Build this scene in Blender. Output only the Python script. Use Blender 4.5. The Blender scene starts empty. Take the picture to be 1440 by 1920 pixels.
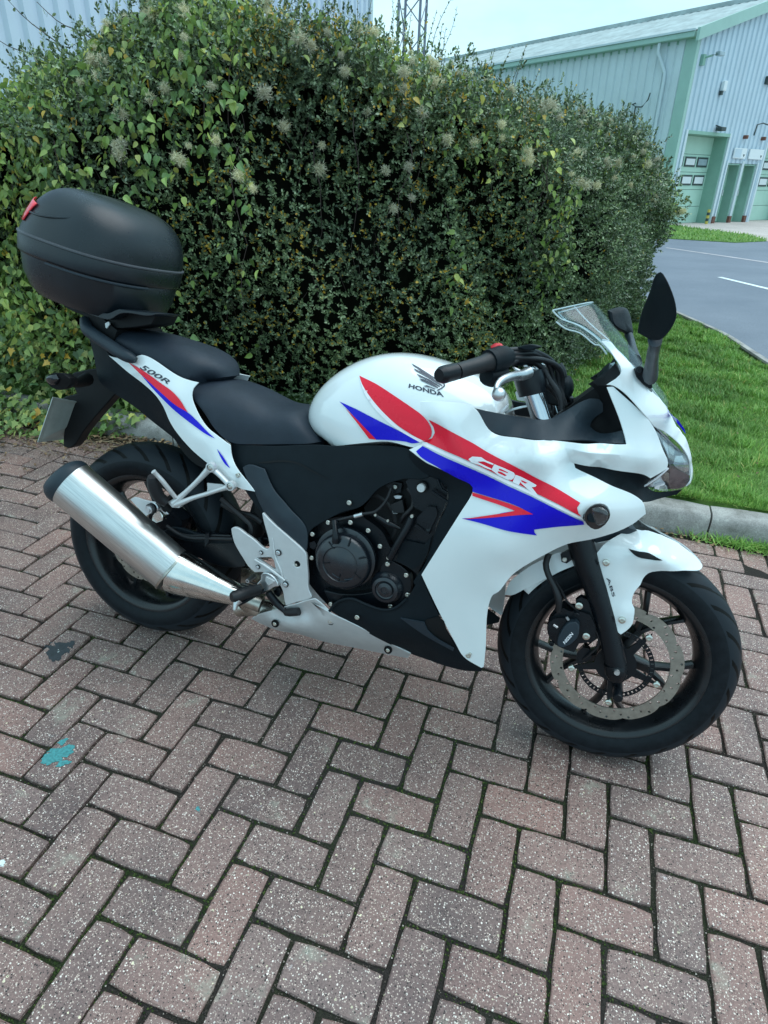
import bpy, bmesh, math, random
import numpy as np
from mathutils import Vector, Matrix
from mathutils.bvhtree import BVHTree
from mathutils.geometry import delaunay_2d_cdt

SC = bpy.context.scene
COL = SC.collection
rng = random.Random(7)
nrg = np.random.default_rng(11)
R_ = math.radians

# ------------------------------------------------------------------ camera
CAMQ = [1180.563, -0.053, -1.233, 1.398, 1.060, -0.034, 0.323]
cam = bpy.data.cameras.new("camera")
camo = bpy.data.objects.new("camera", cam)
COL.objects.link(camo)
camo.location = CAMQ[1:4]
camo.rotation_euler = CAMQ[4:7]
cam.sensor_fit = 'VERTICAL'
cam.sensor_height = 36.0
cam.lens = 36.0 * CAMQ[0] / 1920.0
cam.clip_start = 0.05
cam.clip_end = 600
SC.camera = camo
SC.render.resolution_x = 768
SC.render.resolution_y = 1024

# ------------------------------------------------------------------ sky, sun, exposure
SUN_EL, SUN_AZ = R_(66), R_(50)
world = bpy.data.worlds.new("World")
SC.world = world
world.use_nodes = True
wn, wl = world.node_tree.nodes, world.node_tree.links
wn.clear()
wo = wn.new('ShaderNodeOutputWorld')
bgn = wn.new('ShaderNodeBackground')
bgn.inputs['Strength'].default_value = 0.12
sky = wn.new('ShaderNodeTexSky')
sky.sky_type = 'NISHITA'
sky.sun_disc = False
sky.sun_elevation = SUN_EL
sky.sun_rotation = SUN_AZ
sky.dust_density = 3.0
tc = wn.new('ShaderNodeTexCoord')
mp = wn.new('ShaderNodeMapping')
mp.inputs['Scale'].default_value = (1.0, 1.0, 2.6)
ns = wn.new('ShaderNodeTexNoise')
ns.inputs['Scale'].default_value = 2.3
ns.inputs['Detail'].default_value = 6
ns.inputs['Roughness'].default_value = 0.55
cr = wn.new('ShaderNodeValToRGB')
cr.color_ramp.elements[0].position = 0.34
cr.color_ramp.elements[0].color = (3.4, 6.3, 7.9, 1)
cr.color_ramp.elements[1].position = 0.62
cr.color_ramp.elements[1].color = (5.5, 8.2, 9.1, 1)
mx = wn.new('ShaderNodeMix')
mx.data_type = 'RGBA'
mx.inputs[0].default_value = 0.92
wl.new(tc.outputs['Generated'], mp.inputs[0])
wl.new(mp.outputs[0], ns.inputs['Vector'])
wl.new(ns.outputs['Fac'], cr.inputs[0])
wl.new(sky.outputs[0], mx.inputs[6])
wl.new(cr.outputs[0], mx.inputs[7])
wl.new(mx.outputs[2], bgn.inputs['Color'])
wl.new(bgn.outputs[0], wo.inputs[0])
sun = bpy.data.lights.new("sun", 'SUN')
sun.energy = 1.6
sun.angle = R_(60)
sun.color = (0.92, 0.96, 1.0)
suno = bpy.data.objects.new("sun", sun)
COL.objects.link(suno)
_d = Vector((math.sin(SUN_AZ) * math.cos(SUN_EL), math.cos(SUN_AZ) * math.cos(SUN_EL), math.sin(SUN_EL)))
suno.rotation_euler = _d.to_track_quat('Z', 'Y').to_euler()
SC.view_settings.view_transform = 'Standard'
SC.view_settings.look = 'None'
SC.view_settings.gamma = 1.0
SC.view_settings.use_curve_mapping = False
SC.view_settings.exposure = 0.38

# ------------------------------------------------------------------ helpers
def tag(o, label=None, cat=None, group=None, kind=None):
    if label: o['label'] = label
    if cat: o['category'] = cat
    if group: o['group'] = group
    if kind: o['kind'] = kind
    return o

def empty(name, loc=(0, 0, 0)):
    o = bpy.data.objects.new(name, None)
    o.empty_display_size = 0.1
    COL.objects.link(o)
    o.location = loc
    return o

def mesh_obj(name, verts, faces, mat=None, parent=None, smooth=None, mats=None, fm=None):
    me = bpy.data.meshes.new(name)
    me.from_pydata([tuple(v) for v in verts], [], [tuple(f) for f in faces])
    me.validate()
    for m in (mats or ([mat] if mat else [])):
        me.materials.append(m)
    if fm is not None and len(fm) == len(me.polygons):
        me.polygons.foreach_set('material_index', np.array(fm, dtype=np.int32))
    bm = bmesh.new(); bm.from_mesh(me)
    bmesh.ops.recalc_face_normals(bm, faces=bm.faces)
    bm.to_mesh(me); bm.free()
    if smooth is not None:
        me.shade_smooth()
        me.set_sharp_from_angle(angle=R_(smooth))
    o = bpy.data.objects.new(name, me)
    COL.objects.link(o)
    if parent: o.parent = parent
    return o

def bevel(o, w=0.001, seg=2, ang=40):
    m = o.modifiers.new('bevel', 'BEVEL')
    m.width = w; m.segments = seg; m.limit_method = 'ANGLE'; m.angle_limit = R_(ang)
    m.harden_normals = False
    return o

# ------------------------------------------------------------------ materials
def nmat(name):
    m = bpy.data.materials.new(name); m.use_nodes = True
    nt = m.node_tree
    return m, nt.nodes, nt.links, nt.nodes['Principled BSDF']

def setp(b, **k):
    names = dict(color='Base Color', rough='Roughness', metal='Metallic', coat='Coat Weight', coatr='Coat Roughness',
                 spec='Specular IOR Level', trans='Transmission Weight', ior='IOR', sub='Subsurface Weight', aniso='Anisotropic')
    for a, v in k.items():
        if a == 'color' and len(v) == 3: v = (*v, 1)
        b.inputs[names[a]].default_value = v

def rampn(N, stops):
    r = N.new('ShaderNodeValToRGB')
    e = r.color_ramp.elements
    while len(e) > 1: e.remove(e[-1])
    e[0].position = stops[0][0]; e[0].color = (*stops[0][1], 1)
    for p, c in stops[1:]:
        x = e.new(p); x.color = (*c, 1)
    return r

def noise(N, L, coord, scale, detail=3, rough=0.5, dim=None):
    n = N.new('ShaderNodeTexNoise')
    n.inputs['Scale'].default_value = scale
    n.inputs['Detail'].default_value = detail
    n.inputs['Roughness'].default_value = rough
    if coord is not None: L.new(coord, n.inputs['Vector'])
    return n

def mixc(N, L, fac, a, b, mode='MIX'):
    m = N.new('ShaderNodeMix'); m.data_type = 'RGBA'; m.blend_type = mode
    for s, v in ((0, fac), (6, a), (7, b)):
        if hasattr(v, 'links') or hasattr(v, 'is_output'): L.new(v, m.inputs[s])
        elif isinstance(v, (int, float)): m.inputs[s].default_value = v
        else: m.inputs[s].default_value = (*v, 1)
    return m.outputs[2]

def mathn(N, L, op, a, b=None, c=None, clamp=False):
    m = N.new('ShaderNodeMath'); m.operation = op; m.use_clamp = clamp
    for s, v in ((0, a), (1, b), (2, c)):
        if v is None: continue
        if hasattr(v, 'is_output'): L.new(v, m.inputs[s])
        else: m.inputs[s].default_value = v
    return m.outputs[0]

def bumpn(N, L, b, h, strength=0.3, dist=0.01):
    bp = N.new('ShaderNodeBump')
    bp.inputs['Strength'].default_value = strength
    bp.inputs['Distance'].default_value = dist
    L.new(h, bp.inputs['Height']); L.new(bp.outputs[0], b.inputs['Normal'])
    return bp

def simple(name, color, rough=0.5, metal=0.0, var=0.12, rvar=0.08, nscale=30, grain=0.0, gscale=900, **k):
    """plain surface with slight dirt variation and optional fine grain relief"""
    m, N, L, b = nmat(name)
    setp(b, color=color, rough=rough, metal=metal, **k)
    t = N.new('ShaderNodeTexCoord')
    n = noise(N, L, t.outputs['Object'], nscale, 5, 0.6)
    lo = tuple(c * (1 - var) for c in color); hi = tuple(min(1, c * (1 + var)) for c in color)
    r = rampn(N, [(0.3, lo), (0.7, hi)])
    L.new(n.outputs['Fac'], r.inputs[0]); L.new(r.outputs[0], b.inputs['Base Color'])
    mr = N.new('ShaderNodeMapRange')
    mr.inputs[1].default_value = 0.3; mr.inputs[2].default_value = 0.7
    mr.inputs[3].default_value = max(0.02, rough - rvar); mr.inputs[4].default_value = min(1, rough + rvar)
    n2 = noise(N, L, t.outputs['Object'], nscale * 0.4 + 3, 4, 0.6)
    L.new(n2.outputs['Fac'], mr.inputs[0]); L.new(mr.outputs[0], b.inputs['Roughness'])
    if grain:
        g = noise(N, L, t.outputs['Object'], gscale, 2, 0.5)
        bumpn(N, L, b, g.outputs['Fac'], grain, 0.001)
    return m

M = {}
M['white'] = simple('white_gloss_paint', (0.79, 0.82, 0.82), 0.14, 0, 0.015, 0.05, 12, coat=0.9, coatr=0.04)
M['red'] = simple('red_vinyl', (0.85, 0.008, 0.035), 0.28, 0, 0.03, 0.04, coat=0.12, coatr=0.08, spec=0.3)
M['blue'] = simple('blue_vinyl', (0.008, 0.004, 0.55), 0.28, 0, 0.03, 0.04, coat=0.10, coatr=0.08, spec=0.22)
M['wline'] = simple('white_vinyl', (0.93, 0.88, 0.90), 0.3, 0, 0.01, 0.03)
M['dkgrey'] = simple('grey_print', (0.045, 0.05, 0.07), 0.35, 0.2, 0.05)
M['blackpl'] = simple('black_grained_plastic', (0.0050, 0.0090, 0.0125), 0.52, 0, 0.15, 0.1, 20, grain=0.35, gscale=1400, spec=0.16)
M['greypl'] = simple('dark_grey_plastic', (0.016, 0.026, 0.036), 0.45, 0, 0.12, 0.08, 20, grain=0.35, gscale=1400, spec=0.38)
M['seat'] = simple('seat_vinyl', (0.016, 0.023, 0.034), 0.50, 0, 0.12, 0.08, 25, grain=0.5, gscale=900, spec=0.28)
M['boxpl'] = simple('top_box_plastic', (0.0045, 0.0085, 0.013), 0.31, 0, 0.15, 0.08, 14, grain=0.45, gscale=700, spec=0.5)
M['satin'] = simple('satin_black_metal', (0.005, 0.007, 0.010), 0.30, 0.1, 0.15, 0.08, 30, grain=0.15, gscale=1500, spec=0.32)
M['cast'] = simple('cast_cover_black', (0.008, 0.011, 0.016), 0.24, 0.1, 0.15, 0.06, 30, grain=0.12, gscale=1500, spec=0.75)
M['matt'] = simple('matt_black', (0.005, 0.0055, 0.0065), 0.6, 0, 0.2, 0.1, spec=0.25)
M['rim'] = simple('rim_black', (0.007, 0.008, 0.010), 0.30, 0.0, 0.3, 0.1, 25, spec=0.5)
M['silverp'] = simple('silver_paint', (0.60, 0.60, 0.60), 0.40, 0.45, 0.04, 0.06, 40, grain=0.12, gscale=2500)
M['alu'] = simple('aluminium', (0.60, 0.61, 0.62), 0.33, 0.9, 0.12, 0.1, 60)
M['chrome'] = simple('chrome', (0.55, 0.57, 0.60), 0.12, 1.0, 0.04, 0.05, 40)
M['bolt'] = simple('bolt_steel', (0.62, 0.60, 0.54), 0.28, 1.0, 0.1, 0.08, 60)
M['disc'] = simple('disc_steel', (0.30, 0.26, 0.22), 0.38, 0.6, 0.18, 0.1, 60)
M['rubber'] = simple('rubber_hose', (0.010, 0.010, 0.012), 0.5, 0, 0.2, 0.1, spec=0.4)
M['redlens'] = simple('red_lens', (0.85, 0.03, 0.05), 0.15, 0, 0.08, 0.05, coat=0.6)
M['redsw'] = simple('red_switch', (0.70, 0.03, 0.04), 0.4, 0, 0.04)
M['plateback'] = simple('plate_back', (0.42, 0.45, 0.42), 0.5, 0.2, 0.12, 0.1, 25)

def glassmat(name, tint, rough=0.03, refl=0.10, fres=0.8):
    """thin clear sheet: tinted see-through plus mirror reflection that grows at glancing angles"""
    m = bpy.data.materials.new(name); m.use_nodes = True
    N, L = m.node_tree.nodes, m.node_tree.links; N.clear()
    o = N.new('ShaderNodeOutputMaterial'); t = N.new('ShaderNodeBsdfTransparent'); t.inputs[0].default_value = (*tint, 1)
    g = N.new('ShaderNodeBsdfGlossy'); g.inputs['Roughness'].default_value = rough; g.inputs['Color'].default_value = (1, 1, 1, 1)
    lw = N.new('ShaderNodeLayerWeight'); lw.inputs[0].default_value = 0.5
    f = N.new('ShaderNodeMath'); f.operation = 'POWER'; f.inputs[1].default_value = 4.0; L.new(lw.outputs['Facing'], f.inputs[0])
    mth = N.new('ShaderNodeMath'); mth.operation = 'MULTIPLY_ADD'; mth.inputs[1].default_value = fres; mth.inputs[2].default_value = refl; mth.use_clamp = True
    L.new(f.outputs[0], mth.inputs[0]); x = N.new('ShaderNodeMixShader'); L.new(mth.outputs[0], x.inputs[0]); L.new(t.outputs[0], x.inputs[1]); L.new(g.outputs[0], x.inputs[2]); L.new(x.outputs[0], o.inputs[0])
    return m
M['screen'] = glassmat('clear_screen', (0.88, 0.94, 0.96), 0.03, 0.035, 0.10)
M['screenedge'] = simple('screen_edge', (0.50, 0.58, 0.58), 0.25, 0, 0.05)
M['lens'] = glassmat('lamp_lens', (0.86, 0.90, 0.92), 0.03, 0.07, 1.0)
M['smoke'] = simple('smoked_lens', (0.008, 0.008, 0.010), 0.08, 0, 0.2, 0.03, coat=0.6)
M['bowl'] = simple('lamp_bowl', (0.05, 0.06, 0.07), 0.25, 0.7, 0.5, 0.1, 18)
M['bowlred'] = simple('lamp_bowl_brown', (0.13, 0.07, 0.08), 0.35, 0.3, 0.4, 0.1, 22)

# brushed silencer, bands run along the can
m, N, L, b = nmat('brushed_stainless'); setp(b, color=(0.62, 0.62, 0.60), rough=0.3, metal=1.0)
t = N.new('ShaderNodeTexCoord'); mpn = N.new('ShaderNodeMapping'); mpn.inputs['Scale'].default_value = (3, 90, 90)
L.new(t.outputs['Object'], mpn.inputs[0])
n = noise(N, L, mpn.outputs[0], 3.0, 5, 0.65)
r = rampn(N, [(0.3, (0.50, 0.50, 0.49)), (0.7, (0.74, 0.74, 0.72))]); L.new(n.outputs['Fac'], r.inputs[0]); L.new(r.outputs[0], b.inputs['Base Color'])
mr = N.new('ShaderNodeMapRange'); mr.inputs[3].default_value = 0.24; mr.inputs[4].default_value = 0.46
L.new(n.outputs['Fac'], mr.inputs[0]); L.new(mr.outputs[0], b.inputs['Roughness'])
bumpn(N, L, b, n.outputs['Fac'], 0.12, 0.001)
M['brushed'] = m
M['steel'] = simple('polished_steel', (0.70, 0.68, 0.64), 0.16, 1.0, 0.1, 0.07, 25)
M['pipe'] = simple('exhaust_pipe', (0.46, 0.43, 0.38), 0.3, 1.0, 0.25, 0.12, 30)

# tyre with sweeping tread grooves (fine relief, groove shade painted in near-black)
def tyre_mat(name, flip=1.0, half=0.06, n=26):
    m, N, L, b = nmat(name); setp(b, color=(0.014, 0.015, 0.017), rough=0.55, spec=0.16)
    t = N.new('ShaderNodeTexCoord'); sp = N.new('ShaderNodeSeparateXYZ'); L.new(t.outputs['Object'], sp.inputs[0])
    ang = mathn(N, L, 'ARCTAN2', sp.outputs[2], sp.outputs[0])
    ay = mathn(N, L, 'ABSOLUTE', sp.outputs[1])
    yn = mathn(N, L, 'DIVIDE', ay, half)
    sweep = mathn(N, L, 'MULTIPLY', mathn(N, L, 'POWER', yn, 1.6), 0.42 * flip)
    ph = mathn(N, L, 'MULTIPLY', mathn(N, L, 'ADD', ang, sweep), n / (2 * math.pi))
    side = mathn(N, L, 'MULTIPLY', mathn(N, L, 'GREATER_THAN', sp.outputs[1], 0.0), 0.5)
    fr = mathn(N, L, 'FRACT', mathn(N, L, 'ADD', ph, side))
    d = mathn(N, L, 'ABSOLUTE', mathn(N, L, 'SUBTRACT', fr, 0.5))
    line = mathn(N, L, 'LESS_THAN', d, 0.075)
    fr2 = mathn(N, L, 'FRACT', mathn(N, L, 'ADD', mathn(N, L, 'MULTIPLY', ph, 1.0), 0.9))
    d2 = mathn(N, L, 'ABSOLUTE', mathn(N, L, 'SUBTRACT', fr2, 0.5))
    l2 = mathn(N, L, 'MULTIPLY', mathn(N, L, 'LESS_THAN', d2, 0.045), mathn(N, L, 'GREATER_THAN', yn, 0.55))
    line = mathn(N, L, 'MAXIMUM', line, l2)
    msk = mathn(N, L, 'MULTIPLY', mathn(N, L, 'GREATER_THAN', yn, 0.16), mathn(N, L, 'LESS_THAN', yn, 0.93))
    msk = mathn(N, L, 'MULTIPLY', msk, line)
    # only on the tread (outer radius)
    rad = mathn(N, L, 'SQRT', mathn(N, L, 'ADD', mathn(N, L, 'MULTIPLY', sp.outputs[0], sp.outputs[0]), mathn(N, L, 'MULTIPLY', sp.outputs[2], sp.outputs[2])))
    tread = mathn(N, L, 'GREATER_THAN', rad, 0.262 if half < 0.07 else 0.268)
    msk = mathn(N, L, 'MULTIPLY', msk, tread)
    h = mathn(N, L, 'SUBTRACT', 1.0, msk)
    nz = noise(N, L, t.outputs['Object'], 60, 5, 0.6)
    r = rampn(N, [(0.25, (0.004, 0.006, 0.008)), (0.75, (0.011, 0.014, 0.018))]); L.new(nz.outputs['Fac'], r.inputs[0])
    treadc = mixc(N, L, mathn(N, L, 'MULTIPLY', tread, 0.75), r.outputs[0], (0.018, 0.023, 0.029))
    L.new(mixc(N, L, msk, treadc, (0.001, 0.001, 0.001)), b.inputs['Base Color'])
    mr = N.new('ShaderNodeMapRange'); mr.inputs[3].default_value = 0.38; mr.inputs[4].default_value = 0.62
    L.new(nz.outputs['Fac'], mr.inputs[0]); L.new(mr.outputs[0], b.inputs['Roughness'])
    g = noise(N, L, t.outputs['Object'], 700, 2)
    hh = mathn(N, L, 'ADD', h, mathn(N, L, 'MULTIPLY', g.outputs['Fac'], 0.05))
    bumpn(N, L, b, hh, 0.8, 0.003)
    return m
M['tyref'] = tyre_mat('front_tyre_rubber', -1.0, 0.06, 22)
M['tyrer'] = tyre_mat('rear_tyre_rubber', 1.0, 0.08, 22)
# measured machine pose: orientation, place of the rear contact patch, steering angle
BIKE_ROT = [[0.999893, 0.014304, 0.003019], [-0.014619, 0.978334, 0.206516], [0.0, -0.206538, 0.978438]]
BIKE_LOC = [-1.2581, 0.1217, 0.0]
STEER = 0.0629
def L(s):
    """points (x, s, z) in metres in the machine frame"""
    return [tuple(float(v) for v in t.split(',')) for t in s.split()]
def D(s, bv=None):
    """outline (x, z) in metres in the machine frame"""
    return [tuple(float(v) for v in t.split(',')) for t in s.split()]

# ------------------------------------------------------------------ motorcycle kit
# machine frame: x forward from the rear contact patch, z up, s = distance to the right of the centre plane (local y = -s)
BIKE = empty('motorcycle')
BIKE.matrix_world = Matrix(((*BIKE_ROT[0], BIKE_LOC[0]), (*BIKE_ROT[1], BIKE_LOC[1]), (*BIKE_ROT[2], BIKE_LOC[2]), (0, 0, 0, 1)))
tag(BIKE, 'white sports motorcycle with red and blue stripes parked on the block paving', 'motorcycle')

def V3(p): return (p[0], -p[1], p[2])

def tps_fit(P, s, lam=1e-5):
    P = np.asarray(P, float); n = len(P)
    d = np.linalg.norm(P[:, None] - P[None], axis=2)
    K = np.where(d > 0, d * d * np.log(np.maximum(d, 1e-9)), 0) + lam * np.eye(n)
    A = np.zeros((n + 3, n + 3)); A[:n, :n] = K; A[:n, n] = 1; A[:n, n + 1:] = P; A[n, :n] = 1; A[n + 1:, :n] = P.T
    w = np.linalg.lstsq(A, np.r_[s, 0, 0, 0], rcond=None)[0]
    def f(Q):
        Q = np.asarray(Q, float)
        d = np.linalg.norm(Q[:, None] - P[None], axis=2)
        return np.where(d > 0, d * d * np.log(np.maximum(d, 1e-9)), 0) @ w[:n] + w[n] + Q @ w[n + 1:]
    return f

def smooth_loop(pts, closed=True, corner=42, step=0.012):
    """resample an outline; gentle bends become curves, sharp ones stay corners"""
    P = [np.array(p, float) for p in pts]; n = len(P)
    out = []
    def tang(i):
        a, b, c = P[(i - 1) % n], P[i], P[(i + 1) % n]
        if not closed and i in (0, n - 1): return None
        u, v = b - a, c - b
        lu, lv = np.linalg.norm(u), np.linalg.norm(v)
        if lu < 1e-9 or lv < 1e-9: return None
        if math.degrees(math.acos(max(-1, min(1, float(u @ v) / (lu * lv))))) > corner: return None
        t = u / lu + v / lv
        return t / np.linalg.norm(t)
    T = [tang(i) for i in range(n)]
    for i in range(n if closed else n - 1):
        a, b = P[i], P[(i + 1) % n]
        L_ = np.linalg.norm(b - a); k = max(1, int(math.ceil(L_ / step)))
        ch = (b - a) / max(L_, 1e-9)
        ta = T[i] if T[i] is not None else ch; tb = T[(i + 1) % n] if T[(i + 1) % n] is not None else ch
        for j in range(k):
            t = j / k; h00 = 2*t**3-3*t**2+1; h10 = t**3-2*t**2+t; h01 = -2*t**3+3*t**2; h11 = t**3-t**2
            out.append(h00 * a + h10 * L_ * ta + h01 * b + h11 * L_ * tb)
    if not closed: out.append(P[-1])
    return np.array(out)

def inside(Q, poly):
    x, y = Q[:, 0], Q[:, 1]; r = np.zeros(len(Q), bool); n = len(poly)
    for i in range(n):
        x1, y1 = poly[i]; x2, y2 = poly[(i + 1) % n]
        if y1 == y2: continue
        c = ((y1 > y) != (y2 > y)) & (x < (x2 - x1) * (y - y1) / (y2 - y1) + x1)
        r ^= c
    return r

def triangulate(loop, holes=(), res=0.02):
    loops = [np.asarray(loop)] + [np.asarray(h) for h in holes]
    verts = []; edges = []
    for lp in loops:
        b = len(verts); verts += [tuple(p) for p in lp]
        edges += [(b + i, b + (i + 1) % len(lp)) for i in range(len(lp))]
    lo, hi = loops[0].min(0), loops[0].max(0)
    if res:
        g = []
        row = 0; y = lo[1]
        while y < hi[1]:
            x = lo[0] + (row % 2) * res / 2
            while x < hi[0]: g.append((x, y)); x += res
            y += res * 0.866; row += 1
        g = np.array(g) if g else np.zeros((0, 2))
        if len(g):
            ok = inside(g, loops[0])
            for h in loops[1:]: ok &= ~inside(g, h)
            g = g[ok]
            allb = np.array(verts)
            if len(g):
                d = np.sqrt(((g[:, None] - allb[None]) ** 2).sum(2)).min(1)
                verts += [tuple(p) for p in g[d > res * 0.45]]
    v2, e2, f2, *_ = delaunay_2d_cdt([Vector(v) for v in verts], edges, [], 0, 1e-6)
    v2 = np.array([tuple(v) for v in v2])
    cen = np.array([v2[list(f)].mean(0) for f in f2])
    ok = inside(cen, loops[0])
    for h in loops[1:]: ok &= ~inside(cen, h)
    return v2, [f2[i] for i in range(len(f2)) if ok[i]]

def shell(name, v2, f, S, thick, mat, parent, mirror=False, smooth=35, rim=0.0):
    """height surface s=S(x,z) over triangles f, given real thickness"""
    n = len(v2); s = S(v2)
    used = sorted({i for t in f for i in t}); mp = {o: k for k, o in enumerate(used)}
    f = [[mp[i] for i in t] for t in f]; v2 = v2[used]; s = s[used]; n = len(used)
    cnt = {}
    for t in f:
        for a, b in ((t[0], t[1]), (t[1], t[2]), (t[2], t[0])):
            cnt[(a, b)] = 1
    # normals, for thickness along the surface normal
    P = np.c_[v2[:, 0], -s, v2[:, 1]]
    nm = np.zeros_like(P)
    for t in f:
        c = np.cross(P[t[1]] - P[t[0]], P[t[2]] - P[t[0]])
        if c[1] > 0: c = -c
        nm[t] += c
    nm /= np.maximum(np.linalg.norm(nm, axis=1), 1e-9)[:, None]
    Q = P - nm * thick
    verts = np.r_[P, Q]
    faces = [list(t) for t in f] + [[i + n for i in reversed(t)] for t in f]
    for (a, b) in cnt:
        if (b, a) not in cnt: faces.append([a, a + n, b + n, b])
    o = mesh_obj(name, verts, faces, mat, parent, smooth)
    if mirror:
        V = verts.copy(); V[:, 1] *= -1
        mesh_obj(name, V, [list(reversed(t)) for t in faces], mat, parent, smooth)
    return o

def panel(name, outline, mat, ctrl=(), holes=(), thick=0.003, res=0.02, mirror=False, parent=None, smooth=35, corner=42, lam=1e-5, step=0.012, bev=0.0, S=None):
    o3 = smooth_loop(outline, True, corner, step)
    pts = np.r_[np.asarray(outline, float), np.asarray(ctrl, float).reshape(-1, 3)]
    if S is None: S = tps_fit(pts[:, [0, 2]], pts[:, 1], lam)
    hl = [np.asarray(h, float)[:, :2] for h in holes]
    v2, f = triangulate(o3[:, [0, 2]], hl, res)
    o = shell(name, v2, f, S, thick, mat, parent or BIKE, mirror, smooth)
    if bev: bevel(o, bev)
    o['_'] = 0; del o['_']
    return o, S

def flat(name, outline, mat, thick=0.005, holes=(), mirror=False, parent=None, bev=0.0012, corner=42, dx=0.0, res=0):
    """a plate parallel to the centre plane at the outline's own mean distance"""
    s0 = float(np.mean([p[1] for p in outline]))
    return panel(name, outline, mat, holes=holes, thick=thick, res=res, mirror=mirror, parent=parent, corner=corner, bev=bev, S=lambda q: np.full(len(q), s0))[0]

def circ2(c, r, n=14):
    return [(c[0] + r * math.cos(2 * math.pi * k / n), c[2] + r * math.sin(2 * math.pi * k / n)) for k in range(n)]

def bvh(o):
    me = o.data
    return BVHTree.FromPolygons([v.co for v in me.vertices], [list(p.vertices) for p in me.polygons])

def drape(name, loop2, bv, mat, parent, off=0.0012, res=0.008, mirror=False, corner=30, step=0.01, smooth_it=True):
    """thin vinyl laid on a panel: outline in (x,z), carried sideways on to the panel"""
    off += .0015
    lp = smooth_loop([(a, b) for a, b in loop2], True, corner, step) if smooth_it else np.array(loop2, float)
    v2, f = triangulate(lp, (), res)
    s = []
    for x, z in v2:
        h = bv.ray_cast(Vector((x, -0.9, z)), Vector((0, 1, 0)), 2)
        if h[0] is None:
            h = bv.find_nearest(Vector((x, -0.2, z)))
        s.append(-h[0].y + off)
    s = np.array(s)
    P = np.c_[v2[:, 0], -s, v2[:, 1]]
    used = sorted({i for t in f for i in t}); mp_ = {o: k for k, o in enumerate(used)}
    o = mesh_obj(name, P[used], [[mp_[i] for i in t] for t in f], mat, parent, 60)
    if mirror:
        V = P[used].copy(); V[:, 1] *= -1
        mesh_obj(name, V, [[mp_[i] for i in reversed(t)] for t in f], mat, parent, 60)
    return o

def text_on(name, txt, quad, bv, mat, parent, off=0.0012, shear=0.0, bold=0.0, space=1.0, zoff=None):
    """raised lettering: the word fills quad = (left-bottom, right-bottom, right-top, left-top) in (x,z)"""
    cu = bpy.data.curves.new(name, 'FONT'); cu.body = txt; cu.shear = shear; cu.offset = bold; cu.space_character = space
    cu.resolution_u = 3
    to = bpy.data.objects.new(name, cu); COL.objects.link(to)
    dg = bpy.context.evaluated_depsgraph_get(); dg.update()
    me = bpy.data.meshes.new_from_object(to.evaluated_get(dg))
    bpy.data.objects.remove(to)
    co = np.array([v.co[:] for v in me.vertices]); lo, hi = co.min(0), co.max(0)
    u = (co[:, 0] - lo[0]) / (hi[0] - lo[0]); v = (co[:, 1] - lo[1]) / (hi[1] - lo[1])
    A, B, C_, D_ = [np.array(q, float) for q in quad]
    P2 = (1-u)[:, None]*(1-v)[:, None]*A + u[:, None]*(1-v)[:, None]*B + u[:, None]*v[:, None]*C_ + (1-u)[:, None]*v[:, None]*D_
    vs = []
    for x, z in P2:
        if zoff is not None: vs.append((x, -zoff, z)); continue
        h = bv.ray_cast(Vector((x, -0.9, z)), Vector((0, 1, 0)), 2)
        if h[0] is None: h = bv.find_nearest(Vector((x, -0.2, z)))
        vs.append((x, h[0].y - off, z))
    return mesh_obj(name, vs, [list(p.vertices) for p in me.polygons], mat, parent)

def rings(name, sections, mat, parent, cap=True, smooth=50, closed=True):
    """skin a list of equal-length closed point rings"""
    n = len(sections[0]); verts = [p for s in sections for p in s]; faces = []
    for i in range(len(sections) - 1):
        for j in range(n if closed else n - 1):
            a = i * n + j; b = i * n + (j + 1) % n
            faces.append((a, b, b + n, a + n))
    if cap:
        faces.append(tuple(range(n))[::-1]); faces.append(tuple(range((len(sections) - 1) * n, len(sections) * n)))
    return mesh_obj(name, verts, faces, mat, parent, smooth)

def tube(name, pts, r, mat, parent=None, n=10, smooth_path=True, step=0.015, cap=True, flatk=1.0):
    """pts in (x,s,z)"""
    P = [V3(p) for p in pts]
    rr = r if isinstance(r, (list, tuple)) else [r] * len(P)
    Q = np.c_[np.array(P), np.array(rr)]
    if smooth_path: Q = smooth_loop(Q, False, 100, step)
    secs = []; up = None
    for i in range(len(Q)):
        a = Q[max(0, i - 1)][:3]; b = Q[min(len(Q) - 1, i + 1)][:3]
        t = Vector(b - a).normalized()
        if up is None:
            up = Vector((0, 1, 0)) if abs(t.y) < 0.9 else Vector((0, 0, 1))
        u = t.cross(up).normalized(); v = u.cross(t).normalized(); up = v
        secs.append([tuple(Vector(Q[i][:3]) + (u * math.cos(2*math.pi*k/n) * flatk + v * math.sin(2*math.pi*k/n)) * Q[i][3]) for k in range(n)])
    return rings(name, secs, mat, parent or BIKE, cap)

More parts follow.
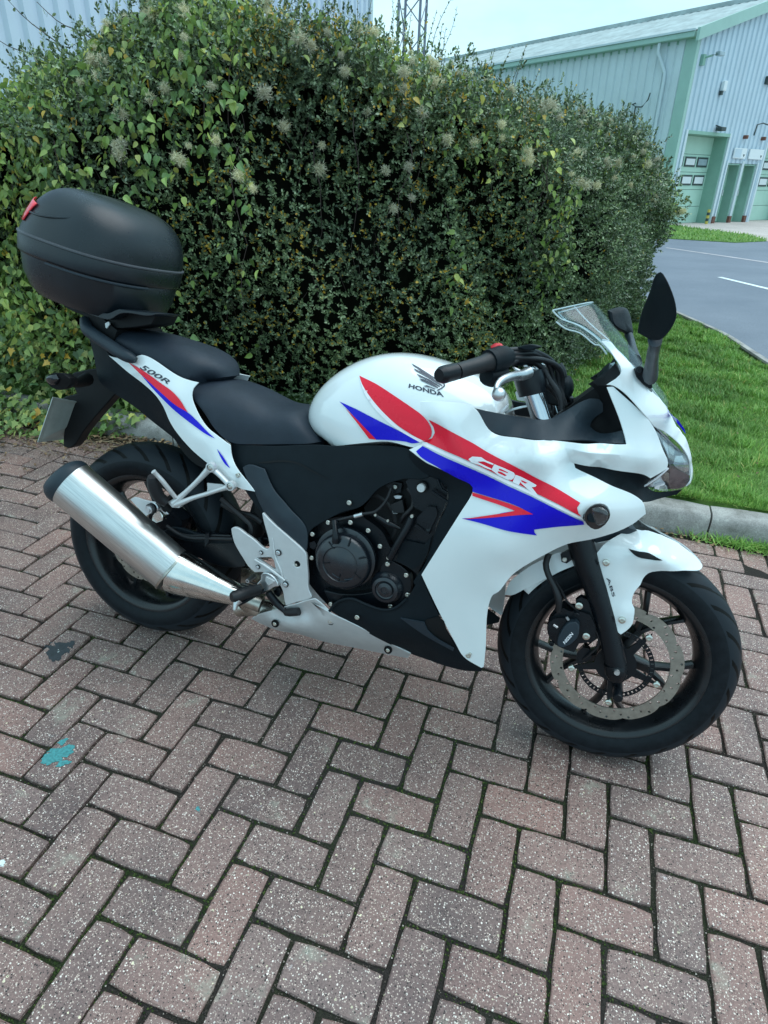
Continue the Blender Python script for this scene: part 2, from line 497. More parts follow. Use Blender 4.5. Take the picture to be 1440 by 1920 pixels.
def lathe(name, prof, mat, parent, c, axis=(0, 1, 0), n=32, smooth=40, closed=False, xdir=None):
    """prof = [(r, along axis)]; local coordinates; the object's origin is c=(x,s,z)"""
    ax = Vector(axis).normalized(); u = Vector(xdir) if xdir else ax.orthogonal().normalized(); u = (u - ax * u.dot(ax)).normalized(); v = ax.cross(u)
    verts = []; faces = []; m = len(prof)
    for k in range(n):
        a = 2 * math.pi * k / n; d = u * math.cos(a) + v * math.sin(a)
        for r, h in prof: verts.append(tuple(d * r + ax * h))
    for k in range(n):
        for j in range(m if closed else m - 1):
            a = k * m + j; b = k * m + (j + 1) % m; c2 = ((k + 1) % n) * m + (j + 1) % m; d2 = ((k + 1) % n) * m + j
            faces.append((a, b, c2, d2))
    o = mesh_obj(name, verts, faces, mat, parent, smooth)
    # weld poles
    bm = bmesh.new(); bm.from_mesh(o.data); bmesh.ops.remove_doubles(bm, verts=bm.verts, dist=1e-6)
    bmesh.ops.recalc_face_normals(bm, faces=bm.faces); bm.to_mesh(o.data); bm.free()
    o.location = V3(c)
    return o

_bolt = {}
def bolt(c, r=0.007, h=0.004, mat='bolt', parent=None, rot=None):
    key = (round(r, 4), round(h, 4), mat)
    if key not in _bolt:
        o = lathe('bolt', [(0, -h * .3), (r * .42, -h * .3), (r * .46, -h), (r * .8, -h), (r, -h * .7), (r, h), (0, h)], M[mat], parent or BIKE, c, n=14)
        _bolt[key] = o.data; 
    else:
        o = bpy.data.objects.new('bolt', _bolt[key]); COL.objects.link(o); o.parent = parent or BIKE; o.location = V3(c)
    return o

def bolts(s, **k):
    for c in L(s): bolt(c, **k)
# ------------------------------------------------------------------ block paving
PIT = 0.1015
def brick_material():
    m, N, L, b = nmat('concrete_block'); setp(b, rough=0.7, spec=0.4)
    g = N.new('ShaderNodeNewGeometry'); oi = N.new('ShaderNodeObjectInfo')
    P = g.outputs['Position']
    rnd = mathn(N, L, 'FRACT', mathn(N, L, 'ADD', oi.outputs['Random'], g.outputs['Random Per Island']))
    base = rampn(N, [(0.0, (0.200, 0.134, 0.120)), (0.35, (0.240, 0.155, 0.136)), (0.7, (0.278, 0.166, 0.142)), (1.0, (0.228, 0.156, 0.140))])
    L.new(rnd, base.inputs[0])
    fine = noise(N, L, P, 240, 4, 0.7); fr = rampn(N, [(0.3, (0.62, 0.62, 0.62)), (0.7, (1.28, 1.28, 1.28))]); L.new(fine.outputs['Fac'], fr.inputs[0])
    c = mixc(N, L, 1.0, base.outputs[0], fr.outputs[0], 'MULTIPLY')
    big = noise(N, L, P, 2.3, 5, 0.6); br = rampn(N, [(0.30, (0.55, 0.56, 0.60)), (0.48, (0.92, 0.90, 0.90)), (0.66, (1.22, 1.14, 1.10))]); L.new(big.outputs['Fac'], br.inputs[0])
    c = mixc(N, L, 1.0, c, br.outputs[0], 'MULTIPLY')
    # exposed aggregate: pale, cream and dark chips
    def chips(scale, thr, prob, col, seed):
        nonlocal c
        mp_ = N.new('ShaderNodeMapping'); mp_.inputs['Location'].default_value = (seed, seed * 1.7, 0); L.new(P, mp_.inputs[0])
        dn = noise(N, L, mp_.outputs[0], scale * 1.7, 2)
        ad = N.new('ShaderNodeMix'); ad.data_type = 'RGBA'; ad.blend_type = 'LINEAR_LIGHT'; ad.inputs[0].default_value = 0.35 / scale
        L.new(mp_.outputs[0], ad.inputs[6]); L.new(dn.outputs['Color'], ad.inputs[7])
        v = N.new('ShaderNodeTexVoronoi'); v.inputs['Scale'].default_value = scale; L.new(ad.outputs[2], v.inputs['Vector'])
        sx = N.new('ShaderNodeSeparateColor'); L.new(v.outputs['Color'], sx.inputs[0])
        on_ = mathn(N, L, 'LESS_THAN', sx.outputs[0], prob)
        sz = mathn(N, L, 'MULTIPLY', sx.outputs[1], thr)
        hit = mathn(N, L, 'MULTIPLY', mathn(N, L, 'LESS_THAN', v.outputs['Distance'], mathn(N, L, 'ADD', sz, thr * 0.35)), on_)
        tint = mixc(N, L, sx.outputs[2], col, tuple(min(1, x * 0.6) for x in col))
        c = mixc(N, L, hit, c, tint)
        return hit
    h1 = chips(205, 0.31, 0.30, (0.95, 0.82, 0.72), 3.1)
    h2 = chips(330, 0.38, 0.42, (0.70, 0.54, 0.45), 7.3)
    h3 = chips(120, 0.22, 0.05, (0.80, 0.70, 0.48), 1.3)
    h4 = chips(240, 0.38, 0.28, (0.050, 0.035, 0.032), 5.9)
    # pale lichen, whitish bloom and grime
    li = noise(N, L, P, 9.0, 6, 0.65); lr = rampn(N, [(0.60, (0, 0, 0)), (0.70, (1, 1, 1))]); L.new(li.outputs['Fac'], lr.inputs[0])
    far = N.new('ShaderNodeSeparateXYZ'); L.new(P, far.inputs[0])
    lm = mathn(N, L, 'MULTIPLY', lr.outputs[0], 0.42)
    c = mixc(N, L, lm, c, (0.36, 0.37, 0.29))
    bl = noise(N, L, P, 17.0, 7, 0.72); b2 = rampn(N, [(0.655, (0, 0, 0)), (0.70, (1, 1, 1))]); L.new(bl.outputs['Fac'], b2.inputs[0])
    c = mixc(N, L, mathn(N, L, 'MULTIPLY', b2.outputs[0], 0.5), c, (0.58, 0.52, 0.52))
    gr = noise(N, L, P, 26.0, 4, 0.6); g2 = rampn(N, [(0.66, (0, 0, 0)), (0.72, (1, 1, 1))]); L.new(gr.outputs['Fac'], g2.inputs[0])
    c = mixc(N, L, mathn(N, L, 'MULTIPLY', g2.outputs[0], 0.45), c, (0.05, 0.05, 0.055))
    L.new(c, b.inputs['Base Color'])
    hs = mathn(N, L, 'ADD', mathn(N, L, 'MULTIPLY', fine.outputs['Fac'], 1.0), mathn(N, L, 'MULTIPLY', h1, 0.25))
    bumpn(N, L, b, hs, 0.55, 0.0022)
    mr = N.new('ShaderNodeMapRange'); mr.inputs[3].default_value = 0.34; mr.inputs[4].default_value = 0.72
    L.new(big.outputs['Fac'], mr.inputs[0]); L.new(mr.outputs[0], b.inputs['Roughness'])
    return m
M['brick'] = brick_material()
# joint bed: damp sand, moss in patches
m, N, L_, b = nmat('joint_sand_moss'); setp(b, rough=0.95, spec=0.2)
g = N.new('ShaderNodeNewGeometry')
n1 = noise(N, L_, g.outputs['Position'], 3.2, 5, 0.6); r1 = rampn(N, [(0.42, (0.030, 0.025, 0.022)), (0.60, (0.026, 0.030, 0.016)), (0.78, (0.030, 0.050, 0.016))]); L_.new(n1.outputs['Fac'], r1.inputs[0])
n2 = noise(N, L_, g.outputs['Position'], 260, 4, 0.7); r2 = rampn(N, [(0.3, (0.4, 0.4, 0.4)), (0.75, (1.9, 1.9, 1.9))]); L_.new(n2.outputs['Fac'], r2.inputs[0])
L_.new(mixc(N, L_, 1.0, r1.outputs[0], r2.outputs[0], 'MULTIPLY'), b.inputs['Base Color'])
bumpn(N, L_, b, n2.outputs['Fac'], 0.9, 0.004)
M['joint'] = m

def grid_sheet(name, x0, x1, y0, y1, nx, ny, zf, mat, parent=None):
    V = [(x0 + (x1 - x0) * i / nx, y0 + (y1 - y0) * j / ny, 0) for j in range(ny + 1) for i in range(nx + 1)]
    V = [(x, y, zf(x, y)) for x, y, z in V]
    F = [(j*(nx+1)+i, j*(nx+1)+i+1, (j+1)*(nx+1)+i+1, (j+1)*(nx+1)+i) for j in range(ny) for i in range(nx)]
    return mesh_obj(name, V, F, mat, parent, 80)
KY = lambda x: 1.452 + .014 * x          # front face of the kerb
pave = mesh_obj('block_paving', [(-7, -4, -.0075), (6, -4, -.0075), (6, KY(6) + .02, -.0075), (-7, KY(-7) + .02, -.0075)], [(0, 1, 2, 3)], M['joint'])
tag(pave, kind='structure')
# block variants: worn arris, slightly uneven top
def block_mesh(w, d, seed):
    r = random.Random(seed); g_ = .0086
    bm = bmesh.new()
    a, b_ = w - g_, d - g_; ch = .0032; zt = 0
    def ring(ins, z, jit, nx, ny):
        pts = []
        cs = [(ins, ins), (a - ins, ins), (a - ins, b_ - ins), (ins, b_ - ins)]
        for k in range(4):
            (x0, y0), (x1, y1) = cs[k], cs[(k + 1) % 4]; n = nx if k % 2 == 0 else ny
            for i in range(n):
                t = i / n
                e = 0.0026 if i == 0 else 0
                px, py = x0 + (x1 - x0) * t, y0 + (y1 - y0) * t
                if i == 0: px += e * (1 if px < a / 2 else -1); py += e * (1 if py < b_ / 2 else -1)
                pts.append((px - a / 2 + r.uniform(-jit, jit) * 1.7, py - b_ / 2 + r.uniform(-jit, jit) * 1.7, z + r.uniform(-jit, jit) * .3))
        return pts
    nx, ny = (5, 3) if w > d else (3, 5)
    R1 = ring(ch, 0, .0007, nx, ny); R2 = ring(0, -ch * .9, .0008, nx, ny); R3 = [(x, y, -.03) for x, y, z in R2]
    n = len(R1); V = R1 + R2 + R3
    F = [tuple(range(n))]
    for k in range(n):
        F.append((k, k + n, (k + 1) % n + n, (k + 1) % n)); F.append((k + n, k + 2 * n, (k + 1) % n + 2 * n, (k + 1) % n + n))
    me = bpy.data.meshes.new('block'); me.from_pydata(V, [], F); me.materials.append(M['brick'])
    b2 = bmesh.new(); b2.from_mesh(me); bmesh.ops.recalc_face_normals(b2, faces=b2.faces); b2.to_mesh(me); b2.free()
    return me
HV = [block_mesh(2 * PIT, PIT, s) for s in range(7)]; VV = [block_mesh(PIT, 2 * PIT, 50 + s) for s in range(7)]
cells = []
for i in range(-70, 62):
    for j in range(-36, 16):
        k = (i + j) % 4
        if k == 2: cells.append(((i + 1) * PIT, (j - .5) * PIT, 0))
        elif k == 1: cells.append(((i + .5) * PIT, (j - 1) * PIT, 1))
camx, camy, camz = CAMQ[1:4]
RC = camo.rotation_euler.to_matrix()
def project(p):
    d = RC.transposed() @ (Vector(p) - Vector(CAMQ[1:4]))
    if d.z > -.05: return None
    return (720 + CAMQ[0] * d.x / -d.z, 960 - CAMQ[0] * d.y / -d.z, -d.z)
vis = []; rest = []; halves = []; scatter_later = []
for (x, y, t) in cells:
    hw, hd = (PIT, PIT / 2) if t == 0 else (PIT / 2, PIT)
    if y + hd > KY(x) - .004:
        if t == 1 and y < KY(x) - .004: halves.append((x, y - PIT / 2))
        continue
    if x < -6.6 or x > 5.6 or y < -3.6: continue
    p = project((x, y, 0))
    if p and -60 < p[0] < 1500 and 600 < p[1] < 1990: vis.append((p[2], x, y, t))
    else: rest.append((x, y, t))
vis.sort()
def block_xf(x, y, z=None):
    r = random.Random(int((x * 1000) * 7919 + y * 1000))
    und = .0028 * math.sin(x * 3.1 + y * 2.2) + .002 * math.sin(x * 7.3 - y * 5.1)
    return Matrix.Translation(Vector((x + r.uniform(-.0012, .0012), y + r.uniform(-.0012, .0012), und + r.uniform(-.0026, .0026)))) @ Matrix.Rotation(r.uniform(-.009, .009), 4, 'Z') @ Matrix.Rotation(r.uniform(-.016, .016), 4, 'X') @ Matrix.Rotation(r.uniform(-.016, .016), 4, 'Y')
HB_ = [block_mesh(PIT, PIT, 90 + s) for s in range(3)]
for x, y in halves:
    o = bpy.data.objects.new('brick', HB_[rng.randrange(3)]); COL.objects.link(o); o.parent = pave; o.matrix_local = block_xf(x, y)
for n_, (dd, x, y, t) in enumerate(vis[:255]):
    o = bpy.data.objects.new('brick', (HV, VV)[t][rng.randrange(7)]); COL.objects.link(o); o.parent = pave; o.matrix_local = block_xf(x, y)
V = []; F = []
for (x, y, t) in [(a[1], a[2], a[3]) for a in vis[255:]] + rest:
    me = (HV, VV)[t][rng.randrange(7)]; mt = block_xf(x, y); b0 = len(V)
    V += [tuple(mt @ v.co) for v in me.vertices]; F += [tuple(b0 + i for i in p.vertices) for p in me.polygons]
me = bpy.data.meshes.new('brick'); me.from_pydata(V, [], F); me.materials.append(M['brick'])
o = bpy.data.objects.new('brick', me); COL.objects.link(o); o.parent = pave; o['kind'] = 'stuff'

# grit, sand and moss standing in the joints
jp = []
for (dd, x, y, t) in vis:
    hw, hd = (PIT, PIT / 2) if t == 0 else (PIT / 2, PIT)
    k_ = int(95 * min(1, (1.6 / max(dd, .8)) ** 1.6)) + 8
    for q in range(k_):
        e = rng.random()
        if e < hw / (hw + hd): jp.append((x + rng.uniform(-hw, hw), y - hd + rng.gauss(0, .0028)))
        else: jp.append((x - hw + rng.gauss(0, .0028), y + rng.uniform(-hd, hd)))
jp = np.array(jp); nj = len(jp)
GRIT = (np.array([(1, 0, 0), (-.5, .87, 0), (-.5, -.87, 0), (.1, .1, .9)]), [(0, 1, 3), (1, 2, 3), (2, 0, 3)])
def noise2(x, y): return np.sin(x * 4.1 + 1.3 * np.sin(y * 3.7)) * np.sin(y * 4.7 + 1.1 * np.sin(x * 2.9))
mossy = (noise2(jp[:, 0], jp[:, 1]) + .9 * nrg.random(nj) - .25 * jp[:, 0] - .5 * jp[:, 1]) > .85
m, N, L_, b = nmat('sand_grit'); setp(b, rough=.9, spec=.3); g = N.new('ShaderNodeNewGeometry'); r1 = rampn(N, [(0, (.022, .018, .017)), (.6, (.06, .048, .042)), (.92, (.14, .11, .09)), (1, (.6, .52, .45))]); L_.new(g.outputs['Random Per Island'], r1.inputs[0]); L_.new(r1.outputs[0], b.inputs['Base Color']); M['grit'] = m
m, N, L_, b = nmat('moss'); setp(b, rough=.95, spec=.15); g = N.new('ShaderNodeNewGeometry'); r1 = rampn(N, [(0, (.016, .028, .010)), (.6, (.034, .056, .016)), (1, (.08, .11, .03))]); L_.new(g.outputs['Random Per Island'], r1.inputs[0]); L_.new(r1.outputs[0], b.inputs['Base Color']); M['moss'] = m
for nm, sel, mt, s0, s1 in (('grit', ~mossy, 'grit', .0010, .0026), ('moss', mossy, 'moss', .0016, .0040)):
    q = jp[sel]; k_ = len(q); a = nrg.random(k_) * 6.28
    scatter_later.append((nm, q, a, nrg.uniform(s0, s1, k_), mt))
# paint splats and a patched joint
def top_z(x, y):
    best = None
    for (dd, bx_, by_, t) in vis:
        hw, hd = (PIT, PIT / 2) if t == 0 else (PIT / 2, PIT)
        if abs(x - bx_) < hw - .003 and abs(y - by_) < hd - .003:
            mt = block_xf(bx_, by_); n_ = mt.to_3x3() @ Vector((0, 0, 1)); p_ = mt.translation
            return p_.z - (n_.x * (x - p_.x) + n_.y * (y - p_.y)) / n_.z
    return -.004
def splat(name, cx, cy, r, mat, seed, n=40, z=.0016, blobs=9, ax=1.0, rot=0.0):
    z = .0008
    rr = random.Random(seed); V = []; F = []
    for b_ in range(blobs):
        ox, oy = (0, 0) if b_ == 0 else (rr.gauss(0, r * .55), rr.gauss(0, r * .5))
        rad = r * (.62 if b_ == 0 else rr.uniform(.12, .34))
        b0 = len(V); k = 30; ph = [rr.uniform(0, 6.28) for _ in range(5)]
        V.append((cx + ox, cy + oy, z + .0003))
        for i in range(k):
            a = 2 * math.pi * i / k
            q = rad * (1 + .22 * math.sin(2 * a + ph[0]) + .18 * math.sin(3 * a + ph[1]) + .14 * math.sin(5 * a + ph[2]) + .10 * math.sin(9 * a + ph[3]))
            x_, y_ = q * math.cos(a) * ax, q * math.sin(a)
            V.append((cx + ox + x_ * math.cos(rot) - y_ * math.sin(rot), cy + oy + x_ * math.sin(rot) + y_ * math.cos(rot), z + .0004 - .0004 * rr.random()))
        for i in range(k): F.append((b0, b0 + 1 + i, b0 + 1 + (i + 1) % k))
        z += .00007
    V = [(a_, b2, c_ + top_z(a_, b2)) for a_, b2, c_ in V]
    return mesh_obj(name, V, F, mat, pave)
M['teal'] = simple('teal_paint', (0.05, 0.24, 0.245), 0.55, 0, 0.35, 0.1, 160)
M['darkfill'] = simple('dark_filler', (0.03, 0.035, 0.04), 0.6, 0, 0.3, 0.1, 90)
M['palefill'] = simple('pale_chip', (0.62, 0.68, 0.66), 0.6, 0, 0.2, 0.1, 90)
splat('paint_splash', -1.185, -.418, .037, M['teal'], 4, blobs=12, ax=1.3, rot=.5)
splat('paint_splash', -.752, -.427, .009, M['teal'], 9, blobs=3)
splat('filler_patch', -1.475, -.097, .044, M['darkfill'], 5, blobs=10, ax=1.7, rot=-.35)
splat('pale_mark', -1.468, -.100, .008, M['palefill'], 6, blobs=3, z=.0028, ax=2)
splat('pale_mark', -1.085, -.697, .012, M['palefill'], 7, blobs=3, ax=1.6, rot=.6)

# ------------------------------------------------------------------ kerb
M['kerb'] = simple('weathered_concrete', (0.25, 0.265, 0.255), 0.85, 0, 0.0, 0.05, 9)
m = M['kerb']; N, L_ = m.node_tree.nodes, m.node_tree.links; b = N['Principled BSDF']
g = N.new('ShaderNodeNewGeometry')
a1 = noise(N, L_, g.outputs['Position'], 7, 7, 0.68); ra = rampn(N, [(0.3, (0.16, 0.15, 0.13)), (0.48, (0.31, 0.29, 0.27)), (0.66, (0.42, 0.40, 0.37))]); L_.new(a1.outputs['Fac'], ra.inputs[0])
a2 = noise(N, L_, g.outputs['Position'], 190, 4, 0.7); rb_ = rampn(N, [(0.3, (0.7, 0.7, 0.7)), (0.7, (1.3, 1.3, 1.3))]); L_.new(a2.outputs['Fac'], rb_.inputs[0])
a3 = noise(N, L_, g.outputs['Position'], 16, 5, 0.7); rc = rampn(N, [(0.62, (0, 0, 0)), (0.7, (1, 1, 1))]); L_.new(a3.outputs['Fac'], rc.inputs[0])
cc = mixc(N, L_, 1.0, ra.outputs[0], rb_.outputs[0], 'MULTIPLY')
L_.new(mixc(N, L_, mathn(N, L_, 'MULTIPLY', rc.outputs[0], .5), cc, (0.62, 0.60, 0.54)), b.inputs['Base Color'])
bumpn(N, L_, b, a2.outputs['Fac'], 0.6, 0.003)
kerb = empty('kerb'); tag(kerb, kind='structure')
KX0 = .585; KL = .897
for k in range(-6, 5):
    x0 = KX0 + k * KL + .004; x1 = x0 + KL - .008; n = 8
    prof = [(0.004, -.06), (0.0, .0), (.004, .060), (.010, .084), (.020, .098), (.034, .104), (.105, .106), (.122, .104), (.125, .096), (.125, -.06)]
    V = []; rr = random.Random(k + 30)
    for i in range(n + 1):
        x = x0 + (x1 - x0) * i / n; e = .004 if i in (0, n) else 0
        for (py, pz) in prof:
            V.append((x, KY(x) + py + (e if py < .06 else -e) + rr.uniform(-.0012, .0012), pz - (e if pz > .05 else 0) + rr.uniform(-.0012, .0012)))
    m_ = len(prof); F = [(i*m_+j, (i+1)*m_+j, (i+1)*m_+j+1, i*m_+j+1) for i in range(n) for j in range(m_-1)] + [tuple(range(m_)), tuple(range(n*m_, n*m_+m_))[::-1]]
    mesh_obj('kerb_stone', V, F, M['kerb'], kerb, 50)

# ------------------------------------------------------------------ grounds beyond
def ground_mat(name, stops, s1, fine=120, rough=.9, bump=.5, dist=.006, seed=0):
    m, N, L, b = nmat(name); setp(b, rough=rough, spec=0.3)
    g = N.new('ShaderNodeNewGeometry')
    a = noise(N, L, g.outputs['Position'], s1, 6, 0.62); r = rampn(N, stops); L.new(a.outputs['Fac'], r.inputs[0])
    f = noise(N, L, g.outputs['Position'], fine, 4, 0.7); fr = rampn(N, [(0.3, (0.7, 0.7, 0.7)), (0.7, (1.35, 1.35, 1.35))]); L.new(f.outputs['Fac'], fr.inputs[0])
    L.new(mixc(N, L, 1.0, r.outputs[0], fr.outputs[0], 'MULTIPLY'), b.inputs['Base Color'])
    bumpn(N, L, b, f.outputs['Fac'], bump, dist)
    return m
M['soil'] = ground_mat('soil', [(0.3, (0.035, 0.026, 0.018)), (0.7, (0.085, 0.062, 0.040))], 12, 90)
M['turf'] = ground_mat('turf', [(0.3, (0.055, 0.11, 0.020)), (0.7, (0.09, 0.17, 0.03))], 4, 150)
M['turf_far'] = ground_mat('mown_grass', [(0.3, (0.085, 0.17, 0.030)), (0.7, (0.13, 0.23, 0.045))], 2.0, 26)
M['asphalt'] = ground_mat('damp_asphalt', [(0.3, (0.130, 0.150, 0.188)), (0.7, (0.185, 0.205, 0.245))], .8, 110, .62, .4, .004)
M['concrete'] = ground_mat('concrete_apron', [(0.3, (0.42, 0.36, 0.33)), (0.7, (0.56, 0.48, 0.44))], .9, 60, .8)
M['linepaint'] = simple('road_paint', (0.75, 0.80, 0.80), 0.6, 0, 0.12, 0.1, 12)
M['linefaint'] = simple('worn_line', (0.50, 0.45, 0.47), 0.7, 0, 0.25, 0.1, 5)

# far side of the site is graded a little differently from the paved bay
PVT = Vector((1.2, 5.0, 0))
BGM = Matrix.Translation(PVT) @ Matrix.Rotation(R_(-1.5), 4, 'Y') @ Matrix.Rotation(R_(-1.0), 4, 'X') @ Matrix.Translation(-PVT)
def bgpt(x, y, z=0): return tuple(BGM @ Vector((x, y, z)))
def bg_sheet(name, pts, z, mat, kind='structure', parent=None):
    o = mesh_obj(name, [bgpt(x, y, z) for x, y in pts], [tuple(range(len(pts)))], mat, parent)
    if kind and not parent: tag(o, kind=kind)
    return o
bg_sheet('ground', [(-260, 3.2), (-260, 300), (260, 300), (260, 3.2)], -.10, M['turf_far'])
road = bg_sheet('road', [(-30, 7.2), (.0, 6.9), (.79, 6.35), (1.12, 5.54), (1.26, 4.93), (1.36, 4.5), (1.62, 3.6), (1.95, 2.7), (60, 2.7), (60, 60), (-30, 60)], -.004, M['asphalt'])
bg_sheet('lane_dash', [(1.70, 10.72), (1.78, 10.78), (3.35, 7.35), (3.24, 7.32)], .0, M['linepaint'], parent=road)
bg_sheet('lane_dash', [(0.2, 14.5), (.28, 14.55), (-1.6, 18.2), (-1.7, 18.15)], .0, M['linepaint'], parent=road)
bg_sheet('worn_line', [(1.2, 16.0), (1.25, 16.08), (2.3, 14.62), (3.05, 13.52), (5.0, 10.9), (4.94, 10.84), (2.94, 13.46), (2.2, 14.56)], .0, M['linefaint'], parent=road)
apron = bg_sheet('pavement', [(1.2, 26.6), (2.02, 25.9), (3.0, 23.6), (3.83, 21.96), (3.98, 20.3), (3.94, 19.5), (4.4, 18.75), (60, 18.05), (60, 60), (-2, 60), (-2, 30)], .0, M['concrete'])
bg_sheet('far_verge', [(-12, 19.9), (-2, 19.55), (1.5, 19.0), (3.05, 18.5), (3.95, 19.5), (3.99, 20.3), (3.8, 21.96), (3.0, 23.5), (2.0, 25.8), (1.2, 26.5), (-12, 30)], .012, M['turf_far'])
fv = bpy.data.objects['far_verge'].modifiers.new('bank', 'SOLIDIFY'); fv.thickness = .04; fv.offset = -1
# the rest of the site at the same level as the paved bay
for nm, pts, z, mt in (('yard', [(-60, -60), (60, -60), (60, 1.50), (-60, 0.62)], -.045, 'asphalt'), ('rough_grass', [(-60, .60), (-4.55, 1.385), (-4.55, 9.0), (-60, 9.0)], .05, 'turf_far'), ('rough_grass', [(2.30, 1.52), (60, 2.3), (60, 3.4), (1.70, 3.4)], .012, 'turf_far')):
    o = mesh_obj(nm, [(x, y, z) for x, y in pts], [(0, 1, 2, 3)], M[mt]); tag(o, kind='structure')
# near verge and the bed under the hedge
EDGE = [(1.95, 2.7), (1.62, 3.6), (1.37, 4.5), (1.27, 4.93), (1.13, 5.54), (.80, 6.35), (.35, 7.4)]
def edge_x(y):
    ys = [p[1] for p in EDGE]; xs = [p[0] for p in EDGE]
    return float(np.interp(y, [1.4] + ys, [2.35] + xs))
def turf_z(x, y):
    e = edge_x(y); t = min(1, max(0, (e - x) / .5))
    if y < 1.574 + .014 * x: return .06
    b_ = min(1, max(0, (y - 1.57) / 2.5))
    return .012 + t * (.098 - .045 * b_) + .008 * math.sin(x * 5 + y * 3) * t
V = []; F = []; nx, ny = 24, 40
for j in range(ny + 1):
    y = 1.50 + (7.4 - 1.50) * j / ny
    for i in range(nx + 1):
        e = edge_x(y); x = -4.6 + (e + 4.6) * (1 - (1 - i / nx) ** 1.6)
        yy = y + (.014 * x if j == 0 else 0)
        V.append((x, yy, turf_z(x, yy)))
F = [(j*(nx+1)+i, j*(nx+1)+i+1, (j+1)*(nx+1)+i+1, (j+1)*(nx+1)+i) for j in range(ny) for i in range(nx)]
verge = mesh_obj('grass_verge', V, F, M['turf'], None, 80); tag(verge, kind='structure')
# concrete edging between the verge and the road
V = []; F = []
E2_ = smooth_loop([(a, b_) for a, b_ in EDGE], False, 120, .12)
for (x, y) in E2_:
    V += [(x - .02, y, .05), (x - .015, y, .066), (x + .045, y, .062), (x + .055, y, .05), (x + .055, y, -.12)]
for i in range(len(E2_) - 1):
    for j in range(4): F.append((i*5+j, (i+1)*5+j, (i+1)*5+j+1, i*5+j+1))
ek = mesh_obj('road_edging', V, F, M['kerb'], None, 60); tag(ek, kind='structure')

# ------------------------------------------------------------------ foliage tools
SMALL = (np.array([(0, 0, 0), (.32, .25, .07), (.74, .24, .06), (1, 0, -.02), (.74, -.24, .06), (.32, -.25, .07)]), [(0, 1, 2, 3), (0, 3, 4, 5)])
OVATE = (np.array([(0, 0, 0), (.0, .15, .03), (.18, .30, .09), (.50, .29, .07), (.80, .13, -.03), (1.0, 0, -.18), (.80, -.13, -.03), (.50, -.29, .07), (.18, -.30, .09), (.0, -.15, .03), (.5, 0, -.05)]),
         [(0, 1, 2, 10), (2, 3, 10), (3, 4, 5, 10), (5, 6, 7, 10), (7, 8, 10), (8, 9, 0, 10)])
IVY = (np.array([(0, 0, 0), (-.12, .30, .03), (.12, .30, .05), (.20, .52, .0), (.42, .26, .05), (1.0, 0, -.06), (.42, -.26, .05), (.20, -.52, .0), (.12, -.30, .05), (-.12, -.30, .03), (.35, 0, -.03)]),
       [(0, 1, 2, 10), (2, 3, 4, 10), (4, 5, 10), (10, 5, 6), (10, 6, 7, 8), (10, 8, 9, 0)])
BLADE = (np.array([(0, .05, 0), (0, -.05, 0), (.55, -.038, .10), (.55, .038, .10), (1.0, 0, .38)]), [(0, 1, 2, 3), (3, 2, 4)])
def norm(a): return a / np.maximum(np.linalg.norm(a, axis=1), 1e-9)[:, None]
def scatter(name, tmpl, pos, tip, nrm, size, mat, parent=None, kind='stuff', wid=None):
    T, TF = tmpl; n = len(pos); k = len(T)
    x = norm(tip); y = norm(np.cross(nrm, x)); z = np.cross(x, y)
    w = np.ones(n) if wid is None else wid
    V = pos[:, None] + size[:, None, None] * (T[None, :, 0, None] * x[:, None] + T[None, :, 1, None] * w[:, None, None] * y[:, None] + T[None, :, 2, None] * z[:, None])
    V = V.reshape(-1, 3)
    base = (np.arange(n) * k)[:, None]
    loops = np.concatenate([base + np.array(f)[None] for f in TF], axis=1).reshape(-1)
    tot = np.tile(np.array([len(f) for f in TF]), n)
    st = np.r_[0, np.cumsum(tot)[:-1]]
    me = bpy.data.meshes.new(name)
    me.vertices.add(len(V)); me.vertices.foreach_set('co', V.astype(np.float32).ravel())
    me.loops.add(len(loops)); me.loops.foreach_set('vertex_index', loops.astype(np.int32))
    me.polygons.add(len(tot)); me.polygons.foreach_set('loop_start', st.astype(np.int32)); me.polygons.foreach_set('loop_total', tot.astype(np.int32))
    me.update(calc_edges=True); me.materials.append(mat)
    o = bpy.data.objects.new(name, me); COL.objects.link(o)
    if parent: o.parent = parent
    if kind: o['kind'] = kind
    return o
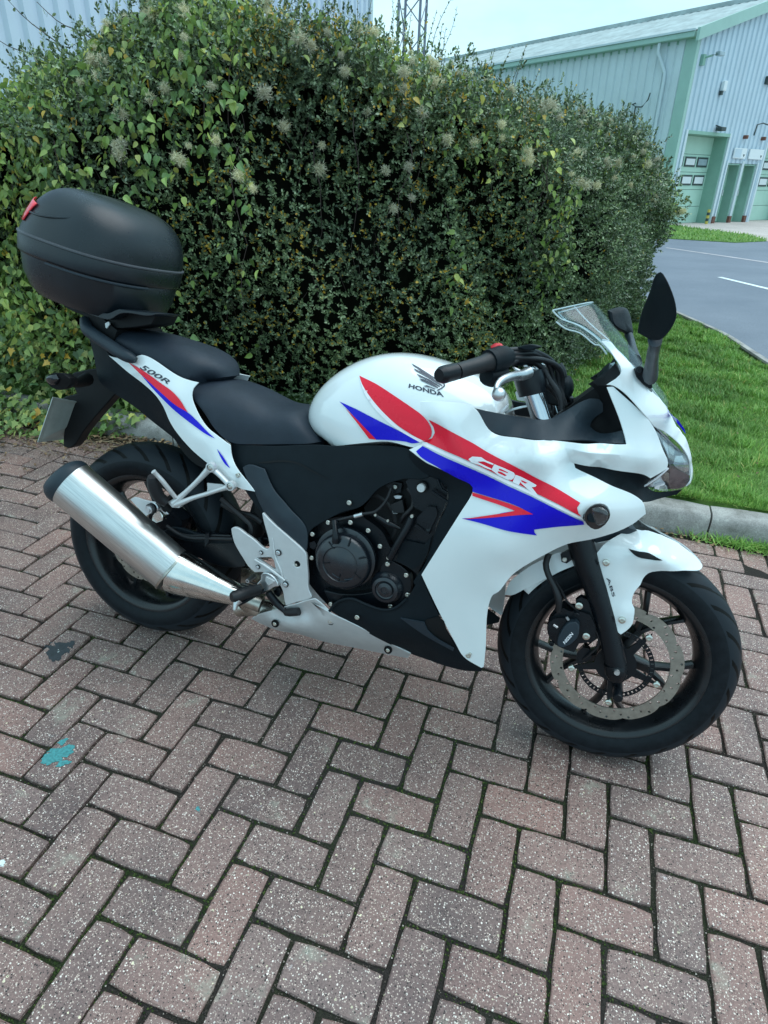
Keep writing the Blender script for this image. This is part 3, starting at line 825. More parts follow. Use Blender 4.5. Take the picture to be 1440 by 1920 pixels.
def leaf_mat(name, stops, rough=.42, patch=None, pcol=(.55, .30, .03), pprob=.25, spec=.5, trans=.0):
    m, N, L, b = nmat(name); setp(b, rough=rough, spec=spec)
    g = N.new('ShaderNodeNewGeometry')
    r = rampn(N, stops); L.new(g.outputs['Random Per Island'], r.inputs[0])
    a = noise(N, L, g.outputs['Position'], 2.2, 3); rr = rampn(N, [(0.35, (0.75, 0.75, 0.78)), (0.65, (1.25, 1.22, 1.1))]); L.new(a.outputs['Fac'], rr.inputs[0])
    c = mixc(N, L, 1.0, r.outputs[0], rr.outputs[0], 'MULTIPLY')
    if patch:
        (px, py, pz), rad = patch
        vm = N.new('ShaderNodeVectorMath'); vm.operation = 'DISTANCE'; L.new(g.outputs['Position'], vm.inputs[0]); vm.inputs[1].default_value = (px, py, pz)
        near = mathn(N, L, 'LESS_THAN', vm.outputs['Value'], rad)
        rnd2 = mathn(N, L, 'FRACT', mathn(N, L, 'MULTIPLY', g.outputs['Random Per Island'], 37.7))
        a2 = noise(N, L, g.outputs['Position'], 5, 3)
        pr_ = mathn(N, L, 'MULTIPLY', mathn(N, L, 'GREATER_THAN', a2.outputs['Fac'], .52), mathn(N, L, 'ADD', mathn(N, L, 'MULTIPLY', near, pprob), .012))
        hit = mathn(N, L, 'LESS_THAN', rnd2, pr_)
        rnd3 = mathn(N, L, 'FRACT', mathn(N, L, 'MULTIPLY', g.outputs['Random Per Island'], 91.3))
        c = mixc(N, L, hit, c, mixc(N, L, rnd3, pcol, (.62, .44, .07)))
    L.new(c, b.inputs['Base Color'])
    if trans:
        tr = N.new('ShaderNodeBsdfTranslucent'); L.new(c, tr.inputs['Color'])
        ms = N.new('ShaderNodeMixShader'); ms.inputs[0].default_value = trans
        L.new(b.outputs[0], ms.inputs[1]); L.new(tr.outputs[0], ms.inputs[2])
        L.new(ms.outputs[0], N['Material Output'].inputs[0])
    return m
M['leafdark'] = leaf_mat('evergreen_leaf', [(0, (0.048, 0.080, 0.040)), (.5, (0.135, 0.195, 0.095)), (.85, (0.27, 0.35, 0.19)), (1, (0.46, 0.54, 0.34))], .30, ((-1.25, 2.2, 1.05), 1.1), pprob=.15, trans=.15)
M['leafvine'] = leaf_mat('vine_leaf', [(0, (0.10, 0.18, 0.05)), (.5, (0.25, 0.37, 0.09)), (.85, (0.42, 0.52, 0.15)), (1, (0.70, 0.68, 0.18))], .36, ((-2, 2.2, 1.5), 1.5), pprob=.04, trans=.35)
M['leafivy'] = leaf_mat('ivy_leaf', [(0, (0.07, 0.13, 0.032)), (.5, (0.17, 0.26, 0.062)), (.85, (0.32, 0.40, 0.12)), (1, (0.62, 0.58, 0.18))], .38, ((-3, 1.6, .3), 1.0), pprob=.08, trans=.2)
M['grassblade'] = leaf_mat('grass_blade', [(0, (0.11, 0.25, 0.040)), (.6, (0.20, 0.38, 0.075)), (.95, (0.34, 0.52, 0.14)), (1, (0.60, 0.52, 0.18))], .5, trans=.25)
M['twig'] = simple('twig_bark', (0.075, 0.050, 0.045), 0.8, 0, 0.3, 0.1, 40)
M['core'] = simple('hedge_gap_shade', (0.004, 0.005, 0.003), 0.95, 0, 0.3, 0.02, 20, spec=0.05)  # near-black colour stands in for the shade between the leaves
M['fluff'] = leaf_mat('seed_fluff', [(0, (0.50, 0.50, 0.34)), (.5, (0.70, 0.66, 0.48)), (1, (0.88, 0.84, 0.66))], .8, trans=.3)
M['litter'] = leaf_mat('dead_leaf', [(0, (0.07, 0.038, 0.022)), (.5, (0.17, 0.095, 0.05)), (1, (0.38, 0.26, 0.15))], .75)

for nm, q, a, sz, mt in scatter_later:
    k_ = len(q)
    scatter(nm, GRIT, np.c_[q, np.full(k_, -.0062)], np.c_[np.cos(a), np.sin(a), nrg.normal(0, .3, k_)], np.c_[nrg.normal(0, .3, k_), nrg.normal(0, .3, k_), np.ones(k_)], sz, M[mt], pave)
# ------------------------------------------------------------------ grass
n = 160000
gy = 1.585 + (6.9 - 1.585) * nrg.random(n) ** 1.7
ex = np.array([edge_x(v) for v in gy])
fx = np.interp(gy, [1.5, 2.2, 2.9, 3.6, 4.4, 5.6, 7], [-.9, -.75, -.42, -.15, -.0, .2, .25]) - .15
gx = fx + (ex - fx) * nrg.random(n)
gy = gy + .014 * gx
gz = np.array([turf_z(a, b_) for a, b_ in zip(gx, gy)])
az = nrg.random(n) * 6.283; lean = np.abs(nrg.normal(0, .45, n))
tip = np.c_[np.cos(az) * np.sin(lean), np.sin(az) * np.sin(lean), np.cos(lean)]
nr_ = np.c_[np.cos(az + nrg.normal(0, .5, n)), np.sin(az), np.full(n, -.2)]
dist = np.sqrt(gx ** 2 + (gy + 1.2) ** 2)
tuft = .75 + .5 * (np.sin(gx * 9 + np.sin(gy * 7) * 2) * np.sin(gy * 8.3 + gx * 3) > .1)
gs = nrg.uniform(.019, .042, n) * tuft * (1 + .12 * (dist - 2.8).clip(0))
g_ = scatter('grass', BLADE, np.c_[gx, gy, gz - .003], tip, nr_, gs, M['grassblade'], wid=.75 + .35 * (dist - 2.5).clip(0, 4))
tag(g_, 'short green grass growing on the verge behind the kerb', 'grass')
n = 9000
vx = nrg.uniform(-2, 4.1, n); vy = nrg.uniform(18.3, 26.4, n)
far_poly = np.array([(-2, 19.55), (1.5, 18.9), (3.05, 18.4), (4.0, 19.4), (4.05, 20.3), (3.85, 21.96), (3.05, 23.5), (2.05, 25.8), (1.25, 26.4), (-2, 26.4)])
ok_ = inside(np.c_[vx, vy], far_poly); vx, vy = vx[ok_], vy[ok_]; n = len(vx)
fp = np.array([bgpt(a, b_, .005) for a, b_ in zip(vx, vy)]); az = nrg.random(n) * 6.28
fg = scatter('far_grass', BLADE, fp, np.c_[np.cos(az) * .4, np.sin(az) * .4, np.ones(n)], np.c_[np.cos(az), np.sin(az), np.zeros(n)], nrg.uniform(.05, .11, n), M['grassblade'], wid=np.full(n, 2.2))
tag(fg, 'tufts of grass on the small verge across the road', 'grass')
# small weeds and dead leaves in the verge
n = 60
lx = nrg.uniform(-.2, 1.5, n); ly = nrg.uniform(1.65, 4.6, n)
scatter('verge_leaves', OVATE, np.c_[lx, ly, np.array([turf_z(a, b_) for a, b_ in zip(lx, ly)]) + .022], nrg.normal(0, 1, (n, 3)) * (1, 1, .25), np.c_[nrg.normal(0, .3, n), nrg.normal(0, .3, n), np.ones(n)], nrg.uniform(.012, .026, n), M['litter'])
tag(bpy.data.objects['verge_leaves'], 'small fallen leaves lying scattered on the grass verge', 'fallen leaves')
# weeds at the foot of the kerb
n = 900
wx = np.r_[nrg.normal(.72, .10, n // 2), nrg.normal(.84, .07, n // 2)]; wy = KY(wx) - np.abs(nrg.normal(.012, .022, n))
az = nrg.random(n) * 6.28; lean = np.abs(nrg.normal(.7, .4, n))
w_ = scatter('weeds', BLADE, np.c_[wx, wy, np.zeros(n)], np.c_[np.cos(az) * np.sin(lean), np.sin(az) * np.sin(lean) - .2, np.cos(lean)], np.c_[np.cos(az), np.sin(az), np.zeros(n)], nrg.uniform(.02, .06, n), M['grassblade'], wid=np.full(n, .9))
tag(w_, 'tuft of weeds sprouting where the kerb meets the paving', 'weeds')
n = 260
wx = nrg.uniform(-.1, 1.3, n); wy = KY(wx) - np.abs(nrg.normal(.0, .03, n)) - .004
scatter('kerb_litter', OVATE, np.c_[wx, wy, .003 + nrg.random(n) * .008], nrg.normal(0, 1, (n, 3)) * (1, 1, .2), np.c_[nrg.normal(0, .4, n), nrg.normal(0, .4, n), np.ones(n)], nrg.uniform(.006, .018, n), M['litter'])
tag(bpy.data.objects['kerb_litter'], 'crumbs of dead leaf caught along the foot of the kerb', 'leaf litter')
# ------------------------------------------------------------------ hedge
HP = np.array([(-6.2, 1.95), (-5.2, 1.85), (-4.2, 1.80), (-3.4, 1.78), (-2.6, 1.80), (-2.0, 1.86), (-1.45, 2.05), (-.95, 2.45), (-.55, 2.90), (-.25, 3.5), (-.10, 4.2), (.0, 4.9), (.12, 5.6), (.16, 6.2), (.0, 6.8), (-.4, 7.3)])
HH = np.array([1.62, 1.62, 1.62, 1.66, 1.91, 2.08, 2.02, 1.84, 1.73, 1.70, 1.66, 1.58, 1.46, 1.30, 1.2, 1.1])
hp = smooth_loop(HP, False, 170, .05)
_d = np.r_[0, np.cumsum(np.linalg.norm(np.diff(hp, axis=0), axis=1))]; HLEN = _d[-1]
_k = np.r_[0, np.cumsum(np.linalg.norm(np.diff(HP, axis=0), axis=1))]; _k = _k / _k[-1] * HLEN
def hedge_surf(s, v, inset=0.0):
    """s metres along the foot line, v 0..1 up the face, 1..1.8 back over the top"""
    x = np.interp(s, _d, hp[:, 0]); y = np.interp(s, _d, hp[:, 1])
    x2 = np.interp(s + .05, _d, hp[:, 0]); y2 = np.interp(s + .05, _d, hp[:, 1]); x1 = np.interp(s - .05, _d, hp[:, 0]); y1 = np.interp(s - .05, _d, hp[:, 1])
    t = np.stack([x2 - x1, y2 - y1], -1); t /= np.maximum(np.linalg.norm(t, axis=-1, keepdims=True), 1e-9)
    nx, ny = t[..., 1], -t[..., 0]
    H = np.interp(s, _k, HH)
    lump = .055 * np.sin(s * 3.7 + np.sin(v * 5) * 1.2) + .045 * np.sin(s * 7.9 + v * 6) + .05 * np.sin(v * 9 + s * 2.1) + .03 * np.sin(s * 15 + v * 13)
    face = v <= 1
    vv = np.minimum(v, 1)
    zf = vv * (H - .18)
    out = .02 + .16 * np.sin(np.clip(vv, 0, 1) * math.pi * .85) ** .8 + lump
    th = np.clip((v - .92) / .22, 0, 1) * math.pi / 2
    over = np.clip(v - 1.14, 0, 3)
    out2 = out - .20 * (1 - np.cos(th)) - over * 1.3
    z = np.where(v < .92, zf, .92 * (H - .18) + .20 * np.sin(th) + .05 * over + lump * 1.1 * np.clip(over * 3, 0, 1))
    o = np.where(v < .92, out, out2) - inset
    z = np.where(v < .92, z, z - inset * np.sin(th))
    return np.stack([x + nx * o, y + ny * o, np.maximum(z, .05)], -1), np.stack([nx * np.cos(th), ny * np.cos(th), np.sin(th) + .1], -1)
HEDGE = empty('hedge', (-2.0, 2.6, 0)); tag(HEDGE, 'tall evergreen hedge of tiny dark leaves with yellow patches behind the motorcycle', 'hedge')
HM = HEDGE.matrix_world.copy(); HINV = Matrix.Translation(Vector((2.0, -2.6, 0)))
HO = np.array((2.0, -2.6, 0.0))
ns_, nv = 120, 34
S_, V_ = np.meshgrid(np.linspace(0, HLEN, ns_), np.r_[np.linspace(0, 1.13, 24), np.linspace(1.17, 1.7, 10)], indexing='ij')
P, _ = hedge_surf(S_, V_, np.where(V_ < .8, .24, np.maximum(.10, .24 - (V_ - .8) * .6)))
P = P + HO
core = mesh_obj('hedge_shade_core', P.reshape(-1, 3), [(i*nv+j, (i+1)*nv+j, (i+1)*nv+j+1, i*nv+j+1) for i in range(ns_-1) for j in range(nv-1)], M['core'], HEDGE, 80)  # added inner sheet, fills the leaf gaps with painted shade
# leafy sprigs
def hedge_points(n, smin, smax, vmin, vmax, dep, power=1.0):
    s = smin + (smax - smin) * nrg.random(n); v = vmin + (vmax - vmin) * nrg.random(n) ** power
    P, Nn = hedge_surf(s, v, 0)
    d = dep * nrg.random(n) ** 1.3
    return P - Nn / np.linalg.norm(Nn, axis=1)[:, None] * d[:, None] + nrg.normal(0, .012, (n, 3)), norm(Nn), s, v
def s_at_x(x): return float(np.interp(x, hp[:, 0], _d))
S0, S1 = s_at_x(-5.9), HLEN
NS = 31000
sp = nrg.random(NS) ** .75   # denser towards the near, clearly seen end
Pp, Nn, ss, vvv = hedge_points(NS, S0, S1, .02, 1.45, .22)
Pq, Nq, _, _ = hedge_points(8600, S0, S1, .86, 1.32, .16)
Pr, Nr, _, _ = hedge_points(2600, s_at_x(-3.2), S1, .82, 1.25, .02); Pr = Pr + Nr * (.03 + .12 * nrg.random(len(Pr)) ** 1.6)[:, None]
Pp = np.r_[Pp, Pq, Pr]; Nn = np.r_[Nn, Nq, Nr]; NS = len(Pp)
k = 11
stem = norm(Nn * .7 + nrg.normal(0, .55, (NS, 3)) + np.array((0, 0, .35)))
ln = nrg.uniform(.035, .075, NS)
tt = (np.arange(k) + .5) / k
pos = (Pp[:, None] + stem[:, None] * (tt[None, :, None] * ln[:, None, None])).reshape(-1, 3)
st = np.repeat(stem, k, axis=0)
aa = nrg.random(NS * k) * .9 + np.tile(np.arange(k) * 2.4, NS)
u1 = norm(np.cross(st, np.tile(np.array([[.3, .5, .81]]), (NS * k, 1)))); u2 = np.cross(st, u1)
rad = u1 * np.cos(aa)[:, None] + u2 * np.sin(aa)[:, None]
upw = np.tile(tt, NS)[:, None]
tip = norm(rad * (1.05 - .55 * upw) + st * (.35 + .8 * upw))
nrm = norm(st * 1.0 - rad * .35 + nrg.normal(0, .25, (NS * k, 3)))
far_ = np.repeat(np.linalg.norm(Pp - np.array(CAMQ[1:4]), axis=1), k)
size = nrg.uniform(.0125, .0230, NS * k) * (.92 + .10 * (far_ - 3).clip(0, 5))
scatter('foliage', SMALL, pos + HO, tip, nrm, size, M['leafdark'], HEDGE)
# stems showing in the gaps
def stick(name, pts, r, mat, parent, off, n=5):
    P = [Vector(p) + Vector(off) for p in pts]; secs = []
    for i, p in enumerate(P):
        t = (P[min(i + 1, len(P) - 1)] - P[max(i - 1, 0)]).normalized(); a = t.orthogonal().normalized(); b = t.cross(a)
        rr = r * (1 - .6 * i / (len(P) - 1))
        secs.append([tuple(p + a * math.cos(6.283 * q / n) * rr + b * math.sin(6.283 * q / n) * rr) for q in range(n)])
    V = [v for s in secs for v in s]; F = [(i*n+j, i*n+(j+1)%n, (i+1)*n+(j+1)%n, (i+1)*n+j) for i in range(len(P)-1) for j in range(n)]
    return V, F
V = []; F = []
for i in range(120):
    s = rng.uniform(S0, S1); v = rng.uniform(.02, .8)
    a, n_ = hedge_surf(np.array([s]), np.array([v]), .15); a = a[0]; n_ = n_[0]
    pts = [a]; d = Vector((rng.gauss(0, .5), rng.gauss(0, .3), 1)).normalized()
    for q in range(4): pts.append(Vector(pts[-1]) + d * .08 + Vector((rng.gauss(0, .015), rng.gauss(0, .015), 0)) + Vector(n_) * .02)
    v_, f_ = stick('', pts, rng.uniform(.001, .0026), None, None, HO)
    b0 = len(V); V += v_; F += [tuple(b0 + q for q in f) for f in f_]
o = mesh_obj('branches', V, F, M['twig'], HEDGE, 60); o['kind'] = 'stuff'
# long shoots standing out of the top; each a part with its own small leaves
def shoot(base, h, lean, parent, off, seed, leaf='leafdark', nl=22, name='shoot', ls=(.014, .024), r=.0028):
    r_ = random.Random(seed); pts = [Vector(base)]; d = Vector((lean[0], lean[1], 1)).normalized(); seg = 8
    for q in range(seg):
        pts.append(pts[-1] + d * h / seg); d = (d + Vector((r_.gauss(0, .10), r_.gauss(0, .10), r_.gauss(0, .05)))).normalized()
    V, F = stick('', pts, r, None, None, off); nst = len(F)
    T, TF = SMALL
    for q in range(nl):
        t = (q + r_.random()) / nl * (seg - .01); i = int(t); p = pts[i].lerp(pts[i + 1], t - i) + Vector(off)
        ax = (pts[i + 1] - pts[i]).normalized(); a = q * 2.4 + r_.random(); u = ax.orthogonal().normalized(); w = ax.cross(u)
        rd = u * math.cos(a) + w * math.sin(a); x = (rd + ax * .7).normalized(); z = (ax - rd * .3); y = z.cross(x).normalized(); z = x.cross(y); s = r_.uniform(*ls)
        b0 = len(V)
        for tv in T: V.append(tuple(p + (x * tv[0] + y * tv[1] + z * tv[2]) * s))
        F += [tuple(b0 + i for i in f) for f in TF]
    me = bpy.data.meshes.new(name); me.from_pydata([tuple(v) for v in V], [], F); me.materials.append(M['twig']); me.materials.append(M[leaf])
    mi = np.zeros(len(F), dtype=np.int32); mi[nst:] = 1; me.polygons.foreach_set('material_index', mi)
    o = bpy.data.objects.new(name, me); COL.objects.link(o); o.parent = parent
    return o
SH = [((-2.05, 3.4, 1.86), .42, (.10, 0)), ((-1.98, 3.5, 1.86), .36, (-.12, 0)), ((-1.86, 3.6, 1.84), .50, (.02, 0)), ((-1.74, 3.7, 1.84), .46, (.16, 0)), ((-1.70, 3.4, 1.8), .34, (-.2, 0)), ((-1.62, 3.6, 1.82), .52, (.04, 0)), ((-1.55, 3.5, 1.8), .44, (.22, 0)),
      ((-1.48, 3.8, 1.84), .44, (.02, 0)), ((-1.42, 3.7, 1.84), .58, (.05, 0)), ((-1.36, 3.7, 1.82), .34, (.3, 0)), ((-1.30, 3.6, 1.8), .22, (.1, 0)), ((-1.06, 4.0, 1.78), .30, (.05, 0)), ((-1.01, 4.1, 1.78), .24, (.2, 0)), ((-.93, 4.2, 1.80), .30, (-.05, 0)),
      ((-.90, 4.1, 1.78), .34, (.12, 0)), ((-.83, 4.2, 1.76), .24, (.3, 0)), ((-.60, 4.6, 1.74), .22, (.5, 0)), ((-.50, 4.7, 1.70), .24, (.3, 0)), ((-.38, 4.8, 1.66), .22, (.6, 0)), ((-.20, 5.0, 1.6), .20, (.5, 0)), ((-.05, 5.3, 1.5), .16, (.4, 0)), ((-.12, 5.1, 1.58), .24, (.25, 0)),
      ((-1.9, 3.2, 1.84), .40, (-.05, 0)), ((-1.8, 3.3, 1.84), .44, (.10, 0)), ((-2.2, 3.2, 1.9), .34, (.05, 0)), ((-.7, 4.4, 1.74), .20, (.1, 0)), ((.02, 5.6, 1.36), .14, (.6, 0)), ((.08, 5.8, 1.24), .14, (.9, 0))]
for i, (b_, h, l_) in enumerate(SH): shoot(b_, h, l_, HEDGE, HO, 100 + i)
# two thorny shoots leaning in from the left against the far wall
for i, (a, b_) in enumerate((((-3.049, 2.3, 1.792), (-3.484, 2.25, 2.145)), ((-3.162, 2.3, 1.78), (-3.628, 2.25, 1.949)), ((-2.886, 2.3, 1.876), (-3.219, 2.25, 2.064)))):
    a = Vector(a); b_ = Vector(b_); d = (b_ - a); h = d.length; d = d / max(1e-6, abs(d.z))
    r_ = random.Random(i)
    pts = [a.lerp(b_, t / 7) + Vector((0, 0, .015 * math.sin(t))) for t in range(8)]
    V, F = stick('', pts, .004, None, None, HO); nst = len(F); T, TF = SMALL
    for q in range(14):
        t = q / 14 * 6.9; j = int(t); p = pts[j].lerp(pts[j + 1], t - j) + Vector(HO); x = Vector((r_.gauss(0, 1), r_.gauss(0, .4), r_.gauss(0, 1))).normalized(); z = x.orthogonal().normalized(); y = z.cross(x); s = r_.uniform(.015, .035); b0 = len(V)
        for tv in T: V.append(tuple(p + (x * tv[0] + y * tv[1] + z * tv[2]) * s))
        F += [tuple(b0 + k_ for k_ in f) for f in TF]
    me = bpy.data.meshes.new('shoot'); me.from_pydata([tuple(v) for v in V], [], F); me.materials.append(M['twig']); me.materials.append(M['leafdark'])
    mi = np.zeros(len(F), dtype=np.int32); mi[nst:] = 1; me.polygons.foreach_set('material_index', mi)
    o = bpy.data.objects.new('shoot', me); COL.objects.link(o); o.parent = HEDGE

# ------------------------------------------------------------------ climbing vine over the hedge
VINE = empty('climbing_vine', (-2.6, 2.0, 0)); VO = np.array((2.6, -2.0, 0.0))
tag(VINE, 'light green climbing vine with pale fluffy seed heads sprawling over the hedge top', 'climbing plant')
def vine_leaves(n, smin, smax, vmin, vmax, size, dens=None, lift=.03):
    P, Nn, s, v = hedge_points(n, smin, smax, vmin, vmax, .03)
    if dens is not None:
        keep = nrg.random(n) < dens(s, v); P, Nn, s, v = P[keep], Nn[keep], s[keep], v[keep]
    n = len(P)
    P = P + Nn * nrg.uniform(0, lift, n)[:, None]
    tip = norm(np.c_[nrg.normal(0, .6, n), nrg.normal(0, .4, n), -np.abs(nrg.normal(.7, .4, n))] + Nn * .25)
    nr = norm(Nn * 1.0 + np.array((0, 0, .6)) + nrg.normal(0, .62, (n, 3)))
    return P, tip, nr, nrg.uniform(*size, n)
# left part: large leaves all over; further right only along the top
Pa = vine_leaves(12500, s_at_x(-5.0), s_at_x(-1.75), .18, 1.35, (.022, .056), lambda s, v: np.clip(.98 - .62 * np.clip((s - s_at_x(-3.1)) / 1.1, 0, 1) * np.clip((1.02 - v) / .3, 0, 1), .03, 1) * np.where((s > s_at_x(-2.35)) & (v < .62), .15, 1), lift=.10)
Pb = vine_leaves(5200, s_at_x(-2.3), s_at_x(-.30), .80, 1.35, (.018, .046), lambda s, v: np.clip(.25 + .75 * (np.sin(s * 3.1 + v * 4) > -.2), 0, 1) * np.clip((v - .78) / .22, .05, 1), lift=.10)
Pc = vine_leaves(420, s_at_x(-1.0), s_at_x(-.40), .40, .85, (.026, .05), lambda s, v: (np.sin(s * 6 + v * 3) > .3) * 1.0)
cat_ = [np.concatenate([a, b_, c_]) for a, b_, c_ in zip(Pa, Pb, Pc)]
order = np.argsort(-cat_[3] / np.linalg.norm(cat_[0] - np.array(CAMQ[1:4]), axis=1))
cat_ = [c_[order] for c_ in cat_]
NB = 220
scatter('foliage', OVATE, cat_[0][NB:] + VO, cat_[1][NB:], cat_[2][NB:], cat_[3][NB:], M['leafvine'], VINE)
T, TF = OVATE
lm_ = []
for v in range(5):
    r_ = random.Random(v); me = bpy.data.meshes.new('leaf')
    me.from_pydata([(p[0], p[1] * (.9 + .06 * v), p[2] * (1 + .5 * r_.random()) + r_.uniform(-.02, .02)) for p in T], [], TF); me.materials.append(M['leafvine']); lm_.append(me)
M2 = []
for v in range(4):
    c_ = [(0.12, 0.21, 0.055), (0.27, 0.38, 0.09), (0.42, 0.52, 0.14), (0.18, 0.28, 0.10)][v]
    M2.append(simple('vine_leaf_large', c_, .42, 0, .25, .08, 30))
for i, me in enumerate(lm_): me.materials.clear(); me.materials.append(M2[i % 4])
def leaf_obj(p, tip, nr, s, parent, off, meshes, i):
    x = Vector(tip).normalized(); y = Vector(nr).cross(x).normalized(); z = x.cross(y)
    m4 = Matrix(((x.x, y.x, z.x, 0), (x.y, y.y, z.y, 0), (x.z, y.z, z.z, 0), (0, 0, 0, 1)))
    o = bpy.data.objects.new('leaf', meshes[i % len(meshes)]); COL.objects.link(o); o.parent = parent
    o.matrix_local = Matrix.Translation(Vector(p) + Vector(off)) @ m4 @ Matrix.Scale(float(s), 4)
for i in range(NB): leaf_obj(cat_[0][i], cat_[1][i], cat_[2][i], cat_[3][i], VINE, VO, lm_, i)
# hanging stems
for i in range(26):
    s = rng.uniform(s_at_x(-3.6), s_at_x(-.6)); v = rng.uniform(.75, 1.05)
    a, n_ = hedge_surf(np.array([s]), np.array([v]), -.03); a = Vector(a[0]); n_ = Vector(n_[0])
    L0 = rng.uniform(.25, .75); pts = [a + n_ * (.03 * math.sin(t)) + Vector((rng.gauss(0, .01) + .02 * math.sin(t * 1.3 + i), rng.gauss(0, .006), -L0 * t / 7)) for t in range(8)]
    V, F = stick('', pts, .0022, None, None, VO)
    mesh_obj('stem', V, F, M['twig'], VINE, 60)
# seed heads
sm_ = []
for v in range(4):
    r_ = np.random.default_rng(v + 5); n = 420
    d = norm(r_.normal(0, 1, (n, 3))); me_o = scatter('seed_head', (np.array([(0, .03, 0), (0, -.03, 0), (1, 0, .1)]), [(0, 1, 2)]), d * .25 + r_.normal(0, .26, (n, 3)), d + r_.normal(0, .4, (n, 3)), r_.normal(0, 1, (n, 3)), r_.uniform(.25, .6, n), M['fluff'], None, None, wid=r_.uniform(2, 4.5, n))
    sm_.append(me_o.data); bpy.data.objects.remove(me_o)
Ph, Nh, sh, vh = hedge_points(200, s_at_x(-2.6), s_at_x(-.35), .84, 1.30, .0)
P2h, N2h, _, _ = hedge_points(16, s_at_x(-2.3), s_at_x(-1.1), .66, .86, .0)
for i, (p, n_) in enumerate(zip(np.r_[Ph, P2h], np.r_[Nh, N2h])):
    o = bpy.data.objects.new('seed_head', sm_[i % 4]); COL.objects.link(o); o.parent = VINE
    o.location = Vector(p + n_ * .085 + VO); sc = rng.uniform(.017, .037); o.scale = (sc, sc, sc * 1.1); o.rotation_euler = (rng.uniform(0, 3), rng.uniform(0, 3), rng.uniform(0, 6))

# ------------------------------------------------------------------ ivy on the left, spilling over the kerb
IVYO = empty('ivy', (-2.9, 1.6, 0)); IO = np.array((2.9, -1.6, 0.0))
tag(IVYO, 'pale green ivy trailing over the kerb below the left end of the hedge', 'ivy')
n = 4600
ix = nrg.uniform(-4.3, -1.75, n); iy = 1.45 + nrg.random(n) * .5
hz_ = np.clip((iy - 1.45) / .4, 0, 1); mound = np.interp(ix, [-4.3, -3.0, -2.5, -2.1, -1.7], [.40, .34, .24, .12, .03])
iz = .10 + mound * nrg.random(n) * (.4 + .6 * hz_) * 1.6
keep = ~((ix > -2.3) & (iy < 1.56))
ix, iy, iz = ix[keep], iy[keep], iz[keep]; n = len(ix)
dr_ = np.interp(ix, [-4.3, -3.1, -2.6, -2.25], [.60, .40, .24, .0]) * nrg.random(n); iy = iy - dr_; iz = np.where(iy < 1.46, np.minimum(iz, .015 + .16 * nrg.random(n) * (1 - np.clip((1.46 - iy) / .5, 0, 1))), iz)
tp = norm(np.c_[nrg.normal(0, .6, n), -np.abs(nrg.normal(.45, .3, n)), -np.abs(nrg.normal(.4, .35, n))]); nr = norm(np.c_[nrg.normal(0, .35, n), -np.abs(nrg.normal(.6, .2, n)), np.abs(nrg.normal(.8, .25, n))]); sz = nrg.uniform(.028, .058, n)
od = np.argsort(-sz)
ix, iy, iz, tp, nr, sz = ix[od], iy[od], iz[od], tp[od], nr[od], sz[od]
PI_ = np.c_[ix, iy, iz]
scatter('foliage', IVY, PI_[140:] + IO, tp[140:], nr[140:], sz[140:], M['leafivy'], IVYO)
im_ = []
for v in range(4):
    me = bpy.data.meshes.new('leaf'); r_ = random.Random(v + 70)
    me.from_pydata([(p[0], p[1], p[2] + r_.uniform(-.03, .03)) for p in IVY[0]], [], IVY[1]); me.materials.append(simple('ivy_leaf_large', [(0.12, 0.20, 0.05), (0.24, 0.33, 0.08), (0.08, 0.15, 0.05), (0.60, 0.55, 0.12)][v], .45, 0, .25, .08, 30)); im_.append(me)
for i in range(120): leaf_obj(PI_[i], tp[i], nr[i], sz[i], IVYO, IO, im_, rng.randrange(40) if i % 9 else 3)
# ivy leaves climbing the hedge face at far left and behind the box
P_, t_, n_, s_ = vine_leaves(1500, s_at_x(-4.8), s_at_x(-2.6), .10, .62, (.034, .066), lambda s, v: np.clip(.9 - .8 * np.clip((s - s_at_x(-3.3)) / .7, 0, 1), .05, 1))
scatter('climbing_foliage', OVATE, P_ + IO, t_, n_, s_, M['leafivy'], IVYO)

# ------------------------------------------------------------------ litter by the left kerb
n = 1500
lx = nrg.uniform(-3.9, -1.75, n); ly = KY(lx) - np.abs(nrg.normal(0, .15, n)) * np.interp(lx, [-3.6, -2.6, -1.8], [2.1, 1.3, .4]) - .003
s_ = scatter('leaf_litter', OVATE, np.c_[lx, ly, .006 + nrg.random(n) * .02], nrg.normal(0, 1, (n, 3)) * (1, 1, .25), np.c_[nrg.normal(0, .5, n), nrg.normal(0, .5, n), np.ones(n)], nrg.uniform(.010, .032, n), M['litter'])
tag(s_, 'brown dead leaves and bark crumbs heaped along the kerb behind the rear wheel', 'leaf litter')
V = []; F = []
for i in range(34):
    x = rng.uniform(-3.2, -2.0); y = KY(x) - rng.uniform(.02, .28); a = rng.gauss(0.05, .35); l_ = rng.uniform(.12, .55)
    pts = [Vector((x + math.cos(a) * l_ * t / 5, y + math.sin(a) * l_ * t / 5 + rng.gauss(0, .004), .012 + .006 * math.sin(t + i))) for t in range(6)]
    v_, f_ = stick('', pts, rng.uniform(.0015, .0035), None, None, (0, 0, 0)); b0 = len(V); V += v_; F += [tuple(b0 + q for q in f) for f in f_]
o = mesh_obj('straw', V, F, simple('dry_straw', (.30, .22, .13), .8, 0, .3), None, 60); tag(o, 'thin dry stalks lying in the leaf litter by the kerb', 'dead stalks', kind='stuff')
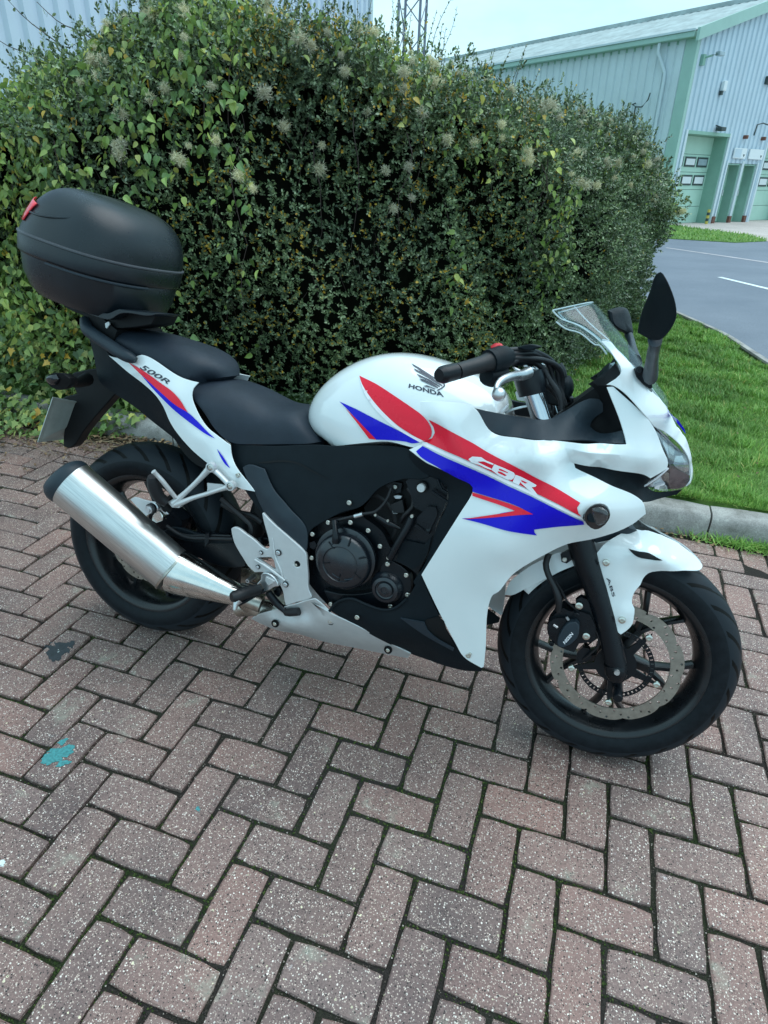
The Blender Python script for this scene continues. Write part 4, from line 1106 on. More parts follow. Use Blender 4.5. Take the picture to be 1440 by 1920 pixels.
# one big lobed leaf and a pale dry stem arching from the ivy
lob = []
for i, (a, r) in enumerate([(0, 1), (12, .45), (30, .5), (45, .95), (60, .42), (85, .5), (100, .85), (118, .38), (150, .45), (180, .3), (210, .45), (242, .38), (260, .85), (275, .5), (300, .42), (315, .95), (330, .5), (348, .45)]):
    lob.append((r * math.cos(R_(a)) * .052, r * math.sin(R_(a)) * .052, .004 * math.sin(i * 1.9)))
o = mesh_obj('fallen_leaf', lob + [(0, 0, .006)], [(i, (i + 1) % 18, 18) for i in range(18)], simple('tan_leaf', (.30, .19, .10), .7, 0, .25), None, None)
o.location = (-2.50, 1.30, .035); o.rotation_euler = (R_(20), R_(-8), R_(200)); tag(o, 'large tan lobed dead leaf lying on the litter under the number plate', 'leaf')
a = [(-2.555, 1.4, -0.031), (-2.48, 1.42, 0.012), (-2.406, 1.45, 0.057), (-2.353, 1.5, 0.129), (-2.347, 1.55, 0.157)]
V, F = stick('', smooth_loop([tuple(q) for q in a], False, 170, .02).tolist(), .003, None, None, (0, 0, 0)); V2, F2 = stick('', [Vector(p) for p in [(-2.357, 1.5, 0.11), (-2.448, 1.47, 0.069), (-2.446, 1.44, 0.029), (-2.416, 1.42, -0.042)]], .0018, None, None, (0, 0, 0))
b0 = len(V); o = mesh_obj('dry_stem', V + V2, F + [tuple(b0 + q for q in f) for f in F2], simple('pale_stem', (.42, .40, .30), .7), None, 60); tag(o, 'pale dry stem arching over the kerb beneath the white tail', 'stem')

# ------------------------------------------------------------------ industrial unit on the right
M['clad'] = simple('blue_grey_cladding', (0.48, 0.58, 0.66), 0.5, 0, 0.05, 0.05, 1.2)
M['cladw'] = simple('pale_cladding', (0.56, 0.64, 0.68), 0.5, 0, 0.05, 0.05, 1.2)
M['trim'] = simple('mint_trim', (0.33, 0.50, 0.44), 0.45, 0, 0.06, 0.05, 2)
M['mint'] = simple('mint_door', (0.42, 0.62, 0.52), 0.5, 0, 0.06, 0.05, 2)
M['mintdk'] = simple('green_reveal', (0.24, 0.42, 0.34), 0.55, 0, 0.08, 0.05, 2)
M['roof'] = simple('fibre_roof', (0.36, 0.42, 0.42), 0.8, 0, 0.25, 0.05, 1.5)
M['winglass'] = simple('window_glass', (0.30, 0.38, 0.42), 0.12, 0, 0.2, 0.04, 3)
M['darkglass'] = simple('dark_glass', (0.06, 0.09, 0.11), 0.1, 0, 0.3, 0.04, 3)
M['dkframe'] = simple('dark_frame', (0.03, 0.05, 0.05), 0.5)
M['signw'] = simple('sign_white', (0.70, 0.74, 0.76), 0.5, 0, .03)
M['brickred'] = simple('red_brick', (0.16, 0.065, 0.045), 0.8, 0, .3, .1, 8)
M['hazard'] = simple('yellow_paint', (0.55, 0.45, 0.08), 0.5)
UNIT = empty('industrial_unit')
AZ = R_(53.5); cz_, sz_ = math.cos(AZ), math.sin(AZ)
UNIT.matrix_world = BGM @ Matrix(((cz_, -sz_, 0, 1.57), (sz_, cz_, 0, 25.70), (0, 0, 1, 0), (0, 0, 0, 1)))
# unit frame: u along the gable wall, w into the building (along the side wall), z up; u=0 at the corner
tag(UNIT, 'pale blue corrugated industrial unit with mint green doors, gutter and trim', 'industrial building')
def bxm(name, u0, u1, w0, w1, z0, z1, mat, parent=UNIT, bev=0):
    V = [(u0, w0, z0), (u1, w0, z0), (u1, w1, z0), (u0, w1, z0), (u0, w0, z1), (u1, w0, z1), (u1, w1, z1), (u0, w1, z1)]
    o = mesh_obj(name, V, [(0, 1, 2, 3), (4, 5, 6, 7), (0, 1, 5, 4), (1, 2, 6, 5), (2, 3, 7, 6), (3, 0, 4, 7)], M[mat], parent)
    if bev: bevel(o, bev)
    return o
def corr(name, segs, axis, pitch, depth, mat, duty=(.0, .30, .42, .88), parent=UNIT):
    """ribbed sheet: segs = [(a0, a1, zlo, zhi(a))], real trapezoid ribs facing outwards"""
    V = []; F = []
    for a0, a1, z0, zf in segs:
        ks = sorted({a0, a1} | {k * pitch + d * pitch for k in range(int(a0 / pitch) - 2, int(a1 / pitch) + 2) for d in duty if a0 < k * pitch + d * pitch < a1})
        col = []
        for a in ks:
            t = (a / pitch) % 1.0
            h = 0 if t <= duty[1] else ((t - duty[1]) / (duty[2] - duty[1]) if t < duty[2] else (1 if t <= duty[3] else (1 - t) / (1 - duty[3])))
            o_ = -depth * h
            p = (a, o_) if axis == 'u' else (o_, a)
            b0 = len(V); zz0 = z0(a) if callable(z0) else z0
            V += [(p[0], p[1], zz0), (p[0], p[1], zf(a) if callable(zf) else zf)]; col.append(b0)
        for q, r in zip(col, col[1:]): F.append((q, r, r + 1, q + 1))
    return mesh_obj(name, V, F, M[mat], parent)
c0_ = .95                    # shift: corner of the traced wall to the first door
RU = 4.7
rake = lambda u: 5.62 + .31 * u if u < RU else 5.62 + .31 * RU - .31 * (u - RU)
D1, D2 = (.50 + .0, 3.10), (6.05, 8.7)
o_ = .0
segs = [(.12, .45, 0, rake), (.45, 3.15, 2.92, rake), (3.15, 3.40, 0, rake), (3.40, 5.65, 2.06, rake), (5.65, 6.0, 0, rake), (6.0, 8.75, 2.92, rake), (8.75, 2 * RU, 0, rake)]
corr('gable_wall', segs, 'u', .30, .045, 'clad')
corr('side_wall', [(.35, 22, 0, 5.5)], 'w', .33, .035, 'cladw', (.0, .14, .22, .9))
bxm('corner_trim', -.05, .10, -.06, .36, 0, 5.5, 'trim')
bxm('corner_trim', .13, .15, -.055, .0, 0, 5.6, 'cladw')
def garage(u0, u1, zt, nm='garage_door'):
    e = empty(nm); e.parent = UNIT
    dz = (zt) / 5
    for k in range(5): bxm('door_panel', u0 + .02, u1 - .02, .50, .54, k * dz + .006, (k + 1) * dz - .006, 'mint', e, .004)
    bxm('reveal', u1 - .02, u1 + .04, .0, .55, 0, zt, 'mintdk', e); bxm('reveal', u0 - .04, u0 + .02, .0, .55, 0, zt, 'mintdk', e); bxm('lintel', u0 - .04, u1 + .04, .0, .55, zt, zt + .05, 'mintdk', e)
    bxm('door_frame', u0 - .16, u0 - .04, -.06, .02, 0, zt + .12, 'cladw', e); bxm('door_frame', u1 + .04, u1 + .16, -.06, .02, 0, zt + .12, 'cladw', e); bxm('door_frame', u0 - .04, u1 + .04, -.06, .02, zt + .0, zt + .1, 'mintdk', e)
    w = (u1 - u0)
    for r_, (za, zb) in enumerate(((1.28, 1.62), (1.88, 2.20))):
        for c_ in range(3):
            a = u0 + w * (.07 + c_ * .305); b_ = a + w * .26
            f = bxm('window', a, b_, .475, .50, za * zt / 2.85, zb * zt / 2.85, 'dkframe', e)
    for r_, (za, zb) in enumerate(((1.28, 1.62), (1.88, 2.20))):
        for c_ in range(3):
            a = u0 + w * (.07 + c_ * .305); b_ = a + w * .26
            bxm('pane', a + .055, b_ - .055, .468, .476, (za + .06) * zt / 2.85, (zb - .06) * zt / 2.85, 'signw' if (r_ == 0 or c_ == 1) else 'winglass', e)
    return e
garage(.50, 3.10, 2.88); garage(6.05, 8.7, 2.88)
for u0, glass in ((3.48, 1), (4.62, 0)):
    e = empty('personnel_door'); e.parent = UNIT
    bxm('reveal', u0 + .88, u0 + .95, 0, .42, 0, 2.0, 'mintdk', e); bxm('reveal', u0 - .04, u0 + .02, 0, .42, 0, 2.0, 'mintdk', e); bxm('lintel', u0 - .04, u0 + .95, 0, .42, 2.0, 2.05, 'mintdk', e)
    bxm('door_leaf', u0 + .02, u0 + .88, .38, .42, .02, 2.0, 'mint', e)
    bxm('pane', u0 + .12, u0 + .74, .365, .38, 1.02, 1.88, 'darkglass', e)
    bxm('pane' if glass else 'kick_panel', u0 + .12, u0 + .74, .365, .38, .14, .88, 'darkglass' if glass else 'signw', e)
    bxm('handle', u0 + .76, u0 + .80, .33, .38, .95, 1.15, 'signw', e)
    bxm('door_frame', u0 - .12, u0 - .04, -.07, .02, .12, 2.14, 'cladw', e); bxm('door_frame', u0 + .95, u0 + 1.03, -.07, .02, .12, 2.14, 'cladw', e)
    bxm('brick_plinth', u0 + .90, u0 + 1.06, -.10, .25, 0, .24, 'brickred', e)
bxm('brick_plinth', 3.18, 3.38, -.10, .3, 0, .24, 'brickred')
# signs over the two small doors, each with a small arrow
for u0, u1 in ((3.62, 4.48), (4.72, 5.75)):
    s_ = bxm('sign', u0, u1, -.10, -.06, 2.22, 2.56, 'signw')
    a = u1 - .16; mesh_obj('arrow', [(a - .07, -.104, 2.36), (a + .07, -.104, 2.36), (a, -.104, 2.27), (a - .07, -.101, 2.36), (a + .07, -.101, 2.36), (a, -.101, 2.27)], [(0, 1, 2), (5, 4, 3), (0, 3, 4, 1), (1, 4, 5, 2), (2, 5, 3, 0)], M['dkframe'], s_)
    if u0 < 4: bxm('sign_panel', u0 + .04, u0 + .5, -.104, -.10, 2.25, 2.53, 'clad', s_)
# gutter, fascia, verge trim, roof
bxm('gutter', -.30, -.02, -.05, 22, 5.50, 5.66, 'trim', bev=.02)
bxm('gutter_lip', -.34, -.26, -.05, 22, 5.66, 5.72, 'cladw')
bxm('soffit', -.02, .05, .0, 22, 5.40, 5.52, 'mintdk')
V = []
def slab(name, pts, t, mat):
    P = [Vector(p) for p in pts]; n = (P[1] - P[0]).cross(P[2] - P[0]).normalized() * t
    V = [tuple(p) for p in P] + [tuple(p + n) for p in P]; k = len(P)
    return mesh_obj(name, V, [tuple(range(k)), tuple(range(k, 2 * k))[::-1]] + [(i, (i + 1) % k, (i + 1) % k + k, i + k) for i in range(k)], M[mat], UNIT)
rk = lambda u: 5.70 + .31 * u
slab('verge_trim', [(-.32, -.14, rk(-.32) - .22), (RU, -.14, rk(RU) - .22), (RU, -.14, rk(RU) + .12), (-.32, -.14, rk(-.32) + .12)], .10, 'trim')
slab('verge_trim', [(RU, -.14, rk(RU) - .22), (2 * RU + .3, -.14, rk(-.3) - .22), (2 * RU + .3, -.14, rk(-.3) + .12), (RU, -.14, rk(RU) + .12)], .10, 'trim')
# roof sheets with corrugations running down the slope
V = []; F = []
for side_ in (0, 1):
    b0 = len(V); nn = 140
    for i in range(nn + 1):
        w = -.04 + 22 * i / nn; h = .03 * (i % 2)
        for u in (-.28, RU):
            uu = u if side_ == 0 else 2 * RU - u
            V.append((uu, w, rk(u) + .06 + h))
    F += [(b0 + 2*i, b0 + 2*i+1, b0 + 2*i+3, b0 + 2*i+2) for i in range(nn)]
mesh_obj('roof', V, F, M['roof'], UNIT)
bxm('ridge_cap', RU - .2, RU + .2, -.1, 22, rk(RU) + .02, rk(RU) + .16, 'roof')
slab('rear_wall', [(0, 22, 0), (2 * RU, 22, 0), (2 * RU, 22, 5.5), (RU, 22, 7.0), (0, 22, 5.5)], .1, 'clad'); slab('far_wall', [(2 * RU, 0, 0), (2 * RU, 22, 0), (2 * RU, 22, 5.5), (2 * RU, 0, 5.5)], .1, 'clad')
def tb(name, pts, r, mat, parent=UNIT):
    V, F = stick('', pts, r, None, None, (0, 0, 0), 8)
    return mesh_obj(name, V, F, M[mat], parent, 60)
def tb2(name, pts, r, mat):
    P = [Vector(p) for p in pts]; secs = []
    for i, p in enumerate(P):
        t = (P[min(i + 1, len(P) - 1)] - P[max(i - 1, 0)]).normalized(); a = t.orthogonal().normalized(); b = t.cross(a)
        secs.append([tuple(p + a * math.cos(6.283 * q / 10) * r + b * math.sin(6.283 * q / 10) * r) for q in range(10)])
    return rings(name, secs, M[mat], UNIT, True, 50)
tb2('downpipe', [(-.20, 1.25, 5.55), (-.20, 1.25, 5.25), (-.10, .92, 4.65), (-.10, .90, 4.4), (-.10, .90, 0)], .055, 'cladw')
tb2('stub_pipe', [(-.06, 1.9, 3.85), (-.22, 1.9, 3.80), (-.22, 1.75, 3.72), (-.22, 1.5, 3.70), (-.22, 1.30, 3.9), (-.22, 1.26, 4.1)], .022, 'dkframe')
tb2('stub_pipe', [(-.1, 1.85, 3.75), (-.1, 1.9, 2.9)], .022, 'dkframe'); tb2('stub_pipe', [(-.1, 1.6, 3.2), (-.1, 1.65, 2.2)], .028, 'dkframe')
# fixtures on the gable wall
e = bxm('floodlight', 2.0, 2.3, -.34, -.10, 3.02, 3.14, 'dkframe', bev=.02); tb2('lamp_arm', [(2.15, 0, 3.2), (2.15, -.2, 3.14)], .02, 'dkframe')
e = bxm('camera', .62, .92, -.5, -.34, 5.05, 5.17, 'winglass', bev=.02); tb2('camera_arm', [(.45, 0, 5.0), (.5, -.3, 5.05), (.65, -.42, 5.1)], .03, 'mintdk'); bxm('camera_mount', .36, .5, -.12, 0, 4.8, 5.1, 'mintdk')
bxm('alarm_box', 1.85, 2.05, -.16, -.04, 4.2, 4.5, 'signw', bev=.02); bxm('alarm_light', 1.82, 1.92, -.14, -.05, 4.08, 4.2, 'dkframe')
bxm('alarm_box', 4.6, 4.85, -.16, -.04, 4.6, 4.85, 'dkframe', bev=.02)
tb2('conduit', [(4.75, -.07, 3.0), (4.8, -.07, 3.35), (4.95, -.2, 3.4), (5.3, -.22, 3.36)], .022, 'dkframe')
for u in (4.05, 5.35): bxm('wall_lamp', u, u + .12, -.2, -.04, 2.86, 2.98, 'brickred', bev=.02)
# hazard-striped post beside the first door
HZ = empty('bollard', (0, 0, 0)); HZ.matrix_world = UNIT.matrix_world @ Matrix.Translation(Vector((2.55, -.25, 0)))
tag(HZ, 'short yellow and black striped post at the foot of the mint green garage door', 'bollard')
for k_ in range(5): lathe('band', [(0, k_ * .1), (.055, k_ * .1), (.055, k_ * .1 + .1), (0, k_ * .1 + .1)], M['hazard' if k_ % 2 == 0 else 'dkframe'], HZ, (0, 0, 0), axis=(0, 0, 1), n=14)

# ------------------------------------------------------------------ ribbed building at top left, beyond the hedge
LBU = empty('warehouse'); tag(LBU, 'light blue ribbed metal warehouse wall rising behind the hedge at left', 'warehouse')
a0 = Vector((-9.22, 7.99, 0)); a1 = Vector((-8.24, 21.33, 0)); dv = (a1 - a0).normalized(); LL = (a1 - a0).length
nv_ = Vector((-dv.y, dv.x, 0))
LBU.matrix_world = Matrix(((dv.x, nv_.x, 0, a0.x), (dv.y, nv_.y, 0, a0.y), (0, 0, 1, 0), (0, 0, 0, 1)))
M['lclad'] = simple('light_blue_sheet', (0.56, 0.62, 0.72), 0.5, 0, 0.05, 0.05, 1.2)
corr('wall', [(-6, LL, -1, 9.5)], 'u', .34, .06, 'lclad', (.0, .25, .4, .85), parent=LBU)
bxm('corner_trim', LL - .05, LL + .12, -.10, .12, -1, 9.6, 'cladw', LBU); bxm('side_wall', LL, LL + .1, .12, 12, -1, 9.5, 'lclad', LBU); bxm('parapet', -6.1, LL + .2, -.16, .3, 9.5, 9.9, 'cladw', LBU); bxm('flat_roof', -6, LL, .3, 12, 9.4, 9.5, 'roof', LBU)

# lattice mast
MST_ = empty('lattice_mast', (-11.6, 37.1, 0)); tag(MST_, 'slender steel lattice mast standing far behind the hedge against the sky', 'mast')
M['galv'] = simple('galvanised_steel', (0.20, 0.21, 0.26), 0.5, .5, .1)
hw = .56
def rod(name, a, b_, r):
    V, F = stick('', [a, Vector(a).lerp(Vector(b_), .5), b_], r, None, None, (0, 0, 0), 5)
    P = [Vector(a), Vector(b_)]; t = (P[1] - P[0]).normalized(); u = t.orthogonal().normalized(); w = t.cross(u)
    secs = [[tuple(p + u * math.cos(6.283*q/6) * r + w * math.sin(6.283*q/6) * r) for q in range(6)] for p in P]
    return rings(name, secs, M['galv'], MST_, True, 60)
cr_ = [(-hw, -hw), (hw, -hw), (hw, hw), (-hw, hw)]
for (x, y) in cr_: rod('leg', (x, y, 0), (x, y, 24), .075)
for k_ in range(20):
    z0 = 1.2 * k_
    for s_ in range(4):
        (x0, y0), (x1, y1) = cr_[s_], cr_[(s_ + 1) % 4]
        rod('brace', (x0, y0, z0), (x1, y1, z0 + 1.2), .03) if k_ % 2 == 0 else rod('brace', (x1, y1, z0), (x0, y0, z0 + 1.2), .03)
# more wiry shoots crowding the sky between the two buildings
for i in range(26):
    x = -2.25 + 1.35 * (i / 25) + rng.uniform(-.05, .05); y = 3.3 + rng.uniform(-.3, .6)
    shoot((x, y, 1.78), rng.uniform(.16, .5) * (1 if x < -1.3 else .6), (rng.gauss(.05, .22), rng.gauss(0, .1)), HEDGE, HO, 300 + i, nl=rng.randrange(14, 26), r=.0022)
# ------------------------------------------------------------------ wheels
RAKE, TRAIL, WB = R_(25.5), 0.102, 1.41
def steer(p):
    k = Vector((-math.sin(RAKE), 0, math.cos(RAKE))); piv = Vector((WB + TRAIL, 0, 0))
    return Matrix.Translation(piv) @ Matrix.Rotation(STEER, 4, k) @ Matrix.Translation(-piv)
SM = steer(0)

def make_wheel(front):
    R, b, a = (0.300, 0.052, 0.060) if front else (0.314, 0.060, 0.080)
    w = empty('front_wheel' if front else 'rear_wheel'); w.parent = BIKE
    if front: w.matrix_local = SM @ Matrix.Translation(Vector((WB, 0, R)))
    else: w.location = (0, 0, R)
    O = (0, 0, 0)
    prof = [(0.222, -a * .80)]
    for k in range(0, 33):
        ph = R_(-118 + k * 236 / 32)
        prof.append(((R - b) + b * math.cos(ph), a * math.sin(ph)))
    prof.append((0.222, a * .80))
    lathe('tyre', prof, M['tyref' if front else 'tyrer'], w, O, n=96, closed=True)
    rw = a * 0.86
    pr = [(0.2265, -rw), (0.2265, -rw + .004), (0.214, -rw + .009), (0.209, -rw + .022), (0.203, -rw * .35), (0.203, rw * .35), (0.209, rw - .022), (0.214, rw - .009),
          (0.2265, rw - .004), (0.2265, rw), (0.218, rw + .001), (0.207, rw - .006), (0.200, rw - .022), (0.192, rw * .3), (0.190, 0), (0.192, -rw * .3), (0.200, -rw + .022), (0.207, -rw + .006), (0.218, -rw - .001)]
    rim = lathe('rim', pr, M['rim'], w, O, n=96, closed=True)
    # five Y-shaped spokes
    off = -85 if front else -60
    for k in range(5):
        a0 = R_(off + 72 * k)
        def P(r, an, y): return (r * math.cos(an), y, r * math.sin(an))
        secs = []
        o_verts = []; o_faces = []
        def arm(r0, a0_, r1, a1_, w0, w1, d0, d1):
            b_ = len(o_verts)
            for (r, an, w_, d_) in ((r0, a0_, w0, d0), ((r0 + r1) / 2, (a0_ + a1_) / 2, (w0 + w1) / 2 * .92, (d0 + d1) / 2), (r1, a1_, w1, d1)):
                tx, tz = -math.sin(an), math.cos(an)
                c = (r * math.cos(an), r * math.sin(an))
                for (u, v) in ((-1, -.55), (-.6, -1), (.6, -1), (1, -.55), (1, .55), (.6, 1), (-.6, 1), (-1, .55)):
                    o_verts.append((c[0] + tx * u * w_, v * d_, c[1] + tz * u * w_))
            for s_ in range(2):
                for j in range(8):
                    q0 = b_ + s_ * 8 + j; q1 = b_ + s_ * 8 + (j + 1) % 8
                    o_faces.append((q0, q1, q1 + 8, q0 + 8))
            o_faces.append(tuple(range(b_, b_ + 8))[::-1]); o_faces.append(tuple(range(b_ + 16, b_ + 24)))
        arm(0.030, a0, 0.088, a0, .017, .014, .026, .020)
        arm(0.084, a0 + R_(1), 0.1935, a0 + R_(17), .0085, .0075, .018, .015)
        arm(0.084, a0 - R_(1), 0.1935, a0 - R_(17), .0085, .0075, .018, .015)
        sp = mesh_obj('spoke', o_verts, o_faces, M['rim'], w, 40)
    hb = 0.06 if front else 0.075
    lathe('hub', [(0, -hb), (.020, -hb), (.024, -hb + .012), (.034, -.034), (.043, -.022), (.043, .022), (.034, .034), (.024, hb - .012), (.020, hb), (0, hb)], M['rim'], w, O, n=32)
    # brake disc: scalloped ring with drilled holes
    Ro, Ri, yd = (0.160, 0.128, -0.066) if front else (0.120, 0.090, -0.074)
    nw = 10 if front else 8
    lp = []
    for k in range(240):
        th = 2 * math.pi * k / 240
        sc = abs(math.sin(th * nw / 2))
        lp.append(((Ro - .006 * (1 - sc) ** 2.2) * math.cos(th), (Ro - .006 * (1 - sc) ** 2.2) * math.sin(th)))
    inner = [((Ri) * math.cos(2 * math.pi * k / 90), (Ri) * math.sin(2 * math.pi * k / 90)) for k in range(90)]
    holes = [inner]
    nh = 54 if front else 36
    for k in range(nh):
        rr = (Ri + Ro) / 2 + [-.0105, 0, .0095][k % 3] * (Ro - Ri) / .032
        th = 2 * math.pi * k / nh
        holes.append([(rr * math.cos(th) + .0034 * math.cos(q), rr * math.sin(th) + .0034 * math.sin(q)) for q in [j * math.pi / 4 for j in range(8)]])
    v2, f = triangulate(lp, holes, 0)
    dsc = shell('brake_disc', v2, f, lambda q: np.full(len(q), -yd), .0045, M['disc'], w, smooth=30)
    # black carrier with bolt bosses
    cl = []
    nb = 5; rb = 0.108 if front else 0.072
    for k in range(nb * 12):
        th = 2 * math.pi * k / (nb * 12) + R_(off - 3)
        c_ = math.cos(nb * (th - R_(off - 3)))
        r_ = (0.050 if front else .045) + (rb + .012 - (0.050 if front else .045)) * max(0, c_) ** 7
        cl.append((r_ * math.cos(th), r_ * math.sin(th)))
    v2, f = triangulate(cl, [[(.026 * math.cos(q), .026 * math.sin(q)) for q in [j * math.pi / 10 for j in range(20)]]], 0)
    shell('disc_carrier', v2, f, lambda q: np.full(len(q), -yd + .003), .006, M['satin'], w)
    for k in range(nb):
        th = 2 * math.pi * k / nb + R_(off - 3)
        bb = bolt((rb * math.cos(th), -yd + .007, rb * math.sin(th)), r=.0085, h=.004, parent=w)
    # toothed sensor ring
    r1, r0 = (0.092, 0.080) if front else (0.064, .054)
    ring = [(r1 * math.cos(2*math.pi*k/96), r1 * math.sin(2*math.pi*k/96)) for k in range(96)]
    hh = [[(r0 * math.cos(2*math.pi*k/96), r0 * math.sin(2*math.pi*k/96)) for k in range(96)]]
    for k in range(50):
        th = 2 * math.pi * k / 50; rc = (r1 + r0) / 2
        hh.append([((rc + u * .0034) * math.cos(th + v * .022), (rc + u * .0034) * math.sin(th + v * .022)) for u, v in ((-1, -1), (1, -1), (1, 1), (-1, 1))])
    v2, f = triangulate(ring, hh, 0)
    shell('sensor_ring', v2, f, lambda q: np.full(len(q), -yd + .004), .003, M['satin'], w)
    return w
FW = make_wheel(True)
RW = make_wheel(False)

# ------------------------------------------------------------------ white side fairing
FAIR = L("0.8354,0.15,0.889 0.9045,0.155,0.9001 0.9788,0.165,0.8995 1.0326,0.185,0.8533 1.0943,0.192,0.8506 1.1848,0.195,0.8584 1.2637,0.185,0.8654 1.3188,0.165,0.8681 1.3115,0.163,0.8842 1.2954,0.16,0.9147 1.2546,0.15,0.9799 1.2678,0.15,0.9829 1.3507,0.143,0.925 1.3718,0.135,0.9021 1.3972,0.123,0.8619 1.4152,0.113,0.8329 1.415,0.112,0.8187 1.3855,0.13,0.7962 1.3698,0.135,0.8023 1.3571,0.14,0.8042 1.2746,0.17,0.8102 1.2207,0.19,0.8134 1.2253,0.192,0.8047 1.3012,0.178,0.7784 1.3764,0.152,0.7489 1.3831,0.15,0.7408 1.3918,0.145,0.7188 1.388,0.146,0.7152 1.3684,0.155,0.6927 1.2967,0.18,0.6514 1.2429,0.19,0.6302 1.1945,0.195,0.5929 1.1357,0.2,0.5343 1.1068,0.2,0.4791 1.0984,0.198,0.4715 1.0915,0.193,0.4461 1.0999,0.172,0.3013 1.1018,0.165,0.2562 1.0961,0.165,0.2511 1.0481,0.172,0.2737 1.0234,0.178,0.3082 0.9208,0.212,0.4861 0.9966,0.222,0.6684 1.0133,0.222,0.7084 1.0164,0.22,0.7239 1.009,0.218,0.7326 0.9274,0.2,0.7519 0.8917,0.19,0.7586 0.843,0.175,0.7785 0.8761,0.17,0.7994 0.8936,0.168,0.8113 0.8963,0.165,0.8283 0.8884,0.163,0.8416 0.873,0.16,0.8544 0.8532,0.157,0.8671 0.8406,0.152,0.8794")
FCT = L("1.0389,0.222,0.824 1.1505,0.236,0.8399 1.2688,0.212,0.8404 1.3688,0.158,0.8371 1.0183,0.196,0.8448 0.9256,0.19,0.8626 0.9566,0.205,0.8253 1.1189,0.224,0.7773 1.1971,0.214,0.7978 1.2082,0.236,0.7445 1.2687,0.23,0.7417 1.3304,0.185,0.7331 1.058,0.238,0.623 1.0154,0.22,0.5333 1.0583,0.2,0.4584 1.1058,0.235,0.5963 1.0733,0.178,0.3305 1.1536,0.198,0.8508 1.2805,0.186,0.7808 1.3055,0.187,0.8537 1.2363,0.224,0.8467 0.9021,0.175,0.875")
side, SF = panel('side_fairing', FAIR, M['white'], FCT, thick=.0032, res=.016, mirror=True, lam=2e-5, bev=.0012)
bvS = bvh(side)
# vinyl stripes
def dec(name, s, mat, bv, par, off, **k): return drape(name, D(s, bv), bv, M[mat], par, off, **k)
RED1 = "0.8802,0.8544 0.9281,0.8453 1.0123,0.8221 1.1042,0.7918 1.1792,0.7683 1.2141,0.7549 1.249,0.7408 1.2444,0.7301 1.2495,0.7179 1.2572,0.711 1.2113,0.7284 1.1502,0.7455 1.0965,0.7591 1.034,0.7785 0.977,0.7903 0.9033,0.7994 0.8756,0.8039 0.8943,0.8138 0.8995,0.8276 0.8943,0.8403 0.885,0.8485"
dec('red_stripe', RED1, 'red', bvS, side, .0010, corner=25)
BLU1 = "0.8756,0.7932 0.9069,0.7856 0.9794,0.7747 1.036,0.7638 1.0989,0.7452 1.1525,0.7331 1.2137,0.7158 1.2629,0.6991 1.2663,0.691 1.2197,0.6788 1.1646,0.6611 1.1664,0.6545 1.1728,0.6474 1.1078,0.6488 1.0543,0.653 1.001,0.6525 1.0515,0.6688 1.1127,0.6941 1.1547,0.6971 1.1232,0.7071 1.0655,0.7149 1.0156,0.7186 1.0145,0.7282 1.0061,0.7344 0.9679,0.742 0.9237,0.7552 0.8757,0.7694 0.8625,0.7787"
dec('blue_stripe', BLU1, 'blue', bvS, side, .0014, corner=25)
WL1 = "0.875,0.8024 0.9039,0.797 0.9774,0.7878 1.0343,0.7763 1.0968,0.757 1.1506,0.7434 1.2117,0.7264 1.2574,0.7096 1.2608,0.704 1.2129,0.7201 1.1517,0.7372 1.0981,0.7498 1.0354,0.7683 0.9787,0.7795 0.9059,0.7897 0.8732,0.7949"
dec('white_pinstripe', WL1, 'wline', bvS, side, .0018, corner=25)
dec('red_stripe', "1.0155,0.7173 1.0657,0.7137 1.1233,0.7062 1.1572,0.6972 1.1264,0.6889 1.052,0.6663 1.0035,0.6518 1.0511,0.671 1.0925,0.6865 1.1173,0.6967 1.0808,0.7028 1.0169,0.7097", 'red', bvS, side, .0022, corner=25)
# big lettering: three slanted wide letters
for s in ("0.9959,0.7909 1.0038,0.7987 1.0244,0.8018 1.0361,0.7968 1.054,0.7923 1.0531,0.7894 1.0451,0.7908 1.0319,0.7937 1.018,0.7904 1.0209,0.789 1.0519,0.7799 1.0502,0.7777 1.0441,0.7786 1.0031,0.7857",
          "1.0554,0.7917 1.0795,0.7856 1.0998,0.7793 1.1033,0.7744 1.1012,0.7658 1.0973,0.7622 1.0883,0.7614 1.0693,0.7673 1.0511,0.7776",
          "1.1041,0.7748 1.115,0.7732 1.1372,0.7676 1.1531,0.7623 1.1509,0.7581 1.1432,0.7556 1.161,0.7401 1.1522,0.742 1.138,0.7476 1.1199,0.7584 1.1172,0.7612 1.1148,0.7534 1.1004,0.7573"):
    dec('fairing_letter', s, 'wline', bvS, side, .0020, smooth_it=False, res=.01)
for s in ("1.0667,0.7834 1.0722,0.7829 1.0882,0.7774 1.0863,0.7763 1.0672,0.7802", "1.0655,0.7772 1.0731,0.7764 1.0858,0.7709 1.0823,0.7685 1.0666,0.7735", "1.1178,0.766 1.1299,0.7634 1.1332,0.7626 1.1278,0.7602 1.1197,0.7624"):
    dec('fairing_letter', s, 'red', bvS, side, .0026, smooth_it=False, res=.01)
bolts("1.0597,0.172,0.2813", r=.0065)
bolts("1.0634,0.174,0.2879", r=.004)

